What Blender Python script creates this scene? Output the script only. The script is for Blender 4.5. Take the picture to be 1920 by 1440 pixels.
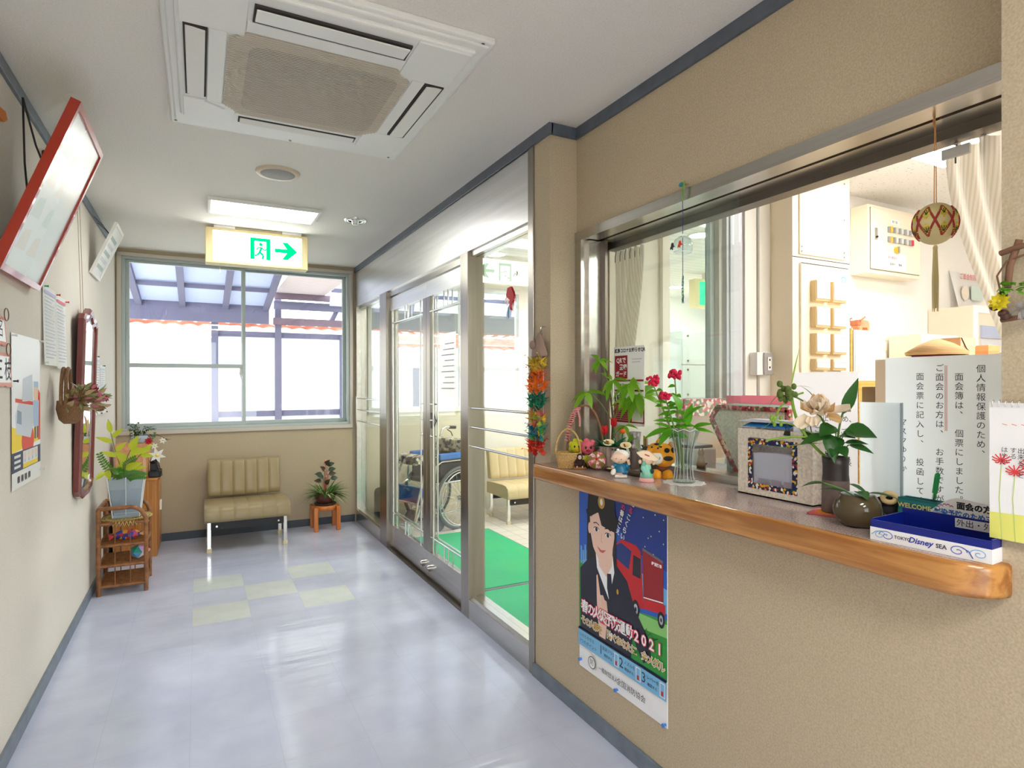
import bpy, bmesh, math, random
from mathutils import Vector, Matrix, Euler
random.seed(7)
SC = bpy.context.scene
COL = SC.collection
for _o in list(bpy.data.objects):
    bpy.data.objects.remove(_o)
PI = math.pi

# ------------------------------------------------------------------ camera, sky, exposure
cam_d = bpy.data.cameras.new('camera')
cam = bpy.data.objects.new('camera', cam_d)
COL.objects.link(cam)
YAW, PITCH, ROLL = 0.481074, -0.001845, -0.002133
_f = Vector((math.sin(YAW)*math.cos(PITCH), math.cos(YAW)*math.cos(PITCH), math.sin(PITCH)))
_r = Vector((math.cos(YAW), -math.sin(YAW), 0))
_u = _r.cross(_f)
_r, _u = _r*math.cos(ROLL)+_u*math.sin(ROLL), -_r*math.sin(ROLL)+_u*math.cos(ROLL)
mw = Matrix.Identity(4)
for i in range(3):
    mw[i][0], mw[i][1], mw[i][2] = _r[i], _u[i], -_f[i]
mw[2][3] = 1.35
cam.matrix_world = mw
cam_d.sensor_width = 36
cam_d.lens = 1126.307/1920*36
cam_d.shift_y = 2.156/1920
cam_d.clip_start = 0.02
SC.camera = cam
SC.view_settings.view_transform = 'Standard'
SC.view_settings.look = 'None'
SC.view_settings.gamma = 1
SC.view_settings.use_curve_mapping = False
SC.view_settings.exposure = 1.42
SC.cycles.use_denoising = True
SC.cycles.max_bounces = 12
SC.cycles.diffuse_bounces = 6
SC.cycles.glossy_bounces = 5
SC.cycles.transmission_bounces = 8
SC.cycles.transparent_max_bounces = 24
SC.cycles.caustics_reflective = False
SC.cycles.caustics_refractive = False
SC.cycles.sample_clamp_indirect = 6
W = bpy.data.worlds.new('overcast_sky')
SC.world = W
W.use_nodes = True
W.node_tree.nodes['Background'].inputs[0].default_value = (0.97, 0.985, 1.0, 1)
W.node_tree.nodes['Background'].inputs[1].default_value = 2.2

def portal(name, loc, rot, sx, sy):
    d = bpy.data.lights.new(name, 'AREA'); d.shape = 'RECTANGLE'; d.size = sx; d.size_y = sy
    d.cycles.is_portal = True
    o = bpy.data.objects.new(name, d); COL.objects.link(o)
    o.location = loc; o.rotation_euler = rot
    return o
portal('window_daylight', (0.37, 6.12, 1.7), (-PI/2, 0, 0), 1.9, 1.5)
portal('entrance_window_daylight', (2.4, 6.12, 1.75), (-PI/2, 0, 0), 1.8, 1.4)
portal('entrance_daylight', (5.98, 4.6, 1.2), (0, PI/2, 0), 2.2, 2.4)

portal('fill_door_daylight', (0.38, -3.14, 1.2), (PI/2, 0, 0), 1.75, 2.3)  # daylight through the added rear door, fill from behind the camera

def lamp(name, loc, sx, sy, power, col=(1, 1, 1)):
    d = bpy.data.lights.new(name, 'AREA'); d.shape = 'RECTANGLE'; d.size = sx; d.size_y = sy
    d.energy = power; d.color = col
    o = bpy.data.objects.new(name, d); COL.objects.link(o)
    o.location = loc
    return o

# ------------------------------------------------------------------ materials
def s2l(c):
    c = c/255
    return c/12.92 if c <= 0.04045 else ((c+0.055)/1.055)**2.4
def L(c): return (s2l(c[0]), s2l(c[1]), s2l(c[2]), 1)
_MC = {}
def M(name, col=(200, 200, 200), rough=0.5, metal=0.0, bump=0.0, scale=60.0, var=0.0, coat=0.0, emit=0.0, sub=0.0, spec=0.5, stretch=None, detail=4):
    if name in _MC: return _MC[name]
    m = bpy.data.materials.new(name); m.use_nodes = True
    nt = m.node_tree; p = nt.nodes['Principled BSDF']
    p.inputs['Base Color'].default_value = L(col)
    p.inputs['Roughness'].default_value = rough
    p.inputs['Metallic'].default_value = metal
    p.inputs['Coat Weight'].default_value = coat
    p.inputs['Specular IOR Level'].default_value = spec
    if sub: 
        p.inputs['Subsurface Weight'].default_value = sub; p.inputs['Subsurface Radius'].default_value = (0.01, 0.01, 0.01)
    if emit:
        p.inputs['Emission Color'].default_value = L(col); p.inputs['Emission Strength'].default_value = emit
    if bump or var:
        tc = nt.nodes.new('ShaderNodeTexCoord'); mp = nt.nodes.new('ShaderNodeMapping')
        nt.links.new(tc.outputs['Object'], mp.inputs[0])
        if stretch: mp.inputs['Scale'].default_value = stretch
        nz = nt.nodes.new('ShaderNodeTexNoise'); nz.inputs['Scale'].default_value = scale; nz.inputs['Detail'].default_value = detail
        nt.links.new(mp.outputs[0], nz.inputs[0])
        if var:
            cr = nt.nodes.new('ShaderNodeValToRGB')
            a = [max(0, v*(1-var)) for v in col]; b = [min(255, v*(1+var)) for v in col]
            cr.color_ramp.elements[0].color = L(a); cr.color_ramp.elements[1].color = L(b)
            cr.color_ramp.elements[0].position = 0.3; cr.color_ramp.elements[1].position = 0.7
            nt.links.new(nz.outputs[0], cr.inputs[0]); nt.links.new(cr.outputs[0], p.inputs['Base Color'])
        if bump:
            bp = nt.nodes.new('ShaderNodeBump'); bp.inputs['Strength'].default_value = bump; bp.inputs['Distance'].default_value = 0.004
            nt.links.new(nz.outputs[0], bp.inputs['Height']); nt.links.new(bp.outputs[0], p.inputs['Normal'])
    _MC[name] = m
    return m
def glass(name, tint=(255, 255, 255), rough=0.0, haze=0.0):
    """architectural glass: fresnel reflection over straight transmission"""
    if name in _MC: return _MC[name]
    m = bpy.data.materials.new(name); m.use_nodes = True; nt = m.node_tree
    nt.nodes.remove(nt.nodes['Principled BSDF']); out = nt.nodes['Material Output']
    ge = nt.nodes.new('ShaderNodeNewGeometry'); mr = nt.nodes.new('ShaderNodeMapRange')
    mr.inputs['To Min'].default_value = 1.5; mr.inputs['To Max'].default_value = 1/1.5
    nt.links.new(ge.outputs['Backfacing'], mr.inputs['Value'])
    fr = nt.nodes.new('ShaderNodeFresnel'); nt.links.new(mr.outputs[0], fr.inputs['IOR'])
    tr = nt.nodes.new('ShaderNodeBsdfTransparent'); tr.inputs[0].default_value = L(tint)
    gl = nt.nodes.new('ShaderNodeBsdfGlossy'); gl.inputs['Roughness'].default_value = rough
    mx = nt.nodes.new('ShaderNodeMixShader')
    nt.links.new(fr.outputs[0], mx.inputs[0]); nt.links.new(tr.outputs[0], mx.inputs[1]); nt.links.new(gl.outputs[0], mx.inputs[2])
    last = mx
    if haze:
        df = nt.nodes.new('ShaderNodeBsdfTranslucent'); df.inputs[0].default_value = L(tint)
        m2 = nt.nodes.new('ShaderNodeMixShader'); m2.inputs[0].default_value = haze
        nt.links.new(mx.outputs[0], m2.inputs[1]); nt.links.new(df.outputs[0], m2.inputs[2]); last = m2
    nt.links.new(last.outputs[0], out.inputs[0])
    _MC[name] = m
    return m
def emis(name, col, strength):
    if name in _MC: return _MC[name]
    m = bpy.data.materials.new(name); m.use_nodes = True; nt = m.node_tree
    nt.nodes.remove(nt.nodes['Principled BSDF'])
    e = nt.nodes.new('ShaderNodeEmission'); e.inputs[0].default_value = L(col); e.inputs[1].default_value = strength
    nt.links.new(e.outputs[0], nt.nodes['Material Output'].inputs[0])
    _MC[name] = m
    return m
def wood(name, c1, c2, axis='Y', scale=6.0, rough=0.35, coat=0.3):
    if name in _MC: return _MC[name]
    m = bpy.data.materials.new(name); m.use_nodes = True; nt = m.node_tree; p = nt.nodes['Principled BSDF']
    tc = nt.nodes.new('ShaderNodeTexCoord'); mp = nt.nodes.new('ShaderNodeMapping')
    sc = {'X': (0.05, 1, 1), 'Y': (1, 0.05, 1), 'Z': (1, 1, 0.05)}[axis]
    mp.inputs['Scale'].default_value = sc
    nz = nt.nodes.new('ShaderNodeTexNoise'); nz.inputs['Scale'].default_value = scale*14; nz.inputs['Detail'].default_value = 5; nz.inputs['Distortion'].default_value = 0.35
    cr = nt.nodes.new('ShaderNodeValToRGB'); cr.color_ramp.elements[0].color = L(c1); cr.color_ramp.elements[1].color = L(c2)
    cr.color_ramp.elements[0].position = 0.38; cr.color_ramp.elements[1].position = 0.6
    nt.links.new(tc.outputs['Object'], mp.inputs[0]); nt.links.new(mp.outputs[0], nz.inputs[0]); nt.links.new(nz.outputs[0], cr.inputs[0])
    nt.links.new(cr.outputs[0], p.inputs['Base Color']); p.inputs['Roughness'].default_value = rough; p.inputs['Coat Weight'].default_value = coat
    p.inputs['Coat Roughness'].default_value = 0.12
    _MC[name] = m
    return m
def patchwork(name, cols, scale=60, rough=0.8):
    """printed paper or cloth: voronoi cells in a handful of colours"""
    if name in _MC: return _MC[name]
    m = bpy.data.materials.new(name); m.use_nodes = True; nt = m.node_tree; p = nt.nodes['Principled BSDF']
    tc = nt.nodes.new('ShaderNodeTexCoord'); vo = nt.nodes.new('ShaderNodeTexVoronoi'); vo.inputs['Scale'].default_value = scale
    cr = nt.nodes.new('ShaderNodeValToRGB'); cr.color_ramp.interpolation = 'CONSTANT'
    n = len(cols)
    while len(cr.color_ramp.elements) < n: cr.color_ramp.elements.new(0.5)
    for i, c in enumerate(cols):
        cr.color_ramp.elements[i].position = i/n; cr.color_ramp.elements[i].color = L(c)
    sp = nt.nodes.new('ShaderNodeSeparateColor')
    nt.links.new(tc.outputs['Object'], vo.inputs[0]); nt.links.new(vo.outputs['Color'], sp.inputs[0]); nt.links.new(sp.outputs[0], cr.inputs[0])
    nt.links.new(cr.outputs[0], p.inputs['Base Color']); p.inputs['Roughness'].default_value = rough
    _MC[name] = m
    return m
def stripes(name, c1, c2, axis, scale, rough=0.9, sharp=0.08, pos=0.5, translucent=0.0, bump=0.0):
    """fine parallel stripes or grooves along one object axis"""
    if name in _MC: return _MC[name]
    m = bpy.data.materials.new(name); m.use_nodes = True; nt = m.node_tree; p = nt.nodes['Principled BSDF']
    tc = nt.nodes.new('ShaderNodeTexCoord'); sx = nt.nodes.new('ShaderNodeSeparateXYZ'); nt.links.new(tc.outputs['Object'], sx.inputs[0])
    mu = nt.nodes.new('ShaderNodeMath'); mu.operation = 'MULTIPLY'; mu.inputs[1].default_value = scale
    nt.links.new(sx.outputs['XYZ'.index(axis)], mu.inputs[0])
    fr = nt.nodes.new('ShaderNodeMath'); fr.operation = 'FRACT'; nt.links.new(mu.outputs[0], fr.inputs[0])
    cr = nt.nodes.new('ShaderNodeValToRGB'); cr.color_ramp.elements[0].color = L(c1); cr.color_ramp.elements[1].color = L(c2)
    cr.color_ramp.elements[0].position = pos; cr.color_ramp.elements[1].position = min(1, pos+sharp)
    nt.links.new(fr.outputs[0], cr.inputs[0]); nt.links.new(cr.outputs[0], p.inputs['Base Color']); p.inputs['Roughness'].default_value = rough
    if bump:
        bp = nt.nodes.new('ShaderNodeBump'); bp.inputs['Strength'].default_value = bump; bp.invert = True
        nt.links.new(fr.outputs[0], bp.inputs['Height'])
    if translucent:
        out = nt.nodes['Material Output']; t = nt.nodes.new('ShaderNodeBsdfTranslucent'); nt.links.new(cr.outputs[0], t.inputs[0])
        mx = nt.nodes.new('ShaderNodeMixShader'); mx.inputs[0].default_value = translucent
        nt.links.new(p.outputs[0], mx.inputs[1]); nt.links.new(t.outputs[0], mx.inputs[2]); nt.links.new(mx.outputs[0], out.inputs[0])
    _MC[name] = m
    return m
def thin(name, col, amount=0.4, rough=0.6):
    """leaf / paper: lets some light through"""
    if name in _MC: return _MC[name]
    m = bpy.data.materials.new(name); m.use_nodes = True; nt = m.node_tree; p = nt.nodes['Principled BSDF']
    p.inputs['Base Color'].default_value = L(col); p.inputs['Roughness'].default_value = rough
    t = nt.nodes.new('ShaderNodeBsdfTranslucent'); t.inputs[0].default_value = L(col)
    mx = nt.nodes.new('ShaderNodeMixShader'); mx.inputs[0].default_value = amount
    nt.links.new(p.outputs[0], mx.inputs[1]); nt.links.new(t.outputs[0], mx.inputs[2]); nt.links.new(mx.outputs[0], nt.nodes['Material Output'].inputs[0])
    _MC[name] = m
    return m

# ------------------------------------------------------------------ mesh builder
class B:
    def __init__(s): s.V = []; s.F = []; s.FM = []; s.S = []; s.mats = []; s.X = Matrix.Identity(4)
    def _m(s, m):
        if m not in s.mats: s.mats.append(m)
        return s.mats.index(m)
    def add(s, vs, fs, m, smooth=False):
        n = len(s.V); k = s._m(m)
        s.V += [tuple(s.X @ Vector(v)) for v in vs]
        for f in fs:
            s.F.append([n+i for i in f]); s.FM.append(k); s.S.append(smooth)
        return s
    def box(s, x0, x1, y0, y1, z0, z1, m, bev=0.0, seg=2, T=None):
        if bev <= 0:
            vs = [(x0,y0,z0),(x1,y0,z0),(x1,y1,z0),(x0,y1,z0),(x0,y0,z1),(x1,y0,z1),(x1,y1,z1),(x0,y1,z1)]
            fs = [(0,3,2,1),(4,5,6,7),(0,1,5,4),(1,2,6,5),(2,3,7,6),(3,0,4,7)]
            sm = False
        else:
            bm = bmesh.new(); bmesh.ops.create_cube(bm, size=1)
            for v in bm.verts:
                v.co = Vector(((x0+x1)/2+v.co.x*(x1-x0), (y0+y1)/2+v.co.y*(y1-y0), (z0+z1)/2+v.co.z*(z1-z0)))
            bmesh.ops.bevel(bm, geom=list(bm.edges), offset=bev, segments=seg, profile=0.5, affect='EDGES')
            bm.verts.index_update()
            vs = [tuple(v.co) for v in bm.verts]; fs = [[v.index for v in f.verts] for f in bm.faces]; bm.free(); sm = False
        if T: vs = [tuple(T @ Vector(v)) for v in vs]
        return s.add(vs, fs, m, sm)
    def cyl(s, p0, p1, r0, m, r1=None, n=16, cap=True, smooth=True):
        r1 = r0 if r1 is None else r1
        p0 = Vector(p0); p1 = Vector(p1); d = (p1-p0).normalized()
        a = d.orthogonal().normalized(); b = d.cross(a)
        vs = []
        for p, r in ((p0, r0), (p1, r1)):
            for i in range(n):
                t = 2*PI*i/n; vs.append(tuple(p+(a*math.cos(t)+b*math.sin(t))*r))
        fs = [(i, (i+1) % n, n+(i+1) % n, n+i) for i in range(n)]
        s.add(vs, fs, m, smooth)
        if cap: s.add(vs, [tuple(range(n))[::-1], tuple(range(n, 2*n))], m, False)
        return s
    def tube(s, pts, r, m, n=8, closed=False, cap=True):
        P = [Vector(p) for p in pts]; N = len(P)
        rs = r if isinstance(r, (list, tuple)) else [r]*N
        vs = []; a = None
        for i, p in enumerate(P):
            if closed: d = P[(i+1) % N]-P[i-1]
            else: d = P[min(i+1, N-1)]-P[max(i-1, 0)]
            d = d.normalized() if d.length > 1e-9 else Vector((0, 0, 1))
            if a is None: a = d.orthogonal().normalized()
            a = (a-d*a.dot(d))
            a = a.normalized() if a.length > 1e-6 else d.orthogonal().normalized()
            b = d.cross(a)
            for j in range(n):
                t = 2*PI*j/n; vs.append(tuple(p+(a*math.cos(t)+b*math.sin(t))*rs[i]))
        fs = []
        for i in range(N if closed else N-1):
            k = (i+1) % N
            for j in range(n):
                fs.append((i*n+j, i*n+(j+1) % n, k*n+(j+1) % n, k*n+j))
        s.add(vs, fs, m, True)
        if cap and not closed: s.add(vs, [tuple(range(n))[::-1], tuple(range((N-1)*n, N*n))], m, False)
        return s
    def lathe(s, prof, m, n=24, c=(0, 0, 0), sx=1, sy=1, smooth=True, cap=True, f=None):
        vs = []; k = len(prof)
        for r, z in prof:
            for j in range(n):
                t = 2*PI*j/n; rr = r*(f(t, z) if f else 1)
                vs.append((c[0]+rr*math.cos(t)*sx, c[1]+rr*math.sin(t)*sy, c[2]+z))
        fs = [(i*n+j, i*n+(j+1) % n, (i+1)*n+(j+1) % n, (i+1)*n+j) for i in range(k-1) for j in range(n)]
        s.add(vs, fs, m, smooth)
        if cap:
            if prof[0][0] > 1e-5: s.add(vs, [tuple(range(n))[::-1]], m)
            if prof[-1][0] > 1e-5: s.add(vs, [tuple(range((k-1)*n, k*n))], m)
        return s
    def ball(s, c, r, m, u=14, v=9, R=None, f=None):
        rx, ry, rz = (r, r, r) if not isinstance(r, (tuple, list)) else r
        vs = []
        for i in range(v+1):
            ph = PI*i/v
            for j in range(u):
                t = 2*PI*j/u
                p = Vector((rx*math.sin(ph)*math.cos(t), ry*math.sin(ph)*math.sin(t), -rz*math.cos(ph)))
                if f: p = f(p)
                if R: p = R @ p
                vs.append(tuple(p+Vector(c)))
        fs = [(i*u+j, i*u+(j+1) % u, (i+1)*u+(j+1) % u, (i+1)*u+j) for i in range(v) for j in range(u)]
        return s.add(vs, fs, m, True)
    def face(s, pts, m, double=False):
        return s.add(pts, [tuple(range(len(pts)))], m)
    def prism(s, pts, d, m):
        """flat outline pts (3D, planar) extruded by vector d"""
        n = len(pts); d = Vector(d); vs = [tuple(Vector(p)) for p in pts]+[tuple(Vector(p)+d) for p in pts]
        fs = [tuple(range(n))[::-1], tuple(range(n, 2*n))]+[(i, (i+1) % n, n+(i+1) % n, n+i) for i in range(n)]
        return s.add(vs, fs, m)
    def grid(s, fn, nu, nv, m, smooth=True):
        vs = [tuple(fn(i/nu, j/nv)) for i in range(nu+1) for j in range(nv+1)]
        fs = [(i*(nv+1)+j, (i+1)*(nv+1)+j, (i+1)*(nv+1)+j+1, i*(nv+1)+j+1) for i in range(nu) for j in range(nv)]
        return s.add(vs, fs, m, smooth)
    def leaf(s, base, d, ln, wd, m, up=(0, 0, 1), droop=0.3, fold=0.15, n=6, shape=0.45, tip=1.0):
        """pointed leaf starting at base along d, drooping"""
        d = Vector(d).normalized(); up = Vector(up)
        sd = d.cross(up); sd = sd.normalized() if sd.length > 1e-4 else d.orthogonal().normalized()
        nr = sd.cross(d).normalized()
        vs = []; p = Vector(base)
        for i in range(n+1):
            t = i/n
            w = wd*0.5*(math.sin(PI*t**(shape*1.55 if shape < .5 else shape)) if 0 < t < 1 else 0.02)
            dd = (d - nr*droop*2*t).normalized()
            if i: p = p+dd*ln/n
            nn = sd.cross(dd).normalized()
            vs += [tuple(p-sd*w+nn*w*fold*2), tuple(p), tuple(p+sd*w+nn*w*fold*2)]
        fs = []
        for i in range(n):
            a = i*3; fs += [(a, a+1, a+4, a+3), (a+1, a+2, a+5, a+4)]
        return s.add(vs, fs, m, True)
    def build(s, name, parent=None, loc=None, rot=None, auto=True, w=False):
        me = bpy.data.meshes.new(name)
        V = s.V
        o = bpy.data.objects.new(name, me)
        off = Vector((0, 0, 0))
        if parent is None and loc is None and auto and V:
            xs = [v[0] for v in V]; ys = [v[1] for v in V]; zs = [v[2] for v in V]
            off = Vector(((min(xs)+max(xs))/2, (min(ys)+max(ys))/2, min(zs))); o.location = off
        elif loc is not None: o.location = loc
        if w and parent is not None:
            p = parent
            while p: off = off+p.location; p = p.parent
        if off.length > 0: V = [(v[0]-off.x, v[1]-off.y, v[2]-off.z) for v in V]
        me.from_pydata(V, [], s.F)
        for m in s.mats: me.materials.append(m)
        for i, pl in enumerate(me.polygons):
            pl.material_index = s.FM[i]; pl.use_smooth = s.S[i]
        me.update()
        if rot is not None: o.rotation_euler = rot
        COL.objects.link(o)
        if parent is not None: o.parent = parent
        return o

def tag(o, label, cat, group=None, kind=None):
    o['label'] = label; o['category'] = cat
    if group: o['group'] = group
    if kind: o['kind'] = kind
    return o
def thing(name, label, cat, loc=(0, 0, 0), rz=0.0, group=None, rot=None):
    o = bpy.data.objects.new(name, None); COL.objects.link(o)
    o.empty_display_size = 0.05
    o.location = loc; o.rotation_euler = rot if rot else (0, 0, rz)
    return tag(o, label, cat, group)
def struct(o, label=None, cat=None):
    o['kind'] = 'structure'
    if label: o['label'] = label
    if cat: o['category'] = cat
    return o
def copy_thing(root, loc, rz=None, label=None):
    r = root.copy(); COL.objects.link(r); r.location = loc
    if rz is not None: r.rotation_euler = (0, 0, rz)
    if label: r['label'] = label
    for ch in list(root.children):
        c = ch.copy(); COL.objects.link(c); c.parent = r
        for g in list(ch.children):
            d = g.copy(); COL.objects.link(d); d.parent = c
    return r
def text_mesh(s, size, align='CENTER', bold=0.0, vertical=False, spacing=1.0, shear=0.0):
    cu = bpy.data.curves.new('lettering', 'FONT'); cu.body = s; cu.size = size
    cu.align_x = align; cu.align_y = 'CENTER'; cu.offset = bold; cu.resolution_u = 2; cu.shear = shear
    cu.space_character = spacing
    if vertical: cu.space_line = spacing*0.8
    ob = bpy.data.objects.new('lettering', cu); COL.objects.link(ob)
    dg = bpy.context.evaluated_depsgraph_get()
    me = bpy.data.meshes.new_from_object(ob.evaluated_get(dg))
    vs = [tuple(v.co) for v in me.vertices]; fs = [tuple(p.vertices) for p in me.polygons]
    bpy.data.objects.remove(ob); bpy.data.curves.remove(cu); bpy.data.meshes.remove(me)
    return vs, fs
def put_text(b, s, size, mat, O, U, Vv, bold=0.0, align='CENTER', vertical=False, spacing=1.0, sx=1.0, lift=0.0006, shear=0.0, rot=0.0):
    """write s on builder b with its centre at O; U = reading direction, Vv = up direction"""
    O = Vector(O); U = Vector(U).normalized(); Vv = Vector(Vv).normalized(); N = U.cross(Vv)
    if rot: U, Vv = U*math.cos(rot)+Vv*math.sin(rot), -U*math.sin(rot)+Vv*math.cos(rot)
    if vertical: s = '\n'.join(s)
    vs, fs = text_mesh(s, size, align, bold, vertical, spacing, shear)
    if vertical:
        ym = (min(v[1] for v in vs)+max(v[1] for v in vs))/2 if vs else 0
        vs = [(v[0], v[1]-ym, v[2]) for v in vs]
    b.add([tuple(O+U*v[0]*sx+Vv*v[1]+N*lift) for v in vs], fs, mat)
    return b
class Flat:
    """draws flat printed shapes in a plane: O origin, U across, V up (metres)"""
    def __init__(s, b, O, U, V):
        s.b = b; s.O = Vector(O); s.U = Vector(U).normalized(); s.V = Vector(V).normalized(); s.N = s.U.cross(s.V); s.k = 0
    def p(s, x, y, lift): return tuple(s.O+s.U*x+s.V*y+s.N*lift)
    def poly(s, pts, m, lift=None):
        s.k += 1
        l = 0.0003+0.00004*s.k if lift is None else lift
        s.b.face([s.p(x, y, l) for x, y in pts], m)
    def rect(s, x0, x1, y0, y1, m, lift=None): s.poly([(x0, y0), (x1, y0), (x1, y1), (x0, y1)], m, lift)
    def disc(s, x, y, rx, ry, m, n=24, rot=0, lift=None):
        s.poly([(x+rx*math.cos(t)*math.cos(rot)-ry*math.sin(t)*math.sin(rot), y+rx*math.cos(t)*math.sin(rot)+ry*math.sin(t)*math.cos(rot)) for t in [2*PI*i/n for i in range(n)]], m, lift)
    def line(s, pts, w, m, lift=None):
        s.k += 1; l = 0.0003+0.00004*s.k if lift is None else lift
        for (x0, y0), (x1, y1) in zip(pts[:-1], pts[1:]):
            d = Vector((x1-x0, y1-y0)); 
            if d.length < 1e-7: continue
            d.normalize(); nx, ny = -d.y*w/2, d.x*w/2
            s.b.face([s.p(x0+nx, y0+ny, l), s.p(x0-nx, y0-ny, l), s.p(x1-nx, y1-ny, l), s.p(x1+nx, y1+ny, l)], m)
    def text(s, t, x, y, size, m, lift=None, **k):
        s.k += 1; l = 0.0003+0.00004*s.k if lift is None else lift
        put_text(s.b, t, size, m, s.O+s.U*x+s.V*y, s.U, s.V, lift=l, **k)
def arc(c, r, a0, a1, n, f=lambda a, b: (a, 0, b)):
    return [f(c[0]+r*math.cos(a0+(a1-a0)*i/n), c[1]+r*math.sin(a0+(a1-a0)*i/n)) for i in range(n+1)]
# ------------------------------------------------------------------ the room
XL, XG, XR, YB, YA, H = -0.616, 1.378, 1.518, 5.99, 2.272, 2.50
YN = 0.592          # corner of the near pillar
CT = 1.004          # counter top
m_wallR = M('sprayed beige wall', (188, 172, 145), 0.9, bump=0.3, scale=200, var=0.06)
m_wallL = M('glare-lightened sprayed wall', (220, 213, 202), 0.85, bump=0.3, scale=170, var=0.025)  # same beige wall, made paler to put the window glare into its colour
m_ceil = M('off white ceiling', (232, 228, 221), 0.92, bump=0.35, scale=140, var=0.02)
m_slate = M('slate grey vinyl trim', (86, 93, 104), 0.45, var=0.06, scale=20)
m_slateL = M('blue grey vinyl baseboard', (112, 122, 134), 0.45, var=0.08, scale=15)
m_steel = M('brushed stainless steel', (196, 192, 186), 0.26, 1.0, var=0.04, scale=30, stretch=(1, 0.04, 1))
m_steelP = M('reflection-darkened stainless', (158, 151, 143), 0.28, 1.0, var=0.04, scale=30, stretch=(1, 1, 0.04))  # darker steel copy, the reflected dark corridor is put into its colour
m_steelH = M('hairline stainless header', (232, 231, 230), 0.33, 1.0, var=0.03, scale=30, stretch=(1, 0.03, 1))
m_steelD = M('dark stainless recess', (120, 112, 104), 0.35, 1.0)
m_chrome = M('polished chrome', (225, 225, 225), 0.08, 1.0)
m_glass = glass('window glass', (251, 254, 252))
m_alu = M('grey green aluminium', (176, 186, 184), 0.4, 0.3)
m_white = M('matt white', (236, 235, 230), 0.6)
m_paper = thin('white paper', (240, 240, 238), 0.15, 0.7)
m_black = M('black plastic', (24, 24, 26), 0.4)
m_ink = M('black ink', (28, 28, 32), 0.7)
m_inkred = M('red ink', (205, 45, 50), 0.7)

# floor: pale lavender vinyl with tile joints, waxed
def floor_mat():
    m = bpy.data.materials.new('waxed lavender vinyl'); m.use_nodes = True; nt = m.node_tree; p = nt.nodes['Principled BSDF']
    tc = nt.nodes.new('ShaderNodeTexCoord'); sx = nt.nodes.new('ShaderNodeSeparateXYZ'); nt.links.new(tc.outputs['Object'], sx.inputs[0])
    def joint(out, ofs):
        a = nt.nodes.new('ShaderNodeMath'); a.operation = 'ADD'; a.inputs[1].default_value = ofs; nt.links.new(out, a.inputs[0])
        d = nt.nodes.new('ShaderNodeMath'); d.operation = 'MULTIPLY'; d.inputs[1].default_value = 1/0.302; nt.links.new(a.outputs[0], d.inputs[0])
        f = nt.nodes.new('ShaderNodeMath'); f.operation = 'FRACT'; nt.links.new(d.outputs[0], f.inputs[0])
        c = nt.nodes.new('ShaderNodeMath'); c.operation = 'LESS_THAN'; c.inputs[1].default_value = 0.008; nt.links.new(f.outputs[0], c.inputs[0])
        return c
    j1 = joint(sx.outputs[0], 0.033+3.02); j2 = joint(sx.outputs[1], 0.127+6.04)
    mx = nt.nodes.new('ShaderNodeMath'); mx.operation = 'MAXIMUM'; nt.links.new(j1.outputs[0], mx.inputs[0]); nt.links.new(j2.outputs[0], mx.inputs[1])
    nz = nt.nodes.new('ShaderNodeTexNoise'); nz.inputs['Scale'].default_value = 5; nz.inputs['Detail'].default_value = 6; nt.links.new(tc.outputs['Object'], nz.inputs[0])
    cr = nt.nodes.new('ShaderNodeValToRGB'); cr.color_ramp.elements[0].color = L((192, 198, 222)); cr.color_ramp.elements[1].color = L((205, 211, 232))
    cr.color_ramp.elements[0].position = 0.3; cr.color_ramp.elements[1].position = 0.7
    nt.links.new(nz.outputs[0], cr.inputs[0])
    mc = nt.nodes.new('ShaderNodeMix'); mc.data_type = 'RGBA'; mc.inputs['B'].default_value = L((186, 189, 206))
    sc = nt.nodes.new('ShaderNodeMath'); sc.operation = 'MULTIPLY'; sc.inputs[1].default_value = 0.6; nt.links.new(mx.outputs[0], sc.inputs[0])
    nt.links.new(sc.outputs[0], mc.inputs['Factor']); nt.links.new(cr.outputs[0], mc.inputs['A']); nt.links.new(mc.outputs['Result'], p.inputs['Base Color'])
    p.inputs['Roughness'].default_value = 0.13
    n2 = nt.nodes.new('ShaderNodeTexNoise'); n2.inputs['Scale'].default_value = 3.0; n2.inputs['Detail'].default_value = 3
    mp = nt.nodes.new('ShaderNodeMapping'); mp.inputs['Scale'].default_value = (0.5, 4, 1); nt.links.new(tc.outputs['Object'], mp.inputs[0]); nt.links.new(mp.outputs[0], n2.inputs[0])
    bp = nt.nodes.new('ShaderNodeBump'); bp.inputs['Strength'].default_value = 0.06; bp.inputs['Distance'].default_value = 0.05
    nt.links.new(n2.outputs[0], bp.inputs['Height']); nt.links.new(bp.outputs[0], p.inputs['Normal'])
    return m
m_floor = floor_mat()
b = B().box(XL-0.12, XG, -3.0, YB+0.1, -0.1, 0, m_floor)
# inset cream tiles, flush in the floor
fl = b.build('floor', auto=False, loc=(0, 0, 0)); struct(fl)
m_cream = M('cream floor tile', (210, 217, 216), 0.15, var=0.02, scale=10)
for k, (tx, ty) in enumerate([(-0.033, 4.405), (-0.033, 3.80), (0.269, 4.103), (0.571, 4.405), (0.571, 3.80)]):
    b = B().box(tx, tx+0.302, ty, ty+0.302, -0.004, 0.0006, m_cream)
    struct(b.build('floor_tile'))
b = B().box(XL-0.12, XR+0.2, -3.0, YB+0.1, H, H+0.1, m_ceil)
struct(b.build('ceiling'))
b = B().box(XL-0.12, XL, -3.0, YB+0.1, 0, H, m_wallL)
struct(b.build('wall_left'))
b = B().box(XL-0.12, -0.5, -3.12, -3.0, 0, H, m_wallR).box(1.26, XG, -3.12, -3.0, 0, H, m_wallR).box(-0.5, 1.26, -3.12, -3.0, 2.36, H, m_wallR)
struct(b.build('wall_behind'))
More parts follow.
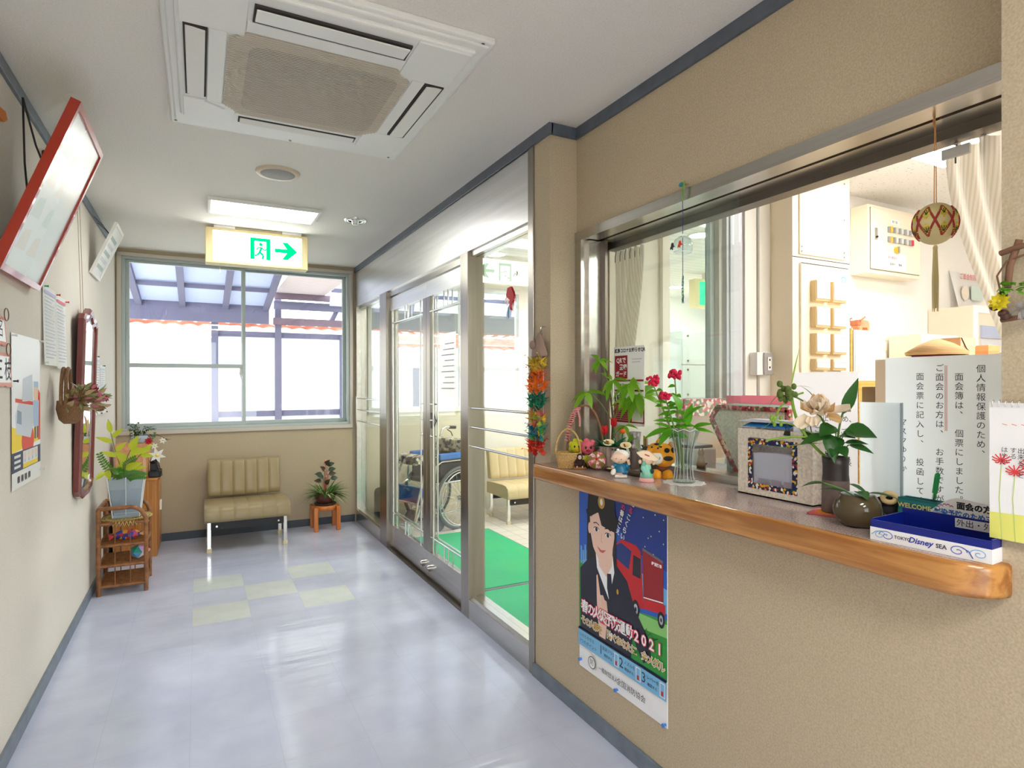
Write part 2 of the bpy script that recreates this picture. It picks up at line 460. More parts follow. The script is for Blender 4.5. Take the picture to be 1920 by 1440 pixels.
r = struct(thing('fill_door_rear', None, None, (0.38, -3.06, 0)))  # unseen glazed door, added to let in fill daylight
for k in ('label', 'category'):
    if k in r: del r[k]
b = B()
for bx in [(-0.5, -0.44, 0, 2.36), (1.20, 1.26, 0, 2.36), (0.35, 0.41, 0, 2.36), (-0.44, 1.20, 0, 0.08), (-0.44, 1.20, 2.30, 2.36)]: b.box(bx[0], bx[1], -3.08, -3.04, bx[2], bx[3], m_alu)
b.build('door_frame', r, w=True)
B().box(-0.44, 1.20, -3.065, -3.06, 0.08, 2.30, m_glass).build('glass_pane', r, w=True)
# back wall with the window opening
b = B()
b.box(XL, XG+0.02, YB, YB+0.12, 0, 0.94, m_wallR); b.box(XL, XG+0.02, YB, YB+0.12, 2.465, H, m_wallR)
b.box(XL, XL+0.012, YB, YB+0.12, 0.94, 2.465, m_wallR); b.box(1.352, XG+0.02, YB, YB+0.12, 0.94, 2.465, m_wallR)
struct(b.build('wall_back'))
# right wall: far column, low wall, recessed upper wall, near pillar
b = B()
b.box(XG, 1.70, YA, 2.425, 0, H, m_wallR)
b.box(XG, 1.50, YN, YA, 0, 0.94, m_wallR)
b.box(XR, 1.70, YN, YA, 2.028, H, m_wallR)
b.box(XG, 1.70, -3.0, YN, 0, H, m_wallR)
b.box(1.50, 1.70, YN, YA, 0, 0.94, m_wallR)
struct(b.build('wall_right'))
# trims
def trim(name, boxes, m):
    b = B()
    for bx in boxes: b.box(*bx, m, bev=0.002)
    return struct(b.build(name))
trim('trim_1', [(XG-0.012, XG+0.01, YA-0.012, YB, H-0.05, H+0.001), (XG, XR, YA-0.012, YA+0.01, H-0.05, H+0.001), (XR-0.012, XR+0.01, YN, YA, H-0.05, H+0.001)], m_slate)
trim('trim_2', [(XL-0.01, XL+0.014, -3, YB, H-0.05, H+0.001)], m_slateL)
trim('baseboard_left', [(XL-0.01, XL+0.012, -3, YB, 0, 0.062)], m_slateL)
trim('baseboard_right', [(XG-0.012, XG+0.01, -3, 2.425, 0, 0.062)], m_slateL)
trim('baseboard_back', [(XL, XG-0.01, YB-0.012, YB+0.01, 0, 0.066)], M('dark slate baseboard', (70, 78, 88), 0.5))

# ---- back window
m_cas = M('pale wood window casing', (205, 196, 184), 0.6)
wroot = struct(thing('window_1', None, None, (0.375, YB, 0.94)))
for k in ('label', 'category'):
    if k in wroot: del wroot[k]
b = B()
for bx in [(-0.604, 1.352, YB-0.02, YB+0.12, 0.925, 0.962), (-0.604, 1.352, YB-0.02, YB+0.12, 2.435, 2.466), (-0.604, -0.572, YB-0.02, YB+0.12, 0.962, 2.435), (1.322, 1.352, YB-0.02, YB+0.12, 0.962, 2.435)]:
    b.box(*bx, m_cas, bev=0.003)
b.build('window_casing', wroot, w=True)
b = B()
for bx in [(-0.572, 1.322, YB, YB+0.11, 0.962, 0.985), (-0.572, 1.322, YB, YB+0.11, 2.412, 2.435), (-0.572, -0.545, YB, YB+0.11, 0.985, 2.412), (1.295, 1.322, YB, YB+0.11, 0.985, 2.412)]:
    b.box(*bx, m_alu, bev=0.002)
b.build('window_frame', wroot, w=True)
m_wire = None
def sash(x0, x1, y, midrail):
    b = B(); t = 0.028
    b.box(x0, x1, y, y+0.03, 0.985, 1.018, m_alu, bev=0.002); b.box(x0, x1, y, y+0.03, 2.39, 2.412, m_alu, bev=0.002)
    b.box(x0, x0+t, y, y+0.03, 1.018, 2.39, m_alu, bev=0.002); b.box(x1-t, x1, y, y+0.03, 1.018, 2.39, m_alu, bev=0.002)
    if midrail: b.box(x0+t, x1-t, y, y+0.03, 1.50, 1.535, m_alu, bev=0.002)
    s = b.build('sash', wroot, w=True)
    if midrail:
        B().box(x0+t, x1-t, y+0.012, y+0.017, 1.535, 2.39, m_glass).build('glass_pane', s, w=True)
        B().box(x0+t, x1-t, y+0.012, y+0.017, 1.018, 1.50, glass('frosted glass', (250, 252, 255), 0.3, 0.14)).build('frosted_pane', s, w=True)
    else:
        B().box(x0+t, x1-t, y+0.012, y+0.017, 1.018, 2.39, m_glass).build('glass_pane', s, w=True)
        # wire mesh lines cast in the glass
    return s
s1 = sash(-0.545, 0.385, YB+0.02, True)
s2 = sash(0.352, 1.295, YB+0.065, False)
b = B().box(0.335, 0.36, YB+0.008, YB+0.02, 1.44, 1.50, m_alu, bev=0.003).tube([(0.345, YB+0.004, 1.49), (0.335, YB-0.004, 1.45), (0.345, YB-0.004, 1.42), (0.352, YB-0.002, 1.40)], 0.006, m_steel)
b.build('crescent_lock', s1, w=True)

# ---- stainless glass wall
b = B()
b.box(XG, XG+0.16, 2.425, YB, 2.115, H, m_steelH)
b.box(XG-0.004, XG, 2.425, YB, 2.45, 2.462, m_white)
struct(b.build('trim_3'))
b = B().box(XG-0.006, XG+0.10, 3.175, 3.288, 0, 2.115, m_steelP, bev=0.003); struct(b.build('trim_4'))
b = B().box(XG-0.006, XG+0.10, 4.87, 5.075, 0, 2.115, m_steelP, bev=0.003); struct(b.build('trim_5'))
b = B().box(XG-0.008, XG+0.10, 2.412, 2.462, 0, 2.45, m_steelP, bev=0.003); struct(b.build('trim_6'))
b = B().box(XG, XG+0.10, 5.945, YB, 0, 2.115, m_steel, bev=0.002); struct(b.build('trim_7'))
b = B().box(XG+0.02, XG+0.09, 3.288, 4.87, 2.07, 2.115, m_steel); b.box(XG-0.004, XG+0.11, 3.288, 4.87, -0.02, 0.006, m_steelD)
struct(b.build('trim_8'))
def fixed_panel(name, y0, y1, rail_end):
    r = struct(thing(name, None, None, (XG+0.05, (y0+y1)/2, 0)))
    for k in ('label', 'category'): 
        if k in r: del r[k]
    b = B().box(XG-0.004, XG+0.10, y0, y1, 0, 0.115, m_steel, bev=0.002).box(XG+0.01, XG+0.085, y0, y1, 0.115, 0.13, m_steel)
    b.build('kick_plate', r, w=True)
    b = B().box(XG+0.015, XG+0.08, y0, y1, 2.085, 2.115, m_steel); b.build('head_channel', r, w=True)
    B().box(XG+0.042, XG+0.05, y0, y1, 0.13, 2.085, m_glass).build('glass_pane', r, w=True)
    for z in (1.213, 1.103, 0.993):
        b = B().cyl((XG+0.012, y0-0.003, z), (XG+0.012, y1+0.003, z), 0.007, m_chrome, n=10)
        b.build('guard_rail', r, w=True)
    return r
fixed_panel('window_2', 2.462, 3.175, 0)
wf = fixed_panel('window_3', 5.075, 5.945, 0)
b = B().tube([(XG-0.004, 5.93, 1.23), (XG-0.004, 5.93, 0.97)], 0.006, m_steel); b.build('rail_upright', wf, w=True)

# ---- sliding doors
def door_leaf(name, y0, y1, meet_low):
    """leaf between y0 and y1; meet_low = the meeting stile is at y0"""
    r = struct(thing(name, None, None, (XG+0.055, (y0+y1)/2, 0)))
    for k in ('label', 'category'): 
        if k in r: del r[k]
    xa, xb = XG+0.03, XG+0.07
    b = B()
    b.box(xa, xb, y0, y1, 0.02, 0.195, m_steel, bev=0.002); b.box(xa, xb, y0, y1, 1.955, 2.062, m_steelH, bev=0.002)
    sm, so = (0.07, 0.035)
    ya, yb = (y0+sm, y1-so) if meet_low else (y0+so, y1-sm)
    b.box(xa, xb, y0, ya, 0.195, 1.955, m_steelP, bev=0.002); b.box(xa, xb, yb, y1, 0.195, 1.955, m_steelP, bev=0.002)
    b.build('door_frame', r, w=True)
    B().box(XG+0.046, XG+0.052, ya, yb, 0.195, 1.955, m_glass).build('glass_pane', r, w=True)
    for sx in (XG+0.034, XG+0.064):
        b = B()
        yv = ya+0.055 if meet_low else yb-0.055
        vv = yb-0.03 if meet_low else ya+0.03
        b.cyl((sx, yv, 0.195), (sx, yv, 1.955), 0.006, m_chrome, n=8)
        b.cyl((sx, vv, 0.195), (sx, vv, 1.955), 0.006, m_chrome, n=8)
        for z in (0.30, 1.85): b.cyl((sx, ya, z), (sx, yb, z), 0.006, m_chrome, n=8)
        ym = (ya+yb)/2
        for z0, z1 in ((0.195, 0.30), (1.85, 1.955)):
            for dy in (-0.035, 0.035): b.cyl((sx, ym+dy, z0), (sx, ym+dy, z1), 0.005, m_chrome, n=8)
        e = ya if meet_low else yb
        for z in (1.213, 1.103, 0.993): b.cyl((sx, e, z), (sx, yv, z), 0.006, m_chrome, n=8)
        b.build('door_bar', r, w=True)
    ky = y0+0.06 if meet_low else y1-0.075
    b = B().cyl((xa-0.022, ky, 0.09), (xa, ky, 0.09), 0.024, m_chrome, n=18).cyl((xa-0.03, ky, 0.09), (xa-0.022, ky, 0.09), 0.017, m_steel, n=18)
    b.build('lock_knob', r, w=True)
    return r, ya, yb
d1, d1a, d1b = door_leaf('door_1', 3.288, 3.985, False)
d2, d2a, d2b = door_leaf('door_2', 3.99, 4.87, True)

# ---- reception window surround
b = B()
xf = XR-0.012
b.box(xf, XR+0.004, YN+0.0005, YA-0.0005, 1.9992, 2.03, m_steel)                       # front face of the head
b.box(xf, xf+0.075, YN+0.0005, YA-0.0005, 1.990, 1.999, m_steel)                   # soffit strips with a groove
b.box(xf+0.075, xf+0.087, YN, YA-0.02, 1.998, 2.01, M('brass brown groove', (96, 74, 40), 0.5, 0.4))
b.box(xf+0.087, xf+0.16, YN, YA-0.02, 1.988, 2.0, m_steel)
b.box(xf+0.16, 1.72, YN, YA-0.02, 1.962, 2.03, m_steelD)
b.box(xf+0.0005, xf+0.03, YA-0.05, YA-0.0005, CT, 1.990, m_steel)                      # left jamb: face and reveal
b.box(xf+0.03, 1.60, YA-0.07, YA-0.0005, CT, 1.987, m_steel)
b.box(1.601, 1.6155, YA-0.10, YA-0.0005, CT, 1.986, m_steelD)
b.box(1.622, 1.71, YN, YA, 0.94, 1.033, m_steel, bev=0.003)                   # steel sill track
struct(b.build('trim_9'))
r = struct(thing('window_4', None, None, (1.63, 1.85, 1.033)))
for k in ('label', 'category'): 
    if k in r: del r[k]
m_glass2 = glass('sliding glass', (251, 254, 253))
B().box(1.630, 1.635, 1.452, YA-0.07, 1.033, 1.99, m_glass2).build('glass_pane', r, w=True)
B().box(1.652, 1.657, 1.50, YA-0.07, 1.033, 1.99, m_glass2).build('glass_pane', r, w=True)
# ------------------------------------------------------------------ entrance vestibule beyond the glass wall
VX = 6.2
m_tile = M('vestibule floor tile', (222, 212, 198), 0.4)
def tile_mat():
    m = bpy.data.materials.new('pale vestibule tiles'); m.use_nodes = True; nt = m.node_tree; p = nt.nodes['Principled BSDF']
    tc = nt.nodes.new('ShaderNodeTexCoord'); br = nt.nodes.new('ShaderNodeTexBrick')
    br.offset = 0; br.inputs['Scale'].default_value = 1; br.inputs['Brick Width'].default_value = 0.15; br.inputs['Row Height'].default_value = 0.15
    br.inputs['Mortar Size'].default_value = 0.004; br.inputs['Color1'].default_value = L((226, 217, 204)); br.inputs['Color2'].default_value = L((216, 206, 193)); br.inputs['Mortar'].default_value = L((178, 168, 158))
    nt.links.new(tc.outputs['Object'], br.inputs[0]); nt.links.new(br.outputs[0], p.inputs['Base Color']); p.inputs['Roughness'].default_value = 0.35
    return m
b = B().box(XG, VX, 2.42, YB+0.1, -0.12, -0.015, tile_mat()); struct(b.build('floor', auto=False, loc=(0, 0, 0)))
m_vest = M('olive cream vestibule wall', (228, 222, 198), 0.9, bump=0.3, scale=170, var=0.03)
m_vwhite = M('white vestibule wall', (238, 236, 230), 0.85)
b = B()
b.box(XG+0.02, 2.80, YB, YB+0.12, -0.02, 1.06, m_vest); b.box(2.80, VX, YB, YB+0.12, -0.02, 1.06, m_vwhite)  # right part of the low wall whitened to imitate glare on the glass
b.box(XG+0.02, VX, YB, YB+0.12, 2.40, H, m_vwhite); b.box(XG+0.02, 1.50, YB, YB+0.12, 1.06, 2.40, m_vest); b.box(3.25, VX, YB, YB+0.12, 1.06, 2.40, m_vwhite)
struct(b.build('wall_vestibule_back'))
r = struct(thing('window_5', None, None, (2.37, YB, 1.06)))
for k in ('label', 'category'): 
    if k in r: del r[k]
b = B()
for bx in [(1.50, 3.25, YB-0.02, YB+0.1, 1.06, 1.115), (1.50, 3.25, YB-0.01, YB+0.1, 2.36, 2.40), (1.50, 1.54, YB-0.01, YB+0.1, 1.115, 2.36), (3.21, 3.25, YB-0.01, YB+0.1, 1.115, 2.36), (2.50, 2.53, YB+0.02, YB+0.07, 1.115, 2.36)]:
    b.box(*bx, m_vwhite, bev=0.003)
b.build('window_frame', r, w=True)
B().box(1.54, 3.21, YB+0.04, YB+0.046, 1.115, 2.36, m_glass).build('glass_pane', r, w=True)
m_slat = stripes('white slatted ceiling', (232, 226, 222), (168, 158, 152), 'Y', 10.0, 0.6, 0.02, 0.94)
b = B().box(XG+0.16, VX, 2.42, YB+0.1, H-0.02, H+0.1, m_slat); struct(b.build('ceiling', auto=False, loc=(0, 0, 0)))
# entrance front: grey lintel over bright glazed doors
b = B().box(VX, VX+0.12, 2.3, YB+0.1, 2.22, H, M('grey lintel', (170, 174, 184), 0.7)).box(VX, VX+0.12, 2.3, 3.2, 0, 2.22, m_vwhite)
struct(b.build('wall_entrance'))
for name, y0, y1 in (('door_3', 3.2, 4.6), ('door_4', 4.6, YB)):
    r = struct(thing(name, None, None, (VX+0.05, (y0+y1)/2, 0)))
    for k in ('label', 'category'): 
        if k in r: del r[k]
    b = B()
    for bx in [(VX+0.03, VX+0.07, y0, y1, 0, 0.12), (VX+0.03, VX+0.07, y0, y1, 2.14, 2.22), (VX+0.03, VX+0.07, y0, y0+0.05, 0.12, 2.14), (VX+0.03, VX+0.07, y1-0.05, y1, 0.12, 2.14)]:
        b.box(*bx, m_steel)
    b.build('door_frame', r, w=True)
    B().box(VX+0.047, VX+0.053, y0+0.05, y1-0.05, 0.12, 2.14, m_glass).build('glass_pane', r, w=True)

# ------------------------------------------------------------------ office behind the reception window
m_off = M('white office wall', (240, 238, 234), 0.85)
m_offc = M('cream office wall', (240, 234, 220), 0.8)
m_panel = M('cream steel panel', (240, 230, 208), 0.45)
OX = 5.6
b = B().box(1.70, OX, -3.0, 2.42, -0.1, 0, M('office floor', (170, 165, 158), 0.5)); struct(b.build('floor'))
def dots_mat():
    m = bpy.data.materials.new('pitted ceiling board'); m.use_nodes = True; nt = m.node_tree; p = nt.nodes['Principled BSDF']
    tc = nt.nodes.new('ShaderNodeTexCoord'); vo = nt.nodes.new('ShaderNodeTexNoise'); vo.inputs['Scale'].default_value = 60; vo.inputs['Detail'].default_value = 1
    cr = nt.nodes.new('ShaderNodeValToRGB'); cr.color_ramp.elements[0].position = 0.30; cr.color_ramp.elements[1].position = 0.34
    cr.color_ramp.elements[0].color = L((196, 192, 188)); cr.color_ramp.elements[1].color = L((236, 234, 232))
    nt.links.new(tc.outputs['Object'], vo.inputs[0]); nt.links.new(vo.outputs[0], cr.inputs[0]); nt.links.new(cr.outputs[0], p.inputs['Base Color']); p.inputs['Roughness'].default_value = 0.9
    return m
b = B().box(1.70, OX, -3.0, 2.42, H, H+0.1, dots_mat()); struct(b.build('ceiling'))
b = B().box(OX, OX+0.1, -3.0, 2.42, 0, H, m_off).box(1.70, OX, -3.1, -3.0, 0, H, m_off); struct(b.build('wall_office_far'))
WX0, WX1 = 2.07, 2.455
b = B()
b.box(1.70, WX0, 2.30, 2.42, 0, H, m_offc); b.box(WX0, WX1, 2.30, 2.42, 0, 1.0, m_offc); b.box(WX0, WX1, 2.30, 2.42, 2.3, H, m_offc)
b.box(WX1, OX, 2.30, 2.42, 0, H, m_off)
struct(b.build('wall_office_back'))
r = struct(thing('window_6', None, None, (2.22, 2.30, 1.0)))
for k in ('label', 'category'): 
    if k in r: del r[k]
m_lav = M('pale grey window frame', (206, 208, 216), 0.4)
b = B()
b.box(WX0-0.045, WX0, 2.275, 2.42, 0.985, 2.32, m_offc); b.box(WX0, WX1+0.02, 2.275, 2.42, 0.985, 1.024, m_white)
b.box(WX1, WX1+0.02, 2.27, 2.42, 1.024, 2.32, m_lav)
b.build('window_frame', r, w=True)
b = B().box(WX1-0.055, WX1-0.022, 2.33, 2.36, 1.024, 2.30, m_alu).box(WX1-0.022, WX1, 2.30, 2.36, 1.024, 2.30, m_white); b.build('sash', r, w=True)
B().box(WX0, WX1-0.055, 2.342, 2.346, 1.024, 2.30, m_glass).build('glass_pane', r, w=True)
# flush sliding door beside it
r = struct(thing('door_5', None, None, (2.60, 2.29, 0)))
for k in ('label', 'category'): 
    if k in r: del r[k]
b = B().box(WX1+0.02, 2.565, 2.262, 2.30, 0, 2.4, m_lav).box(2.57, 2.655, 2.25, 2.30, 0, 2.42, m_white).box(2.662, 2.745, 2.235, 2.30, 0, 2.42, m_white)
b.build('door_frame', r, w=True)

# ceiling lamps of the office
def strip_lamp(x, y, sx, sy, label, e=9.0, group=None):
    t = thing('ceiling_lamp', label, 'ceiling lamp', (x, y, H), group=group)
    b = B().box(-sx/2-0.02, sx/2+0.02, -sy/2-0.02, sy/2+0.02, -0.012, 0.0, m_white, bev=0.003); b.build('lamp_frame', t)
    b = B().box(-sx/2, sx/2, -sy/2, sy/2, -0.02, -0.010, emis('lit diffuser %g' % e, (255, 253, 248), e)); b.build('diffuser', t)
    return t
strip_lamp(3.22, 1.62, 0.5, 0.26, 'lit rectangular ceiling lamp of the office, seen above the hanging thread ball', 14)
strip_lamp(3.3, -0.2, 1.2, 0.6, 'lit office ceiling lamp nearer the camera, behind the pillar', 12)
strip_lamp(3.3, -1.8, 1.2, 0.6, 'lit office ceiling lamp farthest behind the pillar', 12)

# ------------------------------------------------------------------ outside: yard, fence, canopy, neighbouring house
b = B().box(-8, 16, YB+0.1, 30, -0.25, -0.13, M('pale concrete yard', (205, 203, 198), 0.9)).box(VX+0.12, 16, -6, YB+0.1, -0.25, -0.13, M('pale concrete yard'))
b.box(-8, 16, -14, -3.12, -0.25, -0.13, M('pale concrete yard')); struct(b.build('ground'))
m_post = M('weathered grey steel', (112, 110, 136), 0.7, spec=0.2)
m_poly = thin('milky fence panel', (238, 242, 246), 0.5, 0.6)
m_smoke = thin('smoke tinted polycarbonate', (196, 202, 220), 0.4, 0.5)
m_brown = M('mauve brown fascia', (122, 104, 118), 0.8, spec=0.2)
FY = 9.0
m_beam0 = M('pale grey rail', (190, 190, 186), 0.8, spec=0.2)
t = thing('yard_fence', 'grey framed fence with milky white panels outside the back window', 'fence', (2.0, FY, -0.13))
px = (0.195, 0.99, 1.88, 3.0, 4.1, 5.2)
for x0, x1 in zip(px, px[1:]): B().box(x0, x1, FY+0.01, FY+0.02, 0.05, 2.02 if x0 < 1.8 else 1.58, m_poly).build('fence_panel', t, w=True)
for z, xa, xb in ((0.955, px[0], px[2]), (2.05, px[0], px[2]), (1.60, px[2], px[-1])): B().box(xa, xb, FY-0.02, FY+0.03, z-0.045, z+0.03, m_post if z != 1.6 else m_beam0).build('rail', t, w=True)
for x, h in zip(px, (2.2, 2.55, 2.05, 1.6, 1.6, 1.6)): B().box(x-0.042, x+0.042, FY-0.06, FY-0.0, -0.13, h, m_post).build('post', t, w=True)
b = B().box(-4.2, 0.12, FY+0.3, FY+0.4, -0.13, 1.62, M('white block wall', (232, 230, 226), 0.9)); struct(b.build('wall_yard'))
# canopy with sloping bars over the yard
t = thing('yard_canopy', 'sloping canopy of grey steel bars and smoky sheets outside the back window', 'canopy', (0.0, 7.6, 2.0))
def cz(y): return 2.35+0.165*(8.8-y)
def slab(b, x0, x1, y0, y1, th, m, dz=0.0):
    a, c = y0, y1
    b.add([(x0, a, cz(a)+dz), (x1, a, cz(a)+dz), (x1, c, cz(c)+dz), (x0, c, cz(c)+dz), (x0, a, cz(a)+dz+th), (x1, a, cz(a)+dz+th), (x1, c, cz(c)+dz+th), (x0, c, cz(c)+dz+th)],
          [(0, 3, 2, 1), (4, 5, 6, 7), (0, 1, 5, 4), (1, 2, 6, 5), (2, 3, 7, 6), (3, 0, 4, 7)], m)
for x in (-1.17, -0.66, -0.18, 0.32, 0.82):
    b = B(); slab(b, x-0.035, x+0.035, 6.25, 8.85, 0.07, m_post); b.build('canopy_bar', t, w=True)
b = B(); slab(b, -2.2, 0.86, 6.25, 8.85, 0.008, m_smoke, 0.075); b.build('canopy_sheet', t, w=True)
for y in (7.0, 8.0):
    b = B().box(-2.2, 0.84, y, y+0.05, cz(y)+0.01, cz(y)+0.06, m_post); b.build('cross_bar', t, w=True)
b = B().box(-2.6, 0.86, 8.82, 8.92, 2.18, 2.42, m_post); b.build('gutter_beam', t, w=True)
# arched canopy beyond the vestibule window
t = thing('arched_canopy', 'arched grey ribs and smoky sheets of the canopy outside the entrance glass', 'canopy', (4.0, 7.5, 2.0))
m_beam = M('grey beige beam', (128, 127, 120), 0.8, spec=0.2)
def az(v): return (6.5+1.95*math.sin(PI/2*v), 2.38+0.62*math.cos(PI/2*v))
for x in (1.95, 2.75, 3.55, 4.35, 5.15):
    b = B().tube([(x,)+az(i/10) for i in range(11)], 0.04, m_post, n=6); b.build('arch_rib', t, w=True)
b = B().grid(lambda u, v: (1.6+4.3*u, az(v)[0]+0.03, az(v)[1]+0.05), 4, 12, m_smoke); b.build('canopy_sheet', t, w=True)
b = B().box(5.78, 5.88, 8.46, 8.55, -0.13, 2.12, m_post); b.build('canopy_post', t, w=True)
b = B().box(2.15, 5.9, 8.45, 8.56, 2.12, 2.42, m_beam); b.build('gutter_beam', t, w=True)
b = B()
for v in (0.45, 0.75): y, z = az(v); b.box(1.6, 5.9, y, y+0.04, z-0.02, z+0.03, m_post)
b.build('cross_bar', t, w=True)
# eave of this building at the right of the window
t = thing('eave_soffit', 'pink white slatted eave with brown fascia boards outside the right window pane', 'eave', (1.2, 6.9, 2.5))
b = B().box(0.92, 1.58, 6.15, 8.70, 2.60, 2.63, stripes('slatted soffit', (218, 202, 202), (184, 166, 168), 'Y', 9, 0.9, 0.05, 0.85)); b.build('soffit', t, w=True)
b = B().box(0.92, 2.3, 8.70, 8.78, 2.52, 2.60, m_brown); b.build('fascia_board', t, w=True)
b = B().box(0.92, 2.4, 8.80, 8.86, 2.39, 2.50, m_post); b.build('fascia_board', t, w=True)
b = B().box(0.92, 2.5, 8.86, 8.94, 2.18, 2.275, m_brown); b.build('tie_beam', t, w=True)
b = B().tube([(1.80, 8.84, 2.50), (1.76, 8.88, 2.38), (1.70, 8.9, 2.25)], 0.035, m_post, n=6); b.build('brace', t, w=True)
# neighbouring houses
m_rt = M('orange roof tile', (150, 86, 72), 0.95, var=0.25, scale=3, spec=0.05)
def house(label, x0, x1, yf, ze, zr, run, wall_top):
    t = thing('neighbour_house', label, 'house', ((x0+x1)/2, yf+1, -0.13))
    b = B().box(x0+0.2, x1-0.2, yf+0.4, yf+3, -0.13, wall_top, M('white house wall', (236, 232, 226), 0.9)); b.build('wall', t, w=True)
    nx = int((x1-x0)/0.05)
    def roof(u, v):
        x = x0+(x1-x0)*u; k = v*(run/0.24); fr = k-math.floor(k)
        return (x, yf+run*v, ze+(zr-ze)*v+0.035*abs(math.sin(x*PI/0.26+math.floor(k)*0.5))+0.035*(1-fr))
    b = B().grid(roof, nx, 30, m_rt, smooth=False); b.build('tiled_roof', t, w=True)
    b = B().box(x0, x1, yf+0.02, yf+0.10, ze-0.12, ze, M('white eaves board', (225, 222, 220), 0.8)); b.build('eaves_board', t, w=True)
    return t
house('white house with a low tiled roof beyond the fence outside the back window', -8.0, 2.9, 11.8, 2.33, 2.46, 0.4, 2.2)
house('white house with orange tiled roof outside the entrance glass', 3.0, 9.5, 10.3, 1.95, 2.32, 0.9, 1.9)
# ------------------------------------------------------------------ ceiling fittings of the corridor
m_acw = M('off white plastic', (234, 234, 230), 0.4)
m_acw2 = M('off white flap', (230, 229, 224), 0.4)
m_gap = M('dark gap', (62, 56, 52), 0.8)
ac = thing('ceiling_air_conditioner', 'large white four way cassette air conditioner set in the corridor ceiling', 'air conditioner', (0.39, 2.375, 2.40))
b = B().box(-0.100, 0.880, 1.795, 2.958, 2.478, 2.501, m_acw, bev=0.006)
b.box(-0.085, 0.865, 1.81, 2.90, 2.468, 2.48, m_acw, bev=0.006)
for x, y in ((-0.085, 2.93), (0.865, 2.93), (0.865, 1.81), (0.39, 2.935)): b.cyl((x*0.97, y, 2.477), (x*0.97, y, 2.4755), 0.006, m_steelD, n=10)
b.build('outer_panel', ac, w=True)
b = B()
# face panel: a ring around the octagonal grille with four slots
x0, x1, y0, y1 = -0.062, 0.828, 1.835, 2.79
b.box(x0, x1, y0, y1, 2.452, 2.470, m_acw, bev=0.007)
PZ = 2.446
def plate(x0, x1, y0, y1): b.box(x0, x1, y0, y1, PZ, 2.456, m_acw, bev=0.0025)
plate(-0.05, 0.132, 2.60, 2.78); plate(0.640, 0.816, 2.60, 2.78); plate(-0.05, 0.132, 1.845, 2.068); plate(0.632, 0.816, 1.845, 2.088)
plate(0.03, 0.083, 2.070, 2.598); plate(0.690, 0.735, 2.090, 2.598)
plate(0.134, 0.630, 1.978, 2.038); plate(0.134, 0.638, 2.668, 2.690)
b.build('face_panel', ac, w=True)
def flap(x0, x1, y0, y1, axis, tilt):
    b = B().box(x0-0.002, x1+0.002, y0-0.002, y1+0.002, PZ-0.001, PZ+0.007, m_gap)
    cx, cy = (x0+x1)/2, (y0+y1)/2
    T = Matrix.Translation((cx, cy, PZ)) @ Matrix.Rotation(tilt, 4, axis) @ Matrix.Translation((-cx, -cy, -PZ))
    b.box(x0+0.004, x1-0.004, y0+0.004, y1-0.004, PZ-0.006, PZ-0.001, m_acw2, bev=0.0015, T=T)
    return b.build('louver_flap', ac, w=True)
flap(0.740, 0.808, 2.095, 2.590, 'Y', math.radians(-6)); flap(-0.038, 0.026, 2.075, 2.565, 'Y', math.radians(6))
flap(0.150, 0.620, 1.885, 1.970, 'X', math.radians(6)); flap(0.150, 0.622, 2.698, 2.745, 'X', math.radians(-8))
oc = [(0.144, 2.042), (0.616, 2.044), (0.684, 2.112), (0.684, 2.595), (0.617, 2.664), (0.148, 2.660), (0.087, 2.598), (0.087, 2.098)]
m_gr = M('beige grille bar', (214, 205, 190), 0.5); m_grb = M('grey filter behind grille', (112, 102, 92), 0.9); m_gre = M('beige grille', (206, 198, 184), 0.6)
b = B().prism([(x, y, PZ+0.001) for x, y in oc], (0, 0, 0.006), m_gre)
rp = []
for cx, cy, a0 in ((0.60, 2.16, -PI/2), (0.60, 2.57, 0), (0.20, 2.57, PI/2), (0.20, 2.16, PI)):
    rp += [(cx+0.05*math.cos(a0+PI/2*i/5), cy+0.05*math.sin(a0+PI/2*i/5), PZ+0.0007) for i in range(6)]
b.face(rp[::-1], m_grb)
n = 58
def oct_x(y):
    lo = 0.087+max(0, 2.098-y)*1.02+max(0, y-2.598)*0.98; hi = 0.684-max(0, 2.112-y)*1.0-max(0, y-2.595)*0.97
    return lo, hi
for i in range(n):
    y = 2.046+(2.660-2.046)*i/(n-1); lo, hi = oct_x(y)
    b.box(lo, hi, y-0.0021, y+0.0021, PZ-0.003, PZ-0.001, m_gr)
b.build('intake_grille', ac, w=True)
b = B().box(0.02, 0.10, 2.62, 2.632, PZ-0.0012, PZ, M('pale badge', (205, 206, 204), 0.3, 0.5), T=Matrix.Translation((0.06, 2.626, 0)) @ Matrix.Rotation(0.55, 4, 'Z') @ Matrix.Translation((-0.06, -2.626, 0)))
b.build('badge', ac, w=True)

t = thing('ceiling_speaker', 'round grey ceiling loudspeaker with a beige rim', 'speaker', (0.385, 3.475, H))
b = B().lathe([(0.088, -0.012), (0.108, -0.012), (0.114, -0.004), (0.114, 0.001)], M('beige rim', (206, 188, 164), 0.5), n=40, cap=False); b.build('rim', t)
b = B().lathe([(0.0, -0.017), (0.06, -0.016), (0.09, -0.011), (0.09, 0)], M('grey speaker mesh', (160, 158, 154), 0.7, bump=0.3, scale=900), n=40, cap=False); b.build('speaker_grille', t)

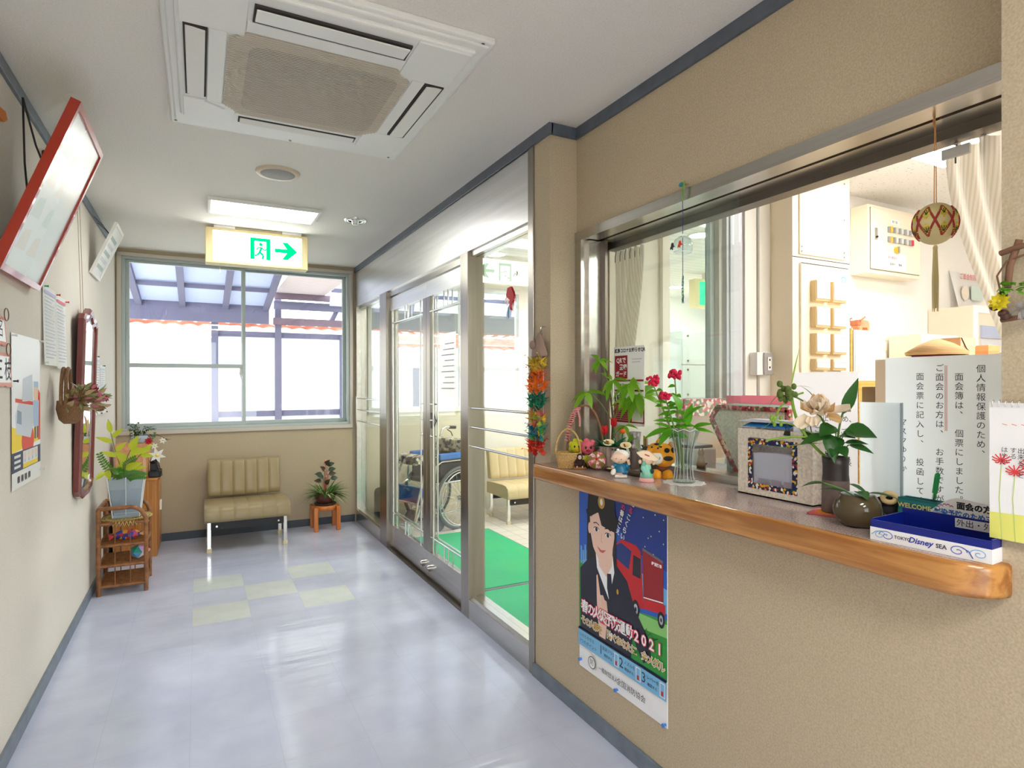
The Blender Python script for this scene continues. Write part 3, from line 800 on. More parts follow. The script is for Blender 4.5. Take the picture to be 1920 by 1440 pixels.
def corridor_lamp(x, y, label, e):
    t = thing('ceiling_lamp', label, 'ceiling lamp', (x, y, H))
    b = B()
    for bx in [(-0.335, 0.335, -0.17, -0.152), (-0.335, 0.335, 0.152, 0.17), (-0.335, -0.315, -0.152, 0.152), (0.315, 0.335, -0.152, 0.152)]:
        b.box(*bx, -0.022, 0.0, m_white, bev=0.003)
    b.build('lamp_frame', t)
    B().box(-0.315, 0.315, -0.152, 0.152, -0.016, -0.004, emis('fluorescent diffuser %g' % e, (255, 254, 252), e)).build('diffuser', t)
    return t
corridor_lamp(0.388, 4.26, 'lit white rectangular ceiling lamp just in front of the exit sign', 9.0)
corridor_lamp(0.388, -0.7, 'unseen ceiling lamp added for fill in the near part of the corridor before the air conditioner', 19.0)  # out of view, added to even out the corridor light
corridor_lamp(0.388, -1.7, 'unseen ceiling lamp added for fill beside the added rear glass door of the corridor', 19.0)  # second added fill lamp, also out of view

t = thing('ceiling_downlight', 'small round chrome downlight near the glass wall', 'downlight', (0.977, 4.24, H))
B().lathe([(0.050, -0.004), (0.066, -0.012), (0.076, -0.006), (0.077, 0.001)], m_chrome, n=32, cap=False).build('chrome_rim', t)
B().lathe([(0.0, -0.034), (0.018, -0.032), (0.024, -0.024), (0.024, -0.006), (0.05, -0.002)], m_chrome, n=24, cap=False).build('lamp_cone', t)

# exit sign
ex = thing('exit_sign', 'lit green and white emergency exit sign with arrow hanging from the ceiling', 'exit sign', (0.396, 4.86, 2.225))
m_exb = M('cream sign housing', (232, 214, 160), 0.5)
b = B().box(0.046, 0.746, 4.802, 4.92, 2.225, 2.478, m_exb, bev=0.004); b.build('housing', ex, w=True)
b = B().box(0.18, 0.62, 4.82, 4.90, 2.476, 2.501, M('olive cream bracket', (214, 208, 178), 0.6), bev=0.003).box(0.10, 0.24, 4.80, 4.84, 2.478, 2.5, m_white, bev=0.003).box(0.56, 0.70, 4.80, 4.84, 2.478, 2.5, m_white, bev=0.003); b.build('ceiling_bracket', ex, w=True)
m_sgw = emis('sign white light', (255, 255, 250), 3.4); m_sgg = emis('sign green light', (0, 160, 92), 1.3)
F = Flat(B(), (0.094, 4.8015, 2.243), (1, 0, 0), (0, 0, 1))
F.rect(0, 0.606, 0, 0.216, m_sgw)
W0 = 0.606
# running figure in a doorway, and the arrow
F.poly([(0.245, 0.03), (0.275, 0.03), (0.275, 0.165), (0.355, 0.165), (0.355, 0.03), (0.385, 0.03), (0.385, 0.19), (0.245, 0.19)], m_sgg)
F.disc(0.318, 0.143, 0.013, 0.013, m_sgg)
F.line([(0.325, 0.125), (0.310, 0.085), (0.335, 0.065), (0.330, 0.035)], 0.016, m_sgg); F.line([(0.310, 0.085), (0.292, 0.062), (0.276, 0.058)], 0.014, m_sgg); F.line([(0.322, 0.12), (0.345, 0.10), (0.355, 0.112)], 0.010, m_sgg); F.line([(0.322, 0.12), (0.298, 0.118), (0.290, 0.10)], 0.010, m_sgg)
F.poly([(0.415, 0.095), (0.50, 0.095), (0.465, 0.045), (0.505, 0.045), (0.575, 0.11), (0.505, 0.175), (0.465, 0.175), (0.50, 0.125), (0.415, 0.125)], m_sgg)
F.b.build('sign_face', ex, w=True)
b = B().tube([(0.14, 4.85, 2.225), (0.14, 4.85, 2.19)], 0.0015, m_white, n=5).cyl((0.14, 4.85, 2.165), (0.14, 4.85, 2.19), 0.006, m_white, r1=0.002, n=8); b.build('pull_cord', ex, w=True)

# ------------------------------------------------------------------ left wall
def tilted_frame(name, label, cat, y0, y1, bx, bz, tx, tz, fw, dep, mf, mface, glassy=True):
    """frame leaning out from the wall: bottom edge at (bx,bz), top edge at (tx,tz), front side faces +X"""
    t = thing(name, label, cat, (bx, (y0+y1)/2, bz), rot=(0, 0, 0))
    up = Vector((tx-bx, 0, tz-bz)); h = up.length; up.normalize(); nr = Vector((up.z, 0, -up.x))
    w = y1-y0
    def P(u, v, d): return tuple(Vector((0, 0, 0))+Vector((0, 1, 0))*(u)+up*v+nr*d)
    def bar(b, u0, u1, v0, v1, m):
        vs = [P(u0, v0, -dep), P(u1, v0, -dep), P(u1, v1, -dep), P(u0, v1, -dep), P(u0, v0, 0), P(u1, v0, 0), P(u1, v1, 0), P(u0, v1, 0)]
        b.add(vs, [(0, 3, 2, 1), (4, 5, 6, 7), (0, 1, 5, 4), (1, 2, 6, 5), (2, 3, 7, 6), (3, 0, 4, 7)], m)
    b = B(); a = w/2
    bar(b, -a, a, 0, fw, mf); bar(b, -a, a, h-fw, h, mf); bar(b, -a, -a+fw, fw, h-fw, mf); bar(b, a-fw, a, fw, h-fw, mf)
    b.build('frame', t)
    F = Flat(B(), P(-a+fw, fw, -dep*0.4), (0, 1, 0), up)
    return t, F, w-2*fw, h-2*fw, P, h
m_red = M('vermilion lacquer', (176, 44, 18), 0.25, coat=0.5)
rf, F, w_, h_, P, hh = tilted_frame('picture_frame', 'large red framed print tilted out from the left wall on a black cord', 'picture', 2.57, 3.13, -0.586, 1.74, -0.362, 2.345, 0.022, 0.032, m_red, None)
m_prn = M('pale print', (232, 238, 234), 0.6); m_grn = M('pale green print', (206, 226, 216), 0.6); m_beig = M('pale pink print', (232, 220, 206), 0.6)
F.rect(0, w_, 0, h_, m_prn)
random.seed(3)
for i in range(4):
    for j in range(3):
        x = 0.06+j*0.15+random.uniform(-.01, .01); y = 0.07+i*0.125
        mm = random.choice([m_grn, m_grn, m_beig]); F.poly([(x, y), (x+0.12, y+0.01), (x+0.10, y+0.09), (x+0.03, y+0.075)], mm)
F.b.build('print', rf)
g = B(); a = w_/2
g.add([P(-a, 0.022, -0.006), P(a, 0.022, -0.006), P(a, hh-0.022, -0.006), P(-a, hh-0.022, -0.006)], [(0, 1, 2, 3)], glass('picture glass', (250, 252, 250), 0.3)); g.build('cover_glass', rf)
b = B(); cx, cz = XL-rf.location.x+0.022, 2.452-1.74
b.tube([(cx, -0.02+0.08, cz), (cx+0.005, 0.06, cz-0.25), (cx+0.02, 0.05, 0.28)], 0.004, m_black, n=6)
b.tube([(cx, 0.06, cz), (cx+0.03, 0.11, cz-0.16), (cx+0.09, 0.17, 0.36)], 0.004, m_black, n=6)
for q in range(5): b.ball((cx+0.02+0.006*(q % 2), 0.05+0.008*(q % 3-1), 0.29-0.018*q), (0.011, 0.011, 0.012), m_black, u=8, v=6)
b.tube([(cx+0.02, 0.05, 0.24), (cx+0.012, 0.04, 0.20)], 0.003, m_black, n=6)
b.build('cord', rf)
pl = B().box(XL, XL+0.03, 3.34, 3.60, 2.10, 2.40, M('dark brown wood', (58, 34, 22), 0.4), bev=0.006).build('wooden_plaque'); tag(pl, 'dark brown wooden plaque hidden behind the red framed print', 'plaque')
o = B().prism([(XL+0.001, 2.60, 2.30), (XL+0.001, 2.72, 2.32), (XL+0.001, 2.745, 2.30), (XL+0.001, 2.70, 2.275), (XL+0.001, 2.60, 2.27)], (0.012, 0, 0), M('orange paper', (226, 128, 40), 0.7)).build('paper_ornament'); tag(o, 'orange paper ornament on the wall at the very left edge', 'ornament')
wf2, F, w_, h_, P, hh = tilted_frame('picture_frame', 'small white framed certificate tilted out from the left wall near the window', 'picture', 4.62, 4.975, -0.598, 2.06, -0.458, 2.396, 0.018, 0.018, m_white, None)
F.rect(0, w_, 0, h_, m_paper); m_gp = M('grey green print', (170, 182, 176), 0.6)
for i in range(5): F.rect(0.04, w_-0.04, 0.04+i*0.05, 0.066+i*0.05, M('light grey print', (206, 208, 208), 0.6) if i % 2 else m_gp)
F.b.build('certificate', wf2)
b = B(); cx = XL+0.616-0.598+0.0; cx = XL-(-0.598)+0.016
for dy in (-0.08, 0.10): b.tube([(cx, dy, 0.385), (cx+0.045, dy*0.6, 0.34), (0.10, dy*0.5, 0.26)], 0.002, m_black, n=5)
b.build('cord', wf2)

# mirror
mr = thing('wall_mirror', 'tall narrow wall mirror in a dark red crested frame hung on thin cords', 'mirror', (XL+0.008, 4.26, 0.70))
m_dr = M('dark red lacquer frame', (112, 30, 28), 0.22, coat=0.6)
outl = [(-0.275, 0.06), (-0.23, 0.03), (-0.10, 0.0), (0.10, 0.0), (0.23, 0.03), (0.275, 0.06), (0.275, 1.02), (0.23, 1.05), (0.12, 1.06), (0.03, 1.095), (-0.03, 1.095), (-0.12, 1.06), (-0.23, 1.05), (-0.275, 1.02)]
def inset(pts, k): 
    return [(y*(1-k/0.275), 0.545+(z-0.545)*(1-k/0.545)) for y, z in pts]
b = B(); T = Matrix.Rotation(math.radians(1.6), 4, 'Y'); b.X = T
outl = [(y*0.85, z) for y, z in outl]
n = len(outl); rings = [(outl, -0.006), (outl, 0.02), (inset(outl, 0.012), 0.030), (inset(outl, 0.03), 0.024), (inset(outl, 0.045), 0.028), (inset(outl, 0.06), 0.014)]
vs = [(x, y, z) for pts, x in rings for y, z in pts]
fs = [(k*n+i, k*n+(i+1) % n, (k+1)*n+(i+1) % n, (k+1)*n+i) for k in range(len(rings)-1) for i in range(n)]
b.add(vs, fs, m_dr); b.add(vs, [tuple(range(n))[::-1]], m_dr); b.build('frame', mr)
b = B(); b.X = T; b.face([(0.017, y, z) for y, z in inset(outl, 0.058)], M('mirror glass', (235, 238, 238), 0.02, 1.0)); b.build('mirror_glass', mr)
b = B()
for y0, y1 in ((-0.10, -0.06), (-0.02, 0.02)): b.tube([(0.0, y0, 1.74), (0.012, y1, 1.06)], 0.0016, M('thin beige cord', (170, 150, 120), 0.8), n=5)
b.build('cord', mr)

# poster with yellow foot
t = thing('wall_poster', 'white and yellow cartoon poster pinned to the left wall near the camera', 'poster', (XL+0.004, 3.05, 0.95))
F = Flat(B(), (XL+0.004, 2.82, 0.955), (0, 1, 0), (0, 0, 1)); PW, PH = 0.45, 0.59
m_yel = M('poster yellow', (246, 214, 28), 0.5); m_nav = M('poster navy', (52, 60, 92), 0.5); m_lb = M('poster pale blue', (176, 200, 226), 0.5); m_rd = M('poster red', (222, 66, 44), 0.5); m_gy = M('poster grey', (206, 212, 222), 0.5); m_skin = M('printed skin', (240, 206, 180), 0.5)
F.rect(0, PW, 0, PH, M('poster white', (244, 244, 244), 0.35))
F.poly([(0.0, 0.14), (PW, 0.16), (PW, 0.24), (0.40, 0.24), (0.30, 0.20), (0.06, 0.23), (0.0, 0.24)], m_yel); F.poly([(0.41, 0.16), (PW, 0.16), (PW, 0.36), (0.41, 0.38)], m_rd)
F.disc(0.24, 0.175, 0.10, 0.065, m_rd)
F.poly([(0.06, 0.21), (0.28, 0.18), (0.33, 0.24), (0.32, 0.31), (0.10, 0.33), (0.05, 0.28)], m_gy); F.poly([(0.07, 0.25), (0.14, 0.24), (0.14, 0.29), (0.08, 0.30)], M('poster steel', (140, 156, 180), 0.5))
F.poly([(0.05, 0.33), (0.34, 0.31), (0.34, 0.325), (0.05, 0.345)], m_rd)
F.poly([(0.33, 0.22), (0.42, 0.22), (0.43, 0.33), (0.32, 0.33)], m_lb); F.disc(0.375, 0.365, 0.04, 0.04, m_skin); F.rect(0.335, 0.415, 0.385, 0.41, m_lb)
F.rect(0.345, 0.372, 0.17, 0.22, m_nav); F.rect(0.388, 0.412, 0.17, 0.22, m_nav)
F.poly([(0.15, 0.33), (0.32, 0.33), (0.31, 0.44), (0.16, 0.42)], m_gy)
F.rect(0.0, PW, 0.065, 0.14, m_nav); F.rect(0.16, 0.40, 0.078, 0.135, m_paper); F.rect(0.16, 0.40, 0.068, 0.085, m_yel)
for i in range(4): F.disc(0.19+0.06*i, 0.115, 0.014, 0.016, m_skin); F.rect(0.18+0.06*i, 0.20+0.06*i, 0.09, 0.102, m_lb)
for i in range(3): F.rect(0.03, 0.12, 0.078+0.02*i, 0.088+0.02*i, m_paper)
for i in range(12): F.rect(0.06+0.018*i, 0.07+0.018*i, 0.02, 0.045, m_ink) if i % 3 else None
F.b.build('print', t, w=True)
def pin(p, m, par):
    b = B().cyl((0, 0, 0), (0.012, 0, 0), 0.003, m, n=8).cyl((0.012, 0, 0), (0.016, 0, 0), 0.005, m, n=8); b.X = Matrix.Identity(4)
    o = b.build('push_pin', par); o.location = Vector(p)-par.location; return o
m_pin = {'w': M('clear pin', (220, 220, 220), 0.2), 'r': M('red pin', (214, 40, 40), 0.3), 'g': M('green pin', (30, 160, 110), 0.3), 'k': M('black pin', (30, 30, 40), 0.3), 'b': M('blue pin', (70, 130, 220), 0.3)}
for y, z in ((2.83, 1.535), (3.26, 1.54), (3.26, 0.985)): pin((XL+0.004, y, z), m_pin['w'], t)
# two printed sheets
def sheet(label, y0, y1, z0, z1, head, pins, curl=0.0, group=None, lines=18, name='notice_sheet', cat='notice', x=XL+0.004, headm=None, drop=0.0):
    t = thing(name, label, cat, (x, (y0+y1)/2, z0), group=group)
    b = B().grid(lambda u, v: (x+0.002+curl*math.sin(PI*u)*(1-v)+0.006*(1-v)*(1-v), y0+(y1-y0)*u, z0+(z1-z0)*v-drop*u), 6, 8, m_paper)
    b.build('paper', t, w=True)
    b = B()
    m_l = M('faint grey print', (186, 190, 204), 0.6)
    def q(u0, u1, v0, v1, m):
        f = lambda u, v: (x+0.0032+curl*math.sin(PI*u)*(1-v)+0.006*(1-v)*(1-v)+0.0012, y0+(y1-y0)*u, z0+(z1-z0)*v-drop*u)
        b.face([f(u0, v0), f(u1, v0), f(u1, v1), f(u0, v1)], m)
    q(0.08, 0.92, 0.90, 0.94, headm)
    for i in range(lines): q(0.08, random.uniform(0.6, 0.93), 0.86-0.8*i/lines-0.012, 0.86-0.8*i/lines, m_l)
    b.build('printed_lines', t, w=True)
    for (u, v), k in pins: pin((x+0.003, y0+(y1-y0)*u, z0+(z1-z0)*v), m_pin[k], t)
    return t
m_vio = M('violet print', (176, 178, 220), 0.6); m_pkp = M('pink red print', (222, 110, 130), 0.6)
sheet('white printed sheet with a violet heading pinned under the red framed print', 3.32, 3.585, 1.44, 1.80, 0, [((0.1, 0.98), 'g'), ((0.05, 0.03), 'w')], 0.004, None, headm=m_vio)
sheet('white printed sheet with a red heading pinned left of the mirror', 3.59, 3.835, 1.43, 1.79, 0, [((0.05, 0.99), 'r'), ((0.97, 0.97), 'r')], 0.004, None, headm=m_pkp)
sheet('bluish printed sheet pinned half behind the mirror', 4.76, 5.04, 1.15, 1.545, 0, [((0.5, 0.99), 'k'), ((0.95, 0.01), 'k')], 0.006, None, headm=m_lb)
sheet('bluish printed sheet pinned nearest the window on the left wall', 5.06, 5.31, 1.15, 1.49, 0, [((0.5, 0.99), 'k'), ((0.95, 0.01), 'k')], 0.006, None, headm=m_lb)
# hanging paper name plates with rings
t = thing('hanging_name_plate', 'handwritten paper plates with pink ragged borders linked by rings at the left edge', 'sign', (XL+0.004, 2.70, 1.34))
m_pkb = M('pink ragged border', (232, 168, 156), 0.8)
b = B()
def plate2(z0, z1, y0, y1, sk):
    F = Flat(b, (XL+0.006, 0, 0), (0, 1, 0), (0, 0, 1))
    random.seed(5)
    pts = []
    def edge(a, c, n=12):
        for i in range(n): pts.append((a[0]+(c[0]-a[0])*i/n+random.uniform(-.004, .004), a[1]+(c[1]-a[1])*i/n+random.uniform(-.004, .004)))
    A, Bq, Cq, D = (y0+sk, z0), (y1+sk, z0), (y1, z1), (y0, z1)
    edge(A, Bq); edge(Bq, Cq); edge(Cq, D); edge(D, A)
    F.poly(pts, m_pkb); F.poly([(y0+sk+0.012, z0+0.014), (y1+sk-0.012, z0+0.014), (y1-0.012, z1-0.012), (y0+0.012, z1-0.012)], M('poster white'))
    return F
plate2(1.49, 1.59, 2.45, 2.73, 0.025); F = plate2(1.345, 1.465, 2.45, 2.79, 0.03)
F.text('枝', 2.765, 1.40, 0.085, m_ink, bold=0.001)
F.text('三', 2.66, 1.40, 0.085, m_ink, bold=0.001); F.text('名', 2.675, 1.545, 0.07, m_ink)
b.build('paper_plate', t, w=True)
for z, y in ((1.60, 2.715), (1.477, 2.74)):
    B().tube([(XL+0.014, y+0.028*math.cos(a), z+0.022*math.sin(a)) for a in [2*PI*i/20 for i in range(20)]], 0.0018, M('brown ring', (120, 70, 50), 0.4), n=6, closed=True).build('ring', t, w=True)
pin((XL+0.004, 2.845, 1.365), m_pin['k'], t)

# generic leaves / stems
def stem(b, pts, r, m, n=6): b.tube(pts, r, m, n=n)
def bez(p0, p1, p2, n=8):
    p0, p1, p2 = Vector(p0), Vector(p1), Vector(p2)
    return [p0*(1-t)**2+p1*2*t*(1-t)+p2*t*t for t in [i/n for i in range(n+1)]]
def flower(b, c, r, petals, m, mc=None, d=(0, -1, 0), cup=0.4, wd=0.8, layers=1):
    d = Vector(d).normalized(); a = d.orthogonal().normalized(); e = d.cross(a)
    for l in range(layers):
        rr = r*(1-0.25*l); cu = cup+0.5*l
        for i in range(petals):
            t = 2*PI*i/petals+l*0.5
            rad = a*math.cos(t)+e*math.sin(t)
            b.leaf(Vector(c)+d*0.001*l, rad+d*cu, rr, rr*wd, m, up=d, droop=0.15, fold=0.1, n=4, shape=0.5)
    if mc: b.ball(Vector(c)+d*r*0.15, r*0.2, mc, u=8, v=6)

# flower basket on the wall
fb = thing('hanging_flower_basket', 'small wicker wall basket of dried flowers hanging between the sheets and the mirror', 'basket', (XL+0.01, 3.54, 1.165))
m_wick = M('dark wicker', (128, 92, 60), 0.7, bump=0.8, scale=220, var=0.2)
b = B().lathe([(0.035, 0.0), (0.06, 0.02), (0.075, 0.07), (0.07, 0.11)], m_wick, n=18, c=(0.06, 0, 0), sx=0.75); b.build('basket_body', fb)
for dx in (0.0, 0.018):
    b = B().tube([(0.035+dx, 0.07*math.cos(a), 0.09+0.175*math.sin(a)) for a in [PI*i/14 for i in range(15)]], 0.008, m_wick, n=7); b.build('handle', fb)
random.seed(11)
m_df = [thin('dried olive', (158, 146, 92), 0.3), thin('dried tan', (196, 168, 126), 0.3), thin('dusty pink', (206, 130, 140), 0.2), thin('dried brown', (120, 90, 58), 0.2), thin('pale green', (150, 164, 110), 0.2)]
b = B()
for i in range(230):
    a = random.uniform(0, 2*PI); el = random.uniform(-0.6, 1.2)
    d = Vector((0.7+0.9*math.cos(a)*math.cos(el), 0.9*math.sin(a)*math.cos(el), math.sin(el)*0.8))
    if d.x < 0: d.x = -d.x*0.3
    b.leaf(Vector((0.06+random.uniform(-.02, .03), random.uniform(-.05, .05), 0.10+random.uniform(-.02, .03)))+d*random.uniform(0, .085), d, random.uniform(0.03, 0.062), random.uniform(0.010, 0.026), random.choice(m_df), up=(random.uniform(-.5, 1), random.uniform(-1, .4), random.uniform(-.6, 1)), droop=random.uniform(-.3, .9))
b.build('dried_foliage', fb)
for p, rr, mm in (((0.15, -0.02, 0.165), 0.034, thin('magenta bloom', (160, 32, 66), 0.2)), ((0.165, 0.0, 0.125), 0.038, thin('pink bloom', (214, 120, 150), 0.25)), ((0.195, 0.02, 0.12), 0.024, thin('magenta bloom', (160, 32, 66), 0.2)), ((0.10, -0.03, 0.17), 0.022, m_df[4])):
    b = B(); flower(b, p, rr, 8, mm, d=(0.7, -0.6, 0.3), layers=2); b.build('bloom', fb)
b = B()
for k, (dy, dz) in enumerate(((-0.02, -0.10), (0.04, -0.09))): b.leaf((0.11, 0.02, 0.04), (0.25, dy*6, -1), 0.12, 0.03, thin('pink ribbon', (222, 168, 160), 0.2), up=(1, 0, 0), droop=0.1)
b.build('ribbon', fb)

# ------------------------------------------------------------------ rattan shelf, vase and greenery
m_rat = M('brown rattan', (136, 86, 44), 0.35, coat=0.3, var=0.2, scale=30)
rs = thing('rattan_shelf', 'small brown rattan shelf with three slatted tiers beside the left wall', 'shelf', (-0.438, 4.78, 0))
xw, y0, y1 = 0.13, -0.165, 0.165
for y in (y0, y1):
    b = B().tube([(-xw, y, 0)]+[(-xw, y, z) for z in (0.2, 0.4, 0.55)], 0.0145, m_rat, n=10); b.build('leg', rs)
    b = B().tube([(xw, y, 0), (xw, y, 0.3), (xw, y, 0.45)]+[(xw-0.085+0.085*math.cos(a), y, 0.45+0.105*math.sin(a)) for a in [PI/2*i/7 for i in range(1, 8)]]+[(-xw, y, 0.555)], 0.0135, m_rat, n=10); b.build('leg', rs)
b = B().tube([(-xw, y0, 0.552), (-xw, y1, 0.552)], 0.013, m_rat, n=8); b.build('top_rail', rs)
for z in (0.055, 0.185, 0.315, 0.455):
    b = B()
    for y in (y0, y1): b.cyl((-xw, y, z), (xw, y, z), 0.0105, m_rat, n=8)
    for x in (-xw, xw): b.cyl((x, y0, z), (x, y1, z), 0.0105, m_rat, n=8)
    k = 15
    for i in range(k): y = y0+(y1-y0)*(i+0.5)/k; b.cyl((-xw, y, z+0.006), (xw, y, z+0.006), 0.0062, m_rat, n=6)
    b.build('shelf_tier', rs)
b = B()
for y in (y0, y1):
    for x in (-0.042, 0.042): b.cyl((x, y, 0.055), (x, y, 0.455), 0.0035, m_rat, n=6)
b.build('spindle', rs)
dl = thing('crochet_doily', 'yellow beige crochet doily on the top tier of the rattan shelf', 'doily', (-0.425, 4.76, 0.469))
m_cro = M('ecru crochet', (214, 190, 120), 0.9, bump=0.5, scale=300)
b = B(); 
for rr, zz in ((0.04, 0.002), (0.075, 0.002), (0.11, 0.001)): b.tube([(rr*math.cos(2*PI*i/24), rr*1.1*math.sin(2*PI*i/24), zz) for i in range(24)], 0.0028, m_cro, n=5, closed=True)
for i in range(24):
    a = 2*PI*i/24; b.tube([(0.01*math.cos(a), 0.01*math.sin(a), 0.002), (0.11*math.cos(a), 0.121*math.sin(a), 0.001)], 0.0022, m_cro, n=5)
b.lathe([(0.0, 0.0015), (0.075, 0.0015)], m_cro, n=24, cap=False); b.build('doily_centre', dl)
b = B()
for i in range(40):
    a = 2*PI*i/40; a2 = a+2*PI/40; am = (a+a2)/2
    fx = lambda t, r, z: (min(r*math.cos(t), 0.165), -abs(0) + r*1.25*math.sin(t), z)
    b.tube([fx(a, 0.11, 0.001), fx(am, 0.128, -0.003), fx(a2, 0.11, 0.001)], 0.0022, m_cro, n=5)
    dz = -0.030 if math.sin(am) < -0.4 else -0.002
    b.tube([fx(am, 0.128, -0.003), fx(a2, 0.145, dz), fx(am+2*PI/40, 0.128, -0.003)], 0.0022, m_cro, n=5)
b.build('lace_edge', dl)
m_cry = glass('vase crystal', (234, 240, 244))
vs = thing('crystal_vase', 'square flared crystal vase of leafy branches on the rattan shelf', 'vase', (-0.425, 4.74, 0.474))
def sq(r): return [(-r, -r*0.8), (r, -r*0.8), (r, r*0.8), (-r, r*0.8)]
def frus(b, lv, m):
    P = [(x, y, z) for r, z in lv for x, y in sq(r)]; k = len(lv)
    fs = [(i*4+j, i*4+(j+1) % 4, (i+1)*4+(j+1) % 4, (i+1)*4+j) for i in range(k-1) for j in range(4)]+[(3, 2, 1, 0), (k*4-4, k*4-3, k*4-2, k*4-1)]
    b.add(P, fs, m)
m_glaze = M('cut crystal', (226, 232, 238), 0.06, spec=0.8)
b = B(); frus(b, [(0.072, 0.0), (0.075, 0.02), (0.103, 0.275), (0.098, 0.275), (0.070, 0.035)], m_cry)
for sx in (-1, 1):
    for sy in (-1, 1): b.tube([(sx*0.074, sy*0.06, 0.004), (sx*0.102, sy*0.082, 0.274)], 0.004, m_glaze, n=6)
for x in (0.0,): b.tube([(x, -0.062, 0.02), (x*1.3, -0.083, 0.27)], 0.003, m_glaze, n=5)
b.build('glass_body', vs)
b = B().box(-0.071, 0.071, -0.057, 0.057, 0.001, 0.022, M('thick crystal foot', (206, 214, 222), 0.08)); b.build('foot', vs)
b = B(); frus(b, [(0.068, 0.025), (0.096, 0.255)], thin('frosted liner', (252, 252, 255), 0.65)); b.build('paper_lining', vs)
m_yg = thin('yellow green leaf', (206, 216, 66), 0.5, 0.35); m_mg = thin('mid green leaf', (84, 140, 48), 0.35, 0.35); m_dg = thin('dark green leaf', (38, 74, 34), 0.25, 0.35); m_stem = M('green stem', (126, 140, 70), 0.6)
random.seed(21)
b = B(); bb = B(); O = Vector((-0.01, 0, 0.25))
def branch(b, bl, pts, n, ln, wd, m, spread=0.9, r=0.003, tipleaf=True):
    P = bez(*pts, n=10); stem(b, P, r, m_stem)
    for i in range(n):
        t = 0.35+0.62*i/max(1, n-1); k = min(9, int(t*10)); p = P[k]; d = (P[k+1]-P[k]).normalized(); sd = d.cross(Vector((0, 1, 0))).normalized()*(1 if i % 2 else -1)
        bl.leaf(p, d*0.55+sd*spread+Vector((0, -0.35, 0.1)), ln*random.uniform(.8, 1.15), wd, m, up=(0, -1, 0.3), droop=random.uniform(0.05, .4))
    if tipleaf: bl.leaf(P[-1], P[-1]-P[-2], ln, wd, m, up=(0, -1, 0.3), droop=0.1)
branch(b, bb, (O, O+Vector((-0.05, -0.02, 0.16)), O+Vector((-0.075, -0.03, 0.31))), 5, 0.095, 0.034, m_yg)
branch(b, bb, (O, O+Vector((-0.06, -0.06, 0.12)), O+Vector((-0.10, -0.12, 0.07))), 2, 0.085, 0.036, m_yg)
branch(b, bb, (O, O+Vector((0.0, -0.07, 0.12)), O+Vector((0.04, -0.10, 0.20))), 3, 0.11, 0.05, m_yg)
branch(b, bb, (O, O+Vector((0.05, 0.0, 0.12)), O+Vector((0.10, -0.03, 0.17))), 3, 0.09, 0.034, m_yg)
bb.build('yellow_leaves', vs)
bb = B()
def fern(b, bl, pts, n, ln, m):
    P = bez(*pts, n=14); stem(b, P, 0.002, m_stem)
    for i in range(2, 15):
        d = (P[i]-P[i-1]).normalized(); s0 = d.cross(Vector((0.2, -0.9, 0.3))).normalized()
        for s in (-1, 1): bl.leaf(P[i], s0*s+d*0.4, ln*(1-0.5*i/14), ln*0.36, m, up=(0, -1, 0.4), droop=0.1, n=3)
fern(b, bb, (O, O+Vector((-0.10, -0.05, 0.06)), O+Vector((-0.13, -0.09, 0.18))), 8, 0.045, m_mg)
fern(b, bb, (O, O+Vector((0.03, -0.10, 0.05)), O+Vector((0.12, -0.14, 0.03))), 8, 0.055, m_mg)
fern(b, bb, (O, O+Vector((-0.04, -0.09, 0.07)), O+Vector((-0.02, -0.15, 0.06))), 8, 0.055, m_mg)
fern(b, bb, (O, O+Vector((-0.02, -0.02, 0.1)), O+Vector((0.06, -0.04, 0.14))), 8, 0.04, m_mg)
bb.build('green_sprays', vs)
b.build('stems', vs)
# paper fish and patchwork ball on the tiers
ff = thing('paper_fish', 'multicoloured folded paper fish on the upper tier of the rattan shelf', 'paper craft', (-0.42, 4.70, 0.328), rz=0.1)
m_fish = patchwork('fish paper', [(60, 90, 180), (200, 50, 60), (230, 160, 40), (70, 60, 140), (60, 170, 190), (210, 80, 120)], 48)
b = B().ball((0, 0, 0.034), (0.075, 0.022, 0.034), m_fish, u=12, v=8); b.build('fish_body', ff)
b = B().prism([(0.06, -0.004, 0.03), (0.125, -0.004, 0.06), (0.105, -0.004, 0.03), (0.125, -0.004, 0.004)], (0, 0.008, 0), M('beige fold paper', (214, 170, 120), 0.7)); b.build('tail_fin', ff)
b = B().prism([(-0.07, -0.004, 0.03), (-0.105, -0.004, 0.048), (-0.10, -0.004, 0.004)], (0, 0.008, 0), M('red dotted paper', (206, 60, 70), 0.7)); b.build('fin', ff)
ff2 = thing('paper_ball', 'faceted patchwork paper ball in pastel triangles on the middle tier', 'paper craft', (-0.358, 4.70, 0.196))
def facet(b, c, r, ms):
    t = (1+5**.5)/2; V = [(-1, t, 0), (1, t, 0), (-1, -t, 0), (1, -t, 0), (0, -1, t), (0, 1, t), (0, -1, -t), (0, 1, -t), (t, 0, -1), (t, 0, 1), (-t, 0, -1), (-t, 0, 1)]
    Fs = [(0, 11, 5), (0, 5, 1), (0, 1, 7), (0, 7, 10), (0, 10, 11), (1, 5, 9), (5, 11, 4), (11, 10, 2), (10, 7, 6), (7, 1, 8), (3, 9, 4), (3, 4, 2), (3, 2, 6), (3, 6, 8), (3, 8, 9), (4, 9, 5), (2, 4, 11), (6, 2, 10), (8, 6, 7), (9, 8, 1)]
    V = [Vector(v).normalized()*r+Vector(c) for v in V]
    for i, f in enumerate(Fs): b.face([V[k] for k in f], ms[i % len(ms)])
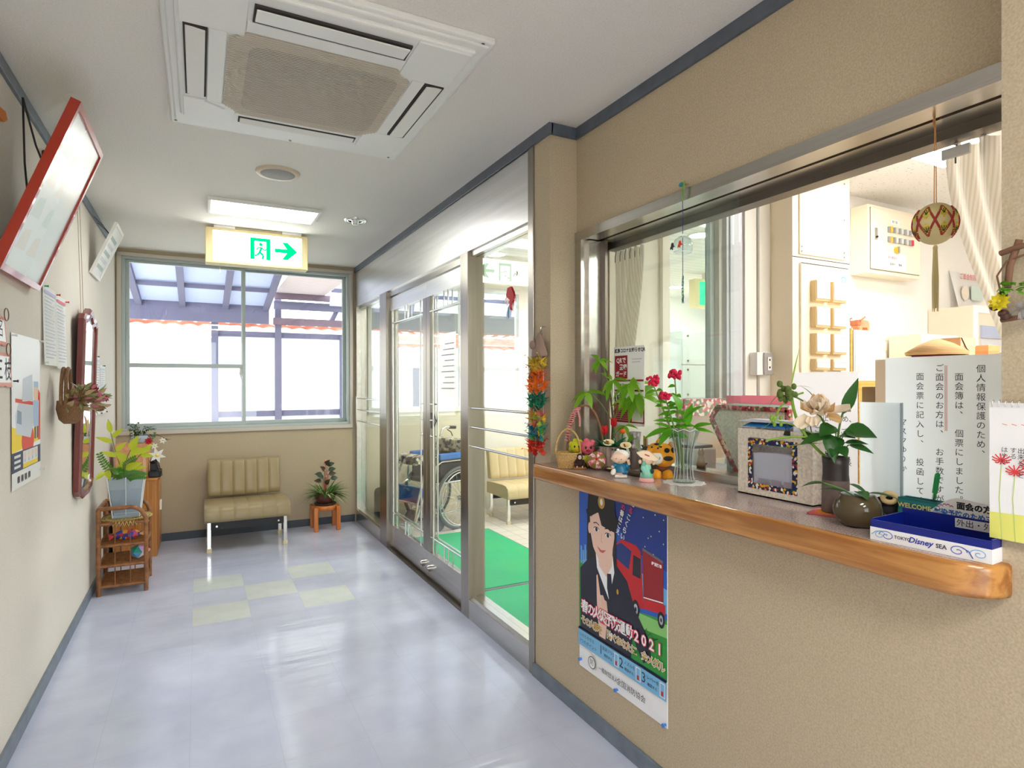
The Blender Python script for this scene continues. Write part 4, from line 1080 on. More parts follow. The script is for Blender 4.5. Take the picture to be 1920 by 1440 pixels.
b = B(); facet(b, (0, 0, 0.046), 0.048, [M('lilac paper', (190, 150, 200), 0.7), M('teal paper', (40, 150, 130), 0.7), M('sky paper', (110, 170, 220), 0.7), M('white craft paper', (236, 234, 238), 0.7), M('blush paper', (222, 170, 190), 0.7)]); b.build('folded_facets', ff2)
b = B().ball((0.055, -0.005, 0.05), 0.014, M('pink bead', (226, 130, 130), 0.5), u=10, v=7); b.build('bead', ff2)

# cabinet, telephone box, phone, potted flowers
cb = thing('wooden_cabinet', 'honey brown wooden cabinet in the corner under the window', 'cabinet', (-0.44, 5.72, 0))
m_hon = wood('honey veneer', (176, 112, 50), (196, 132, 66), 'Z', 4)
b = B().box(-0.145, 0.148, -0.232, 0.232, 0, 0.60, m_hon, bev=0.003); b.build('body', cb)
b = B().box(-0.15, 0.155, -0.236, 0.236, 0.60, 0.618, wood('honey top', (186, 122, 58), (200, 138, 70), 'Y', 4), bev=0.003); b.build('top', cb)
b = B().box(0.148, 0.158, -0.1, 0.2, 0.03, 0.58, m_hon, bev=0.002); b.build('door', cb); b = B().box(0.158, 0.172, -0.10, -0.06, 0.34, 0.42, m_white, bev=0.003); b.build('handle', cb)
bx = thing('cork_box', 'salmon board box standing on the wooden cabinet', 'box', (-0.462, 5.70, 0.618))
m_sal = M('salmon cork board', (226, 166, 120), 0.8, var=0.05, scale=40)
b = B().box(-0.115, 0.105, -0.12, 0.12, 0, 0.265, m_sal, bev=0.003); b.build('box_body', bx)
b = B().box(-0.115, 0.105, -0.124, -0.12, 0.245, 0.268, m_sal).box(0.07, 0.09, -0.1225, -0.12, 0.03, 0.20, M('pale seam', (238, 200, 168), 0.8)); b.build('lid_edge', bx)
ph = thing('telephone', 'black corded telephone at the edge of the wooden cabinet', 'telephone', (-0.325, 5.60, 0.618))
b = B().box(-0.025, 0.06, -0.09, 0.10, 0, 0.05, m_black, bev=0.008); b.build('phone_body', ph)
b = B().tube([(0.0, -0.08, 0.12), (0.012, -0.05, 0.145), (0.012, 0.04, 0.145), (0.0, 0.07, 0.12)], [0.02, 0.014, 0.014, 0.02], m_black, n=8).box(-0.02, 0.03, -0.03, 0.03, 0.045, 0.135, m_black, bev=0.006); b.build('handset', ph)
b = B().tube([(0.03+0.03*(i/60)+0.010*math.cos(i*1.05), -0.09-0.02*math.sin(PI*i/60), 0.14-0.12*(i/60)+0.010*math.sin(i*1.05)) for i in range(61)], 0.0035, m_black, n=5); b.build('coiled_cord', ph)
fp = thing('flower_arrangement', 'red and white flowers with dark ivy leaves on the box in the corner', 'flowers', (-0.42, 5.66, 0.884))
b = B().lathe([(0.04, 0), (0.055, 0.01), (0.06, 0.05), (0.055, 0.06)], M('pale blue glaze', (190, 206, 222), 0.2), n=18); b.build('bowl', fp)
random.seed(8); b = B(); s_ = B()
for i in range(12):
    tip = Vector((random.uniform(-0.12, 0.20), random.uniform(-0.16, 0.0), random.uniform(0.0, 0.16)))
    P = bez((0, 0, 0.05), tip*0.5+Vector((0, 0, 0.08)), tip, 6); stem(s_, P, 0.0016, m_dg)
    for k in range(9): b.leaf(P[random.randint(3, 6)]+Vector((random.uniform(-.02, .02), random.uniform(-.02, .02), random.uniform(-.02, .02))), (random.uniform(-1, 1), random.uniform(-1, .2), random.uniform(-.5, .8)), random.uniform(0.02, 0.035), 0.02, m_dg if k % 4 else m_mg)
b.build('ivy_leaves', fp); s_.build('stems', fp)
b = B(); flower(b, (0.07, -0.13, 0.02), 0.032, 9, thin('crimson petal', (190, 24, 44), 0.2), d=(0.2, -1, 0.4), layers=3); b.build('red_bloom', fp)
for p, rr in (((0.13, -0.22, -0.085), 0.065), ((0.165, -0.10, 0.02), 0.03), ((0.11, -0.14, -0.02), 0.03)):
    b = B(); flower(b, p, rr, 6, thin('white petal', (244, 244, 240), 0.3), M('lily centre', (236, 214, 90), 0.6), d=(0.3, -1, 0.2), cup=0.35, wd=0.5); b.build('white_bloom', fp)

# bench and stool
def make_bench(name, label, cat, mv, loc, wid, panels, group=None):
    t = thing(name, label, cat, loc, group=group)
    dark = M('black bench frame', (30, 30, 34), 0.5)
    def channels(b, fn, n, m):
        for i in range(n):
            u0, u1 = i/n, (i+1)/n
            def g(u, v):
                uu = u0+(u1-u0)*u; return fn(uu, v, math.sin(PI*u)**0.35)
            b.grid(g, 8, 14, m)
    # seat: rounded slab wrapped over front edge
    def seat(u, v, k):
        x = (u-0.5)*wid; pth = v
        # profile from the back top, over the front, to the underside
        pr = [(0.24, 0.115), (0.05, 0.128), (-0.12, 0.132), (-0.20, 0.126), (-0.245, 0.10), (-0.255, 0.05), (-0.25, 0.0), (-0.22, -0.004)]
        s = v*(len(pr)-1); i = min(int(s), len(pr)-2); f = s-i
        y = pr[i][0]*(1-f)+pr[i+1][0]*f; z = pr[i][1]*(1-f)+pr[i+1][1]*f
        d = 0.0045*(k-1); n_ = Vector((0, y*1.5, z+0.05)).normalized()
        return (x, y+n_.y*d, 0.25+z+n_.z*d)
    b = B(); channels(b, seat, panels, mv)
    for sx in (-1, 1): b.face([(sx*wid/2*0.995, y, 0.25+z) for y, z in [(0.24, 0.115), (0.05, 0.126), (-0.12, 0.128), (-0.20, 0.12), (-0.24, 0.095), (-0.25, 0.05), (-0.245, 0.0), (0.24, 0.0)]][::sx], mv)
    b.build('seat', t)
    def back(u, v, k):
        x = (u-0.5)*(wid-0.06)
        pr = [(0.0, 0.0), (-0.012, 0.01), (-0.012, 0.15), (-0.012, 0.285), (0.0, 0.305), (0.03, 0.31), (0.06, 0.30)]
        s = v*(len(pr)-1); i = min(int(s), len(pr)-2); f = s-i
        y = pr[i][0]*(1-f)+pr[i+1][0]*f; z = pr[i][1]*(1-f)+pr[i+1][1]*f
        return (x, 0.20+y+0.18*z-0.009*(k-1), 0.385+z)
    b = B(); channels(b, back, panels, mv)
    w2 = (wid-0.06)/2
    for sx in (-1, 1): b.face([(sx*w2*0.995, 0.20+y+0.18*z, 0.385+z) for y, z in [(-0.008, 0.005), (-0.008, 0.29), (0.03, 0.305), (0.065, 0.30), (0.06, 0.0)]][::-sx], mv)
    b.face([(-w2, 0.265, 0.385), (w2, 0.265, 0.385), (w2, 0.265+0.054, 0.685), (-w2, 0.265+0.054, 0.685)], mv)
    b.build('backrest', t)
    B().box(-wid/2+0.05, wid/2-0.05, 0.19, 0.215, 0.185, 0.25, dark).build('rear_rail', t)
    b = B().box(-wid/2+0.05, wid/2-0.05, -0.215, -0.19, 0.185, 0.25, dark)
    for sx in (-1, 1): b.cyl((sx*(wid/2-0.09), -0.222, 0.212), (sx*(wid/2-0.09), -0.215, 0.212), 0.008, m_chrome, n=10)
    b.build('front_rail', t)
    for sx in (-1, 1):
        for y in (-0.19, 0.20):
            b = B().box(sx*(wid/2-0.035)-0.015, sx*(wid/2-0.035)+0.015, y-0.012, y+0.012, 0.03, 0.25, m_chrome, bev=0.003); lg = b.build('leg', t)
            b = B().box(sx*(wid/2-0.035)-0.018, sx*(wid/2-0.035)+0.018, y-0.016, y+0.016, 0, 0.035, M('cream rubber foot', (222, 206, 170), 0.6), bev=0.003); b.build('foot_cap', lg)
    return t
m_oliv = M('olive tan vinyl', (158, 140, 102), 0.3, bump=0.1, scale=300)
make_bench('bench', 'olive tan vinyl bench on chrome legs under the back window', 'bench', m_oliv, (0.36, 5.585, 0), 0.645, 6)
st = thing('wooden_stool', 'low orange brown wooden stool with four block legs in the far corner', 'stool', (1.05, 5.80, 0))
m_orw = wood('orange pine', (190, 104, 40), (212, 126, 56), 'Z', 5)
b = B().lathe([(0.0, 0.185), (0.115, 0.185), (0.122, 0.19), (0.122, 0.222), (0.115, 0.228), (0, 0.228)], m_orw, n=28, cap=False); b.build('seat', st)
for sx in (-1, 1):
    for sy in (-1, 1): b = B().box(sx*0.10-0.019, sx*0.10+0.019, sy*0.10-0.019, sy*0.10+0.019, 0, 0.222, m_orw, bev=0.004); b.build('leg', st)
pp = thing('potted_plant', 'striped grassy plant with a red begonia in a brown bowl on the stool', 'plant', (1.05, 5.80, 0.228))
m_pot = M('brown glazed pot', (92, 46, 34), 0.3)
b = B().lathe([(0.07, 0.0), (0.10, 0.008), (0.10, 0.018), (0.085, 0.018)], M('black saucer', (34, 32, 38), 0.4), n=24); b.build('saucer', pp)
b = B().lathe([(0.065, 0.014), (0.09, 0.05), (0.098, 0.08), (0.102, 0.10), (0.092, 0.10), (0.085, 0.085), (0, 0.085)], m_pot, n=24, cap=False); b.build('pot', pp)
random.seed(4); b = B(); m_var = stripes('variegated leaf', (70, 128, 50), (228, 232, 190), 'X', 9, 0.4, 0.1, 0.7); m_gl = thin('grass green leaf', (64, 124, 44), 0.3, 0.4); m_cl = thin('cream edged leaf', (206, 216, 160), 0.3, 0.4)
for i in range(120):
    a = random.uniform(0, 2*PI); el = random.uniform(0.15, 1.3)
    d = (math.cos(a)*math.cos(el), math.sin(a)*math.cos(el), math.sin(el))
    b.leaf((0.05*math.cos(a), 0.05*math.sin(a), 0.09), d, random.uniform(0.12, 0.21), random.uniform(0.012, 0.020), m_cl if i % 4 == 0 else m_gl, droop=random.uniform(0.5, 1.0))
b.build('grassy_leaves', pp)
b = B(); s_ = B(); m_bl = thin('bronze begonia leaf', (78, 62, 46), 0.2, 0.35); m_bd = thin('dark begonia leaf', (48, 70, 50), 0.2, 0.35)
for i, (x, z, h) in enumerate([(-0.06, 0.30, 1), (0.05, 0.34, 1), (0.09, 0.26, 1), (-0.07, 0.24, 0), (0.0, 0.21, 0), (-0.02, 0.34, 0), (0.03, 0.385, 1), (0.0, 0.39, 0), (0.055, 0.30, 0), (-0.035, 0.27, 1)]):
    P = bez((0.0, 0, 0.09), (x*0.2, 0, z*0.6), (x*0.5, -0.02, z-0.02), 5); stem(s_, P, 0.0022, M('reddish stem', (170, 96, 80), 0.5))
    b.leaf((x*0.5, -0.02, z-0.02), (x*14+0.1, -0.3, 0.25), 0.072, 0.046, m_bd if h else m_bl, up=(0, -1, 0.5), droop=0.3)
b.build('begonia_leaves', pp); s_.build('begonia_stems', pp)
b = B()
for i in range(6): b.ball((random.uniform(-.015, .03), -0.02, 0.26+0.03*i), (0.010, 0.008, 0.010), thin('pink begonia bloom', (230, 160, 150), 0.3), u=8, v=6)
b.build('begonia_blooms', pp)
# ------------------------------------------------------------------ reception counter
def speckle():
    m = bpy.data.materials.new('speckled pink grey laminate'); m.use_nodes = True; nt = m.node_tree; p = nt.nodes['Principled BSDF']
    tc = nt.nodes.new('ShaderNodeTexCoord'); nz = nt.nodes.new('ShaderNodeTexNoise'); nz.inputs['Scale'].default_value = 260; nz.inputs['Detail'].default_value = 3
    cr = nt.nodes.new('ShaderNodeValToRGB'); cr.color_ramp.elements[0].position = 0.38; cr.color_ramp.elements[1].position = 0.6
    cr.color_ramp.elements[0].color = L((158, 136, 132)); cr.color_ramp.elements[1].color = L((204, 186, 182))
    nt.links.new(tc.outputs['Object'], nz.inputs[0]); nt.links.new(nz.outputs[0], cr.inputs[0]); nt.links.new(cr.outputs[0], p.inputs['Base Color']); p.inputs['Roughness'].default_value = 0.12
    return m
ctr = thing('reception_counter', 'long reception counter shelf with speckled top and orange wood edge below the office window', 'counter', (1.45, 1.42, 0.939))
fx = 1.291
arc_o = [(1.378-0.087*math.cos(a), 0.662-0.087*math.sin(a)) for a in [PI/2*i/10 for i in range(11)]]
arc_i = [(1.378-0.063*math.cos(a), 0.662-0.063*math.sin(a)) for a in [PI/2*i/10 for i in range(11)]]
top = [(fx+0.02, YA-0.001)]+[(x, y) for x, y in arc_i]+[(1.378, YN), (1.622, YN), (1.622, YA-0.001)]
b = B().prism([(x, y, CT-0.012) for x, y in top], (0, 0, 0.012), speckle()); b.build('laminate_top', ctr, w=True)
m_edge = wood('orange wood nosing', (150, 94, 38), (196, 138, 72), 'Y', 3, 0.22, 0.6)
O_ = [(fx, YA-0.001)]+arc_o; I_ = [(fx+0.024, YA-0.001)]+arc_i
b = B(); vs = []
prof = [(1.0, CT-0.0005), (0.25, CT), (0.04, CT-0.004), (0.0, CT-0.014), (0.0, CT-0.056), (0.10, CT-0.065), (1.0, CT-0.065)]
k = len(prof)
for (ox, oy), (ix, iy) in zip(O_, I_):
    for f, z in prof: vs.append((ox+(ix-ox)*f, oy+(iy-oy)*f, z))
fs = [(i*k+j, (i+1)*k+j, (i+1)*k+j+1, i*k+j+1) for i in range(len(O_)-1) for j in range(k-1)]
b.add(vs, fs, m_edge, True); b.add(vs, [tuple(range(k))], m_edge); b.build('wood_nosing', ctr, w=True)
b = B().box(fx+0.024, 1.378, 0.662, YA-0.001, CT-0.062, CT-0.012, m_edge); b.box(1.378, 1.50, YN+0.001, YA-0.001, 0.941, CT-0.012, m_edge); b.build('shelf_core', ctr, w=True)

def on_counter(name, label, cat, x, y, rz=None, dz=0.0, group=None):
    return thing(name, label, cat, (x, y, CT+0.0005+dz), (-math.atan2(x, y) if rz is None else rz), group)
# ---- fire prevention poster on the low wall
po = thing('wall_poster', 'blue and green fire prevention poster of a uniformed woman and red truck under the counter', 'poster', (XG-0.003, 1.785, 0.20))
PW, PH = 0.518, 0.735
m_psk = M('poster blue', (38, 92, 190), 0.35); m_psd = M('poster deep blue', (24, 54, 140), 0.35); m_psl = M('poster light blue', (110, 176, 226), 0.35); m_pgr = M('poster green', (44, 150, 48), 0.35); m_pgl = M('poster light green', (136, 200, 110), 0.35)
m_pw = M('poster white', (244, 244, 244), 0.35); m_pn = M('uniform navy', (22, 24, 44), 0.4); m_ps = M('printed face', (238, 200, 180), 0.4); m_ph = M('printed hair', (20, 16, 18), 0.4); m_pr = M('truck red', (196, 24, 30), 0.35); m_pr2 = M('truck dark red', (150, 18, 26), 0.35); m_pgd = M('printed gold', (206, 160, 60), 0.4)
m_pink = M('printed pink red', (226, 40, 84), 0.4); m_lbl = M('printed band blue', (120, 184, 224), 0.4)
paper = B(); F0 = Flat(paper, (XG-0.003, 2.044, 0.205), (0, -1, 0), (0, 0, 1))
F0.rect(0, PW, 0, PH, m_pw, 0.0); b = B().box(XG-0.003, XG-0.0005, 2.044-PW, 2.044, 0.205, 0.205+PH, m_pw)
paper = b
F = Flat(b, (XG-0.003, 2.044, 0.205), (0, -1, 0), (0, 0, 1))
F.rect(0, PW, 0.155, PH, m_psk)
F.poly([(0.18, PH), (PW, PH), (PW, 0.52), (0.30, 0.56)], m_psd)
F.poly([(0, 0.42), (0.10, 0.47), (0.28, 0.50), (PW, 0.46), (PW, 0.38), (0, 0.36)], m_psl)
F.poly([(0, 0.16), (PW, 0.16), (PW, 0.36), (0.38, 0.34), (0.12, 0.42), (0, 0.43)], m_pgr)
F.poly([(0.34, 0.335), (PW, 0.345), (PW, 0.30), (0.36, 0.285)], m_pgl)
for i, h in enumerate((0.05, 0.035, 0.06, 0.04, 0.05)): F.rect(0.01+0.014*i, 0.02+0.014*i, 0.42, 0.44+h, m_psl)
random.seed(2)
for i in range(14): x, y = random.uniform(.33, .51), random.uniform(.50, .70); F.disc(x, y, 0.0025, 0.0025, m_pw, n=8)
# truck
F.poly([(0.245, 0.55), (0.275, 0.575), (0.36, 0.572), (0.385, 0.555), (0.40, 0.36), (0.30, 0.34), (0.24, 0.46)], m_pr)
F.poly([(0.24, 0.545), (0.275, 0.562), (0.335, 0.545), (0.32, 0.475), (0.235, 0.50)], M('truck windscreen', (30, 52, 120), 0.3))
F.poly([(0.345, 0.535), (0.385, 0.53), (0.385, 0.46), (0.34, 0.462)], M('truck side glass', (24, 26, 40), 0.3))
F.poly([(0.395, 0.565), (0.50, 0.545), (0.502, 0.40), (0.40, 0.385)], m_pr2); F.poly([(0.395, 0.572), (0.50, 0.552), (0.50, 0.543), (0.395, 0.563)], M('truck grey rail', (110, 104, 112), 0.4))
F.line([(0.40, 0.40), (0.50, 0.412)], 0.004, m_pw); F.poly([(0.40, 0.395), (0.51, 0.408), (0.51, 0.375), (0.40, 0.36)], m_pr)
F.text('軽消防車', 0.468, 0.53, 0.013, m_pw, bold=0.0004)
for x, y, r in ((0.358, 0.345, 0.033), (0.49, 0.352, 0.028)): F.disc(x, y, r*0.62, r, m_ph); F.disc(x, y, r*0.34, r*0.58, M('hub grey', (176, 180, 190), 0.4)); F.disc(x, y, r*0.15, r*0.25, m_ph)
# woman in uniform
F.poly([(0.06, 0.64), (0.055, 0.42), (0.095, 0.40), (0.17, 0.42), (0.235, 0.40), (0.25, 0.46), (0.245, 0.60), (0.22, 0.66)], m_ph)
F.poly([(0.012, 0.16), (0.010, 0.40), (0.06, 0.445), (0.12, 0.47), (0.24, 0.475), (0.31, 0.43), (0.355, 0.34), (0.43, 0.26), (0.44, 0.20), (0.40, 0.17), (0.34, 0.24), (0.33, 0.16)], m_pn)
F.poly([(0.115, 0.50), (0.125, 0.43), (0.20, 0.33), (0.235, 0.44), (0.225, 0.50)], m_pw); F.poly([(0.125, 0.50), (0.14, 0.44), (0.185, 0.41), (0.22, 0.46), (0.225, 0.52)], m_ps)
F.poly([(0.19, 0.425), (0.215, 0.43), (0.225, 0.36), (0.205, 0.32), (0.19, 0.37)], m_pn)
face = [(0.078, 0.62), (0.082, 0.56), (0.10, 0.505), (0.135, 0.465), (0.165, 0.452), (0.195, 0.462), (0.222, 0.51), (0.236, 0.57), (0.234, 0.63), (0.16, 0.66)]
F.poly(face, m_ps); F.disc(0.076, 0.575, 0.010, 0.022, m_ps)
F.poly([(0.075, 0.65), (0.09, 0.62), (0.10, 0.645), (0.135, 0.645), (0.155, 0.60), (0.19, 0.595), (0.235, 0.59), (0.245, 0.64), (0.16, 0.68)], m_ph)
for x, y in ((0.122, 0.578), (0.196, 0.570)):
    F.disc(x, y, 0.016, 0.0075, m_pw); F.disc(x, y, 0.008, 0.0078, m_ph); F.line([(x-0.018, y+0.003), (x-0.008, y+0.009), (x+0.008, y+0.009), (x+0.018, y+0.003)], 0.003, m_ph); F.line([(x-0.02, y+0.022), (x, y+0.027), (x+0.018, y+0.02)], 0.004, m_ph)
F.line([(0.158, 0.57), (0.152, 0.54), (0.162, 0.536)], 0.003, M('printed shade skin', (212, 160, 140), 0.4))
F.poly([(0.125, 0.515), (0.155, 0.505), (0.185, 0.512), (0.165, 0.496), (0.145, 0.497)], M('printed lips', (206, 92, 92), 0.4))
F.poly([(0.062, 0.645), (0.07, 0.735), (0.235, 0.735), (0.242, 0.655), (0.262, 0.64), (0.258, 0.618), (0.24, 0.60), (0.16, 0.655), (0.085, 0.65), (0.058, 0.625), (0.052, 0.648)], m_ph)
F.disc(0.155, 0.69, 0.022, 0.026, m_pgd); F.disc(0.155, 0.69, 0.009, 0.013, m_pw); F.disc(0.255, 0.375, 0.006, 0.010, m_pgd)
# pointing hand
F.poly([(0.122, 0.40), (0.13, 0.405), (0.148, 0.33), (0.165, 0.335), (0.175, 0.32), (0.188, 0.318), (0.195, 0.28), (0.19, 0.24), (0.18, 0.17), (0.14, 0.17), (0.13, 0.25), (0.125, 0.30)], m_ps)
for x in (0.158, 0.170, 0.182): F.line([(x, 0.325-0.004*(x-0.158)/0.012), (x+0.003, 0.285)], 0.0016, M('printed shade skin'))
# wording
for i, ch in enumerate('おるこくらい'): F.text(ch, 0.345-0.012*i, 0.715-0.026*i, 0.026, m_pink if i == 1 else m_pw, bold=0.0006, rot=-0.35)
for i, ch in enumerate('この番はこえ'): F.text(ch, 0.298-0.008*i, 0.718-0.024*i, 0.024, m_pink if i == 1 else m_pw, bold=0.0006, rot=-0.35)
F.rect(0.0, PW, 0.155, 0.16, m_pn)
tl = '春の火災予防運動2021'
def lettered(s, x0, x1, y, size, outline, fill, bo, bf):
    n = len(s); 
    for i, ch in enumerate(s):
        if ch == '　': continue
        F.text(ch, x0+(x1-x0)*i/(n-1), y+0.002, size, outline, bold=bo, lift=0.0046)
    for i, ch in enumerate(s):
        if ch == '　': continue
        F.text(ch, x0+(x1-x0)*i/(n-1), y+0.002, size, fill, bold=bf, lift=0.0050)
lettered(tl, 0.045, 0.485, 0.248, 0.052, m_pink, m_pw, 0.0040, 0.0012)
lettered('その火事を　防ぐあなたに　金メダル', 0.035, 0.495, 0.193, 0.036, m_pw, m_pgd, 0.0022, 0.0005)
F.rect(0, PW, 0.09, 0.155, m_lbl); F.rect(0, PW, 0.152, 0.157, m_pn)
F.text('いのちを守る', 0.06, 0.132, 0.017, m_pn); F.text('7つのポイント', 0.07, 0.108, 0.018, m_pn)
for i, s in enumerate(('電源プラグ', 'ノズルを', 'レバーを')):
    x = 0.155+0.125*i; F.text(str(i+1), x, 0.122, 0.05, m_pn); F.text(s, x+0.048, 0.133, 0.016, m_pn); F.text('確認する', x+0.045, 0.11, 0.013, m_pn)
    F.rect(x+0.083, x+0.109, 0.098, 0.146, m_pw); F.rect(x+0.086, x+0.106, 0.10, 0.143, m_lbl); F.rect(x+0.09, x+0.10, 0.102, 0.118, m_pr)
F.disc(0.095, 0.048, 0.024, 0.024, m_pn); F.disc(0.095, 0.048, 0.021, 0.021, m_pw); F.text('防', 0.095, 0.049, 0.026, m_pn)
F.text('一般財団法人', 0.20, 0.046, 0.020, m_ink); F.text('全国消防協会', 0.335, 0.046, 0.027, m_ink)
F.line([(0.40, 0.27), (0.42, 0.30), (0.425, 0.275), (0.44, 0.29), (0.455, 0.275), (0.48, 0.285), (0.44, 0.262)], 0.0014, m_ink, 0.0050); F.text('のん', 0.445, 0.245, 0.016, m_ink, lift=0.0050)
b.build('print', po, w=True)
for y, z in ((1.795, 0.215), (1.535, 0.215), (2.03, 0.235)):
    pb = B().cyl((XG-0.012, y, z), (XG-0.003, y, z), 0.005, m_pin['b'], n=10).cyl((XG-0.016, y, z), (XG-0.012, y, z), 0.007, m_pin['b'], n=10); pb.build('push_pin', po, w=True)

# ---- string of a thousand cranes on the column
sz = thing('paper_crane_garland', 'long garland of folded paper cranes in rainbow bands hanging on the column', 'garland', (XG-0.03, 2.33, 1.03))
b = B().cyl((XG-0.001, 2.318, 1.606), (XG-0.02, 2.318, 1.606), 0.004, m_chrome, n=10).tube([(XG-0.018, 2.318, 1.606), (XG-0.024, 2.318, 1.60), (XG-0.02, 2.318, 1.59)], 0.003, m_chrome, n=6); b.build('wall_hook', sz, w=True)
m_wt = M('mauve grey washi cloth', (150, 126, 112), 0.9, bump=0.3, scale=120)
b = B()
b.tube([(XG-0.02, 2.318, 1.60), (XG-0.022, 2.332, 1.56), (XG-0.022, 2.318, 1.53)], 0.003, m_wt, n=6); b.tube([(XG-0.02, 2.318, 1.60), (XG-0.022, 2.304, 1.56), (XG-0.022, 2.318, 1.53)], 0.003, m_wt, n=6)
b.lathe([(0.008, 0.10), (0.022, 0.085), (0.036, 0.05), (0.046, 0.02), (0.05, 0.0), (0.044, -0.008), (0.0, -0.004)], m_wt, n=20, c=(XG-0.028, 2.322, 1.478), sx=0.55, f=lambda t, z: 1+0.09*math.sin(5*t+z*60))
b.ball((XG-0.05, 2.345, 1.525), (0.012, 0.022, 0.020), m_wt, u=12, v=8)
b.build('cloth_cap', sz, w=True)
for j, (dy, dz) in enumerate(((-0.045, 0), (0.0, -0.01), (0.045, 0))):
    B().tube([(XG-0.028, 2.322+dy*0.4, 1.475), (XG-0.03, 2.328+dy, 1.40), (XG-0.03, 2.332+dy, 1.06)], 0.0012, M('white thread', (230, 226, 220), 0.8), n=5).build('thread', sz, w=True)
B().prism([(XG-0.03, 2.395, 1.41), (XG-0.03, 2.415, 1.38), (XG-0.03, 2.385, 1.345), (XG-0.03, 2.365, 1.375)], (-0.004, 0, 0), M('brown card', (122, 96, 74), 0.8)).build('paper_tag', sz, w=True)
def crane_mesh(m):
    b = B(); w = 0.030
    b.face([(0, 0, 0.0), (0.006, 0, 0.010), (0, w, 0.026), (-0.006, 0.004, 0.006)], m); b.face([(0, 0, 0.0), (0.006, 0, 0.010), (0, -w, 0.026), (-0.006, -0.004, 0.006)], m)
    b.face([(0.004, 0.005, 0.004), (0.004, -0.005, 0.004), (0.034, 0, 0.034)], m); b.face([(-0.004, 0.005, 0.004), (-0.004, -0.005, 0.004), (-0.036, 0, 0.030)], m)
    b.face([(0.034, 0, 0.034), (0.030, 0.002, 0.030), (0.044, 0, 0.026)], m)
    b.face([(-0.012, 0.006, 0.0), (0.012, 0.006, 0.0), (0.0, 0.0, -0.012)], m); b.face([(0.012, -0.006, 0.0), (-0.012, -0.006, 0.0), (0.0, 0.0, -0.012)], m)
    b.face([(-0.012, 0.006, 0), (0, 0.003, 0.014), (0.012, 0.006, 0)], m); b.face([(0.012, -0.006, 0), (0, -0.003, 0.014), (-0.012, -0.006, 0)], m)
    return b
random.seed(13)
bands = [(1.46, 1.41, [(206, 178, 40), (190, 160, 60), (224, 190, 60)]), (1.40, 1.31, [(238, 116, 24), (242, 136, 30), (226, 96, 20)]), (1.30, 1.235, [(18, 128, 92), (24, 150, 104), (10, 108, 84)]), (1.225, 1.165, [(226, 130, 100), (232, 176, 60), (214, 110, 120), (180, 190, 60)]), (1.155, 1.10, [(40, 120, 170), (80, 170, 70), (210, 190, 50), (30, 140, 130)]), (1.09, 1.04, [(220, 56, 34), (232, 80, 44), (206, 40, 40)])]
protos = {}
cnt = 0
for z1, z0, cols in bands:
    per = 5 if (z1-z0) < 0.07 else 6
    for j, dy in enumerate((-0.045, 0.0, 0.045)):
        for i in range(per):
            if cnt >= 98: break
            c = random.choice(cols); z = z1-(z1-z0)*(i+0.5)/per-0.006*(j == 1)
            if c not in protos:
                o = crane_mesh(thin('folded paper %d %d %d' % c, c, 0.25, 0.6)).build('paper_crane', sz); protos[c] = o
            else:
                o = protos[c].copy(); COL.objects.link(o); o.parent = sz
            o.location = (-0.004+random.uniform(-.012, .006), 0.0+dy+random.uniform(-.012, .012), z-1.03)
            o.rotation_euler = (random.uniform(-.5, .5), random.uniform(-.6, .6), random.uniform(0, 2*PI)); cnt += 1

# ---- things on the counter, far end first
m_tan = M('pale woven bamboo', (194, 156, 96), 0.7, bump=0.9, scale=260, var=0.18)
t = on_counter('handled_basket', 'small oval bamboo basket with a thin hoop handle at the far end of the counter', 'basket', 1.348, 2.085)
b = B().lathe([(0.032, 0.0), (0.040, 0.005), (0.052, 0.055), (0.054, 0.062), (0.050, 0.062), (0.037, 0.008), (0, 0.008)], m_tan, n=28, sy=0.8, cap=False)
for z, r in ((0.062, 0.054), (0.004, 0.037)): b.tube([(r*math.cos(2*PI*i/28), r*0.8*math.sin(2*PI*i/28), z) for i in range(28)], 0.004, m_tan, n=6, closed=True)
b.build('basket_body', t)
b = B().tube([(0.051*math.cos(a), 0, 0.06+0.10*math.sin(a)) for a in [PI*i/20 for i in range(21)]], 0.004, m_tan, n=7); b.build('handle', t)
o = on_counter('paper_star', 'blue paper scrap lying in the small bamboo basket', 'paper craft', 1.343, 2.08, dz=0.0095)
b = B().box(-0.018, 0.018, -0.01, 0.01, 0.0, 0.004, M('blue foil paper', (44, 60, 170), 0.4))
for i in range(4): b.leaf((0, 0, 0.02), (math.cos(i*1.6), math.sin(i*1.6), 1.3), 0.04, 0.014, M('blue foil paper'))
b.tube([(0, 0, 0.002), (0, 0, 0.03)], 0.002, M('blue foil paper'), n=5)
b.build('folded_paper', o)

t = on_counter('twig_basket', 'arched twig handled flower basket with a red rope and felt blossoms against the window jamb', 'basket', 1.455, 2.118)
m_twig = M('brown twig', (142, 104, 70), 0.7, bump=0.5, scale=100)
b = B().lathe([(0.05, 0), (0.058, 0.01), (0.068, 0.055), (0.062, 0.055), (0.05, 0.01)], m_twig, n=22); b.build('basket_body', t)
b = B().tube([(0.077*math.cos(a), 0.0, 0.05+0.205*math.sin(a)) for a in [PI*i/22 for i in range(23)]], 0.0048, m_twig, n=7); b.build('handle', t)
m_rope = stripes('red white rope', (196, 40, 56), (236, 214, 210), 'Z', 220, 0.8, 0.05, 0.6)
b = B()
for i in range(16):
    a = PI*(0.62+0.32*i/16); p = Vector((0.077*math.cos(a), 0, 0.05+0.205*math.sin(a)))
    b.tube([p+Vector((0.009*math.cos(q), 0.009*math.sin(q), 0.006*math.sin(q*0.5))) for q in [2*PI*k/10 for k in range(10)]], 0.0035, m_rope, n=5, closed=True)
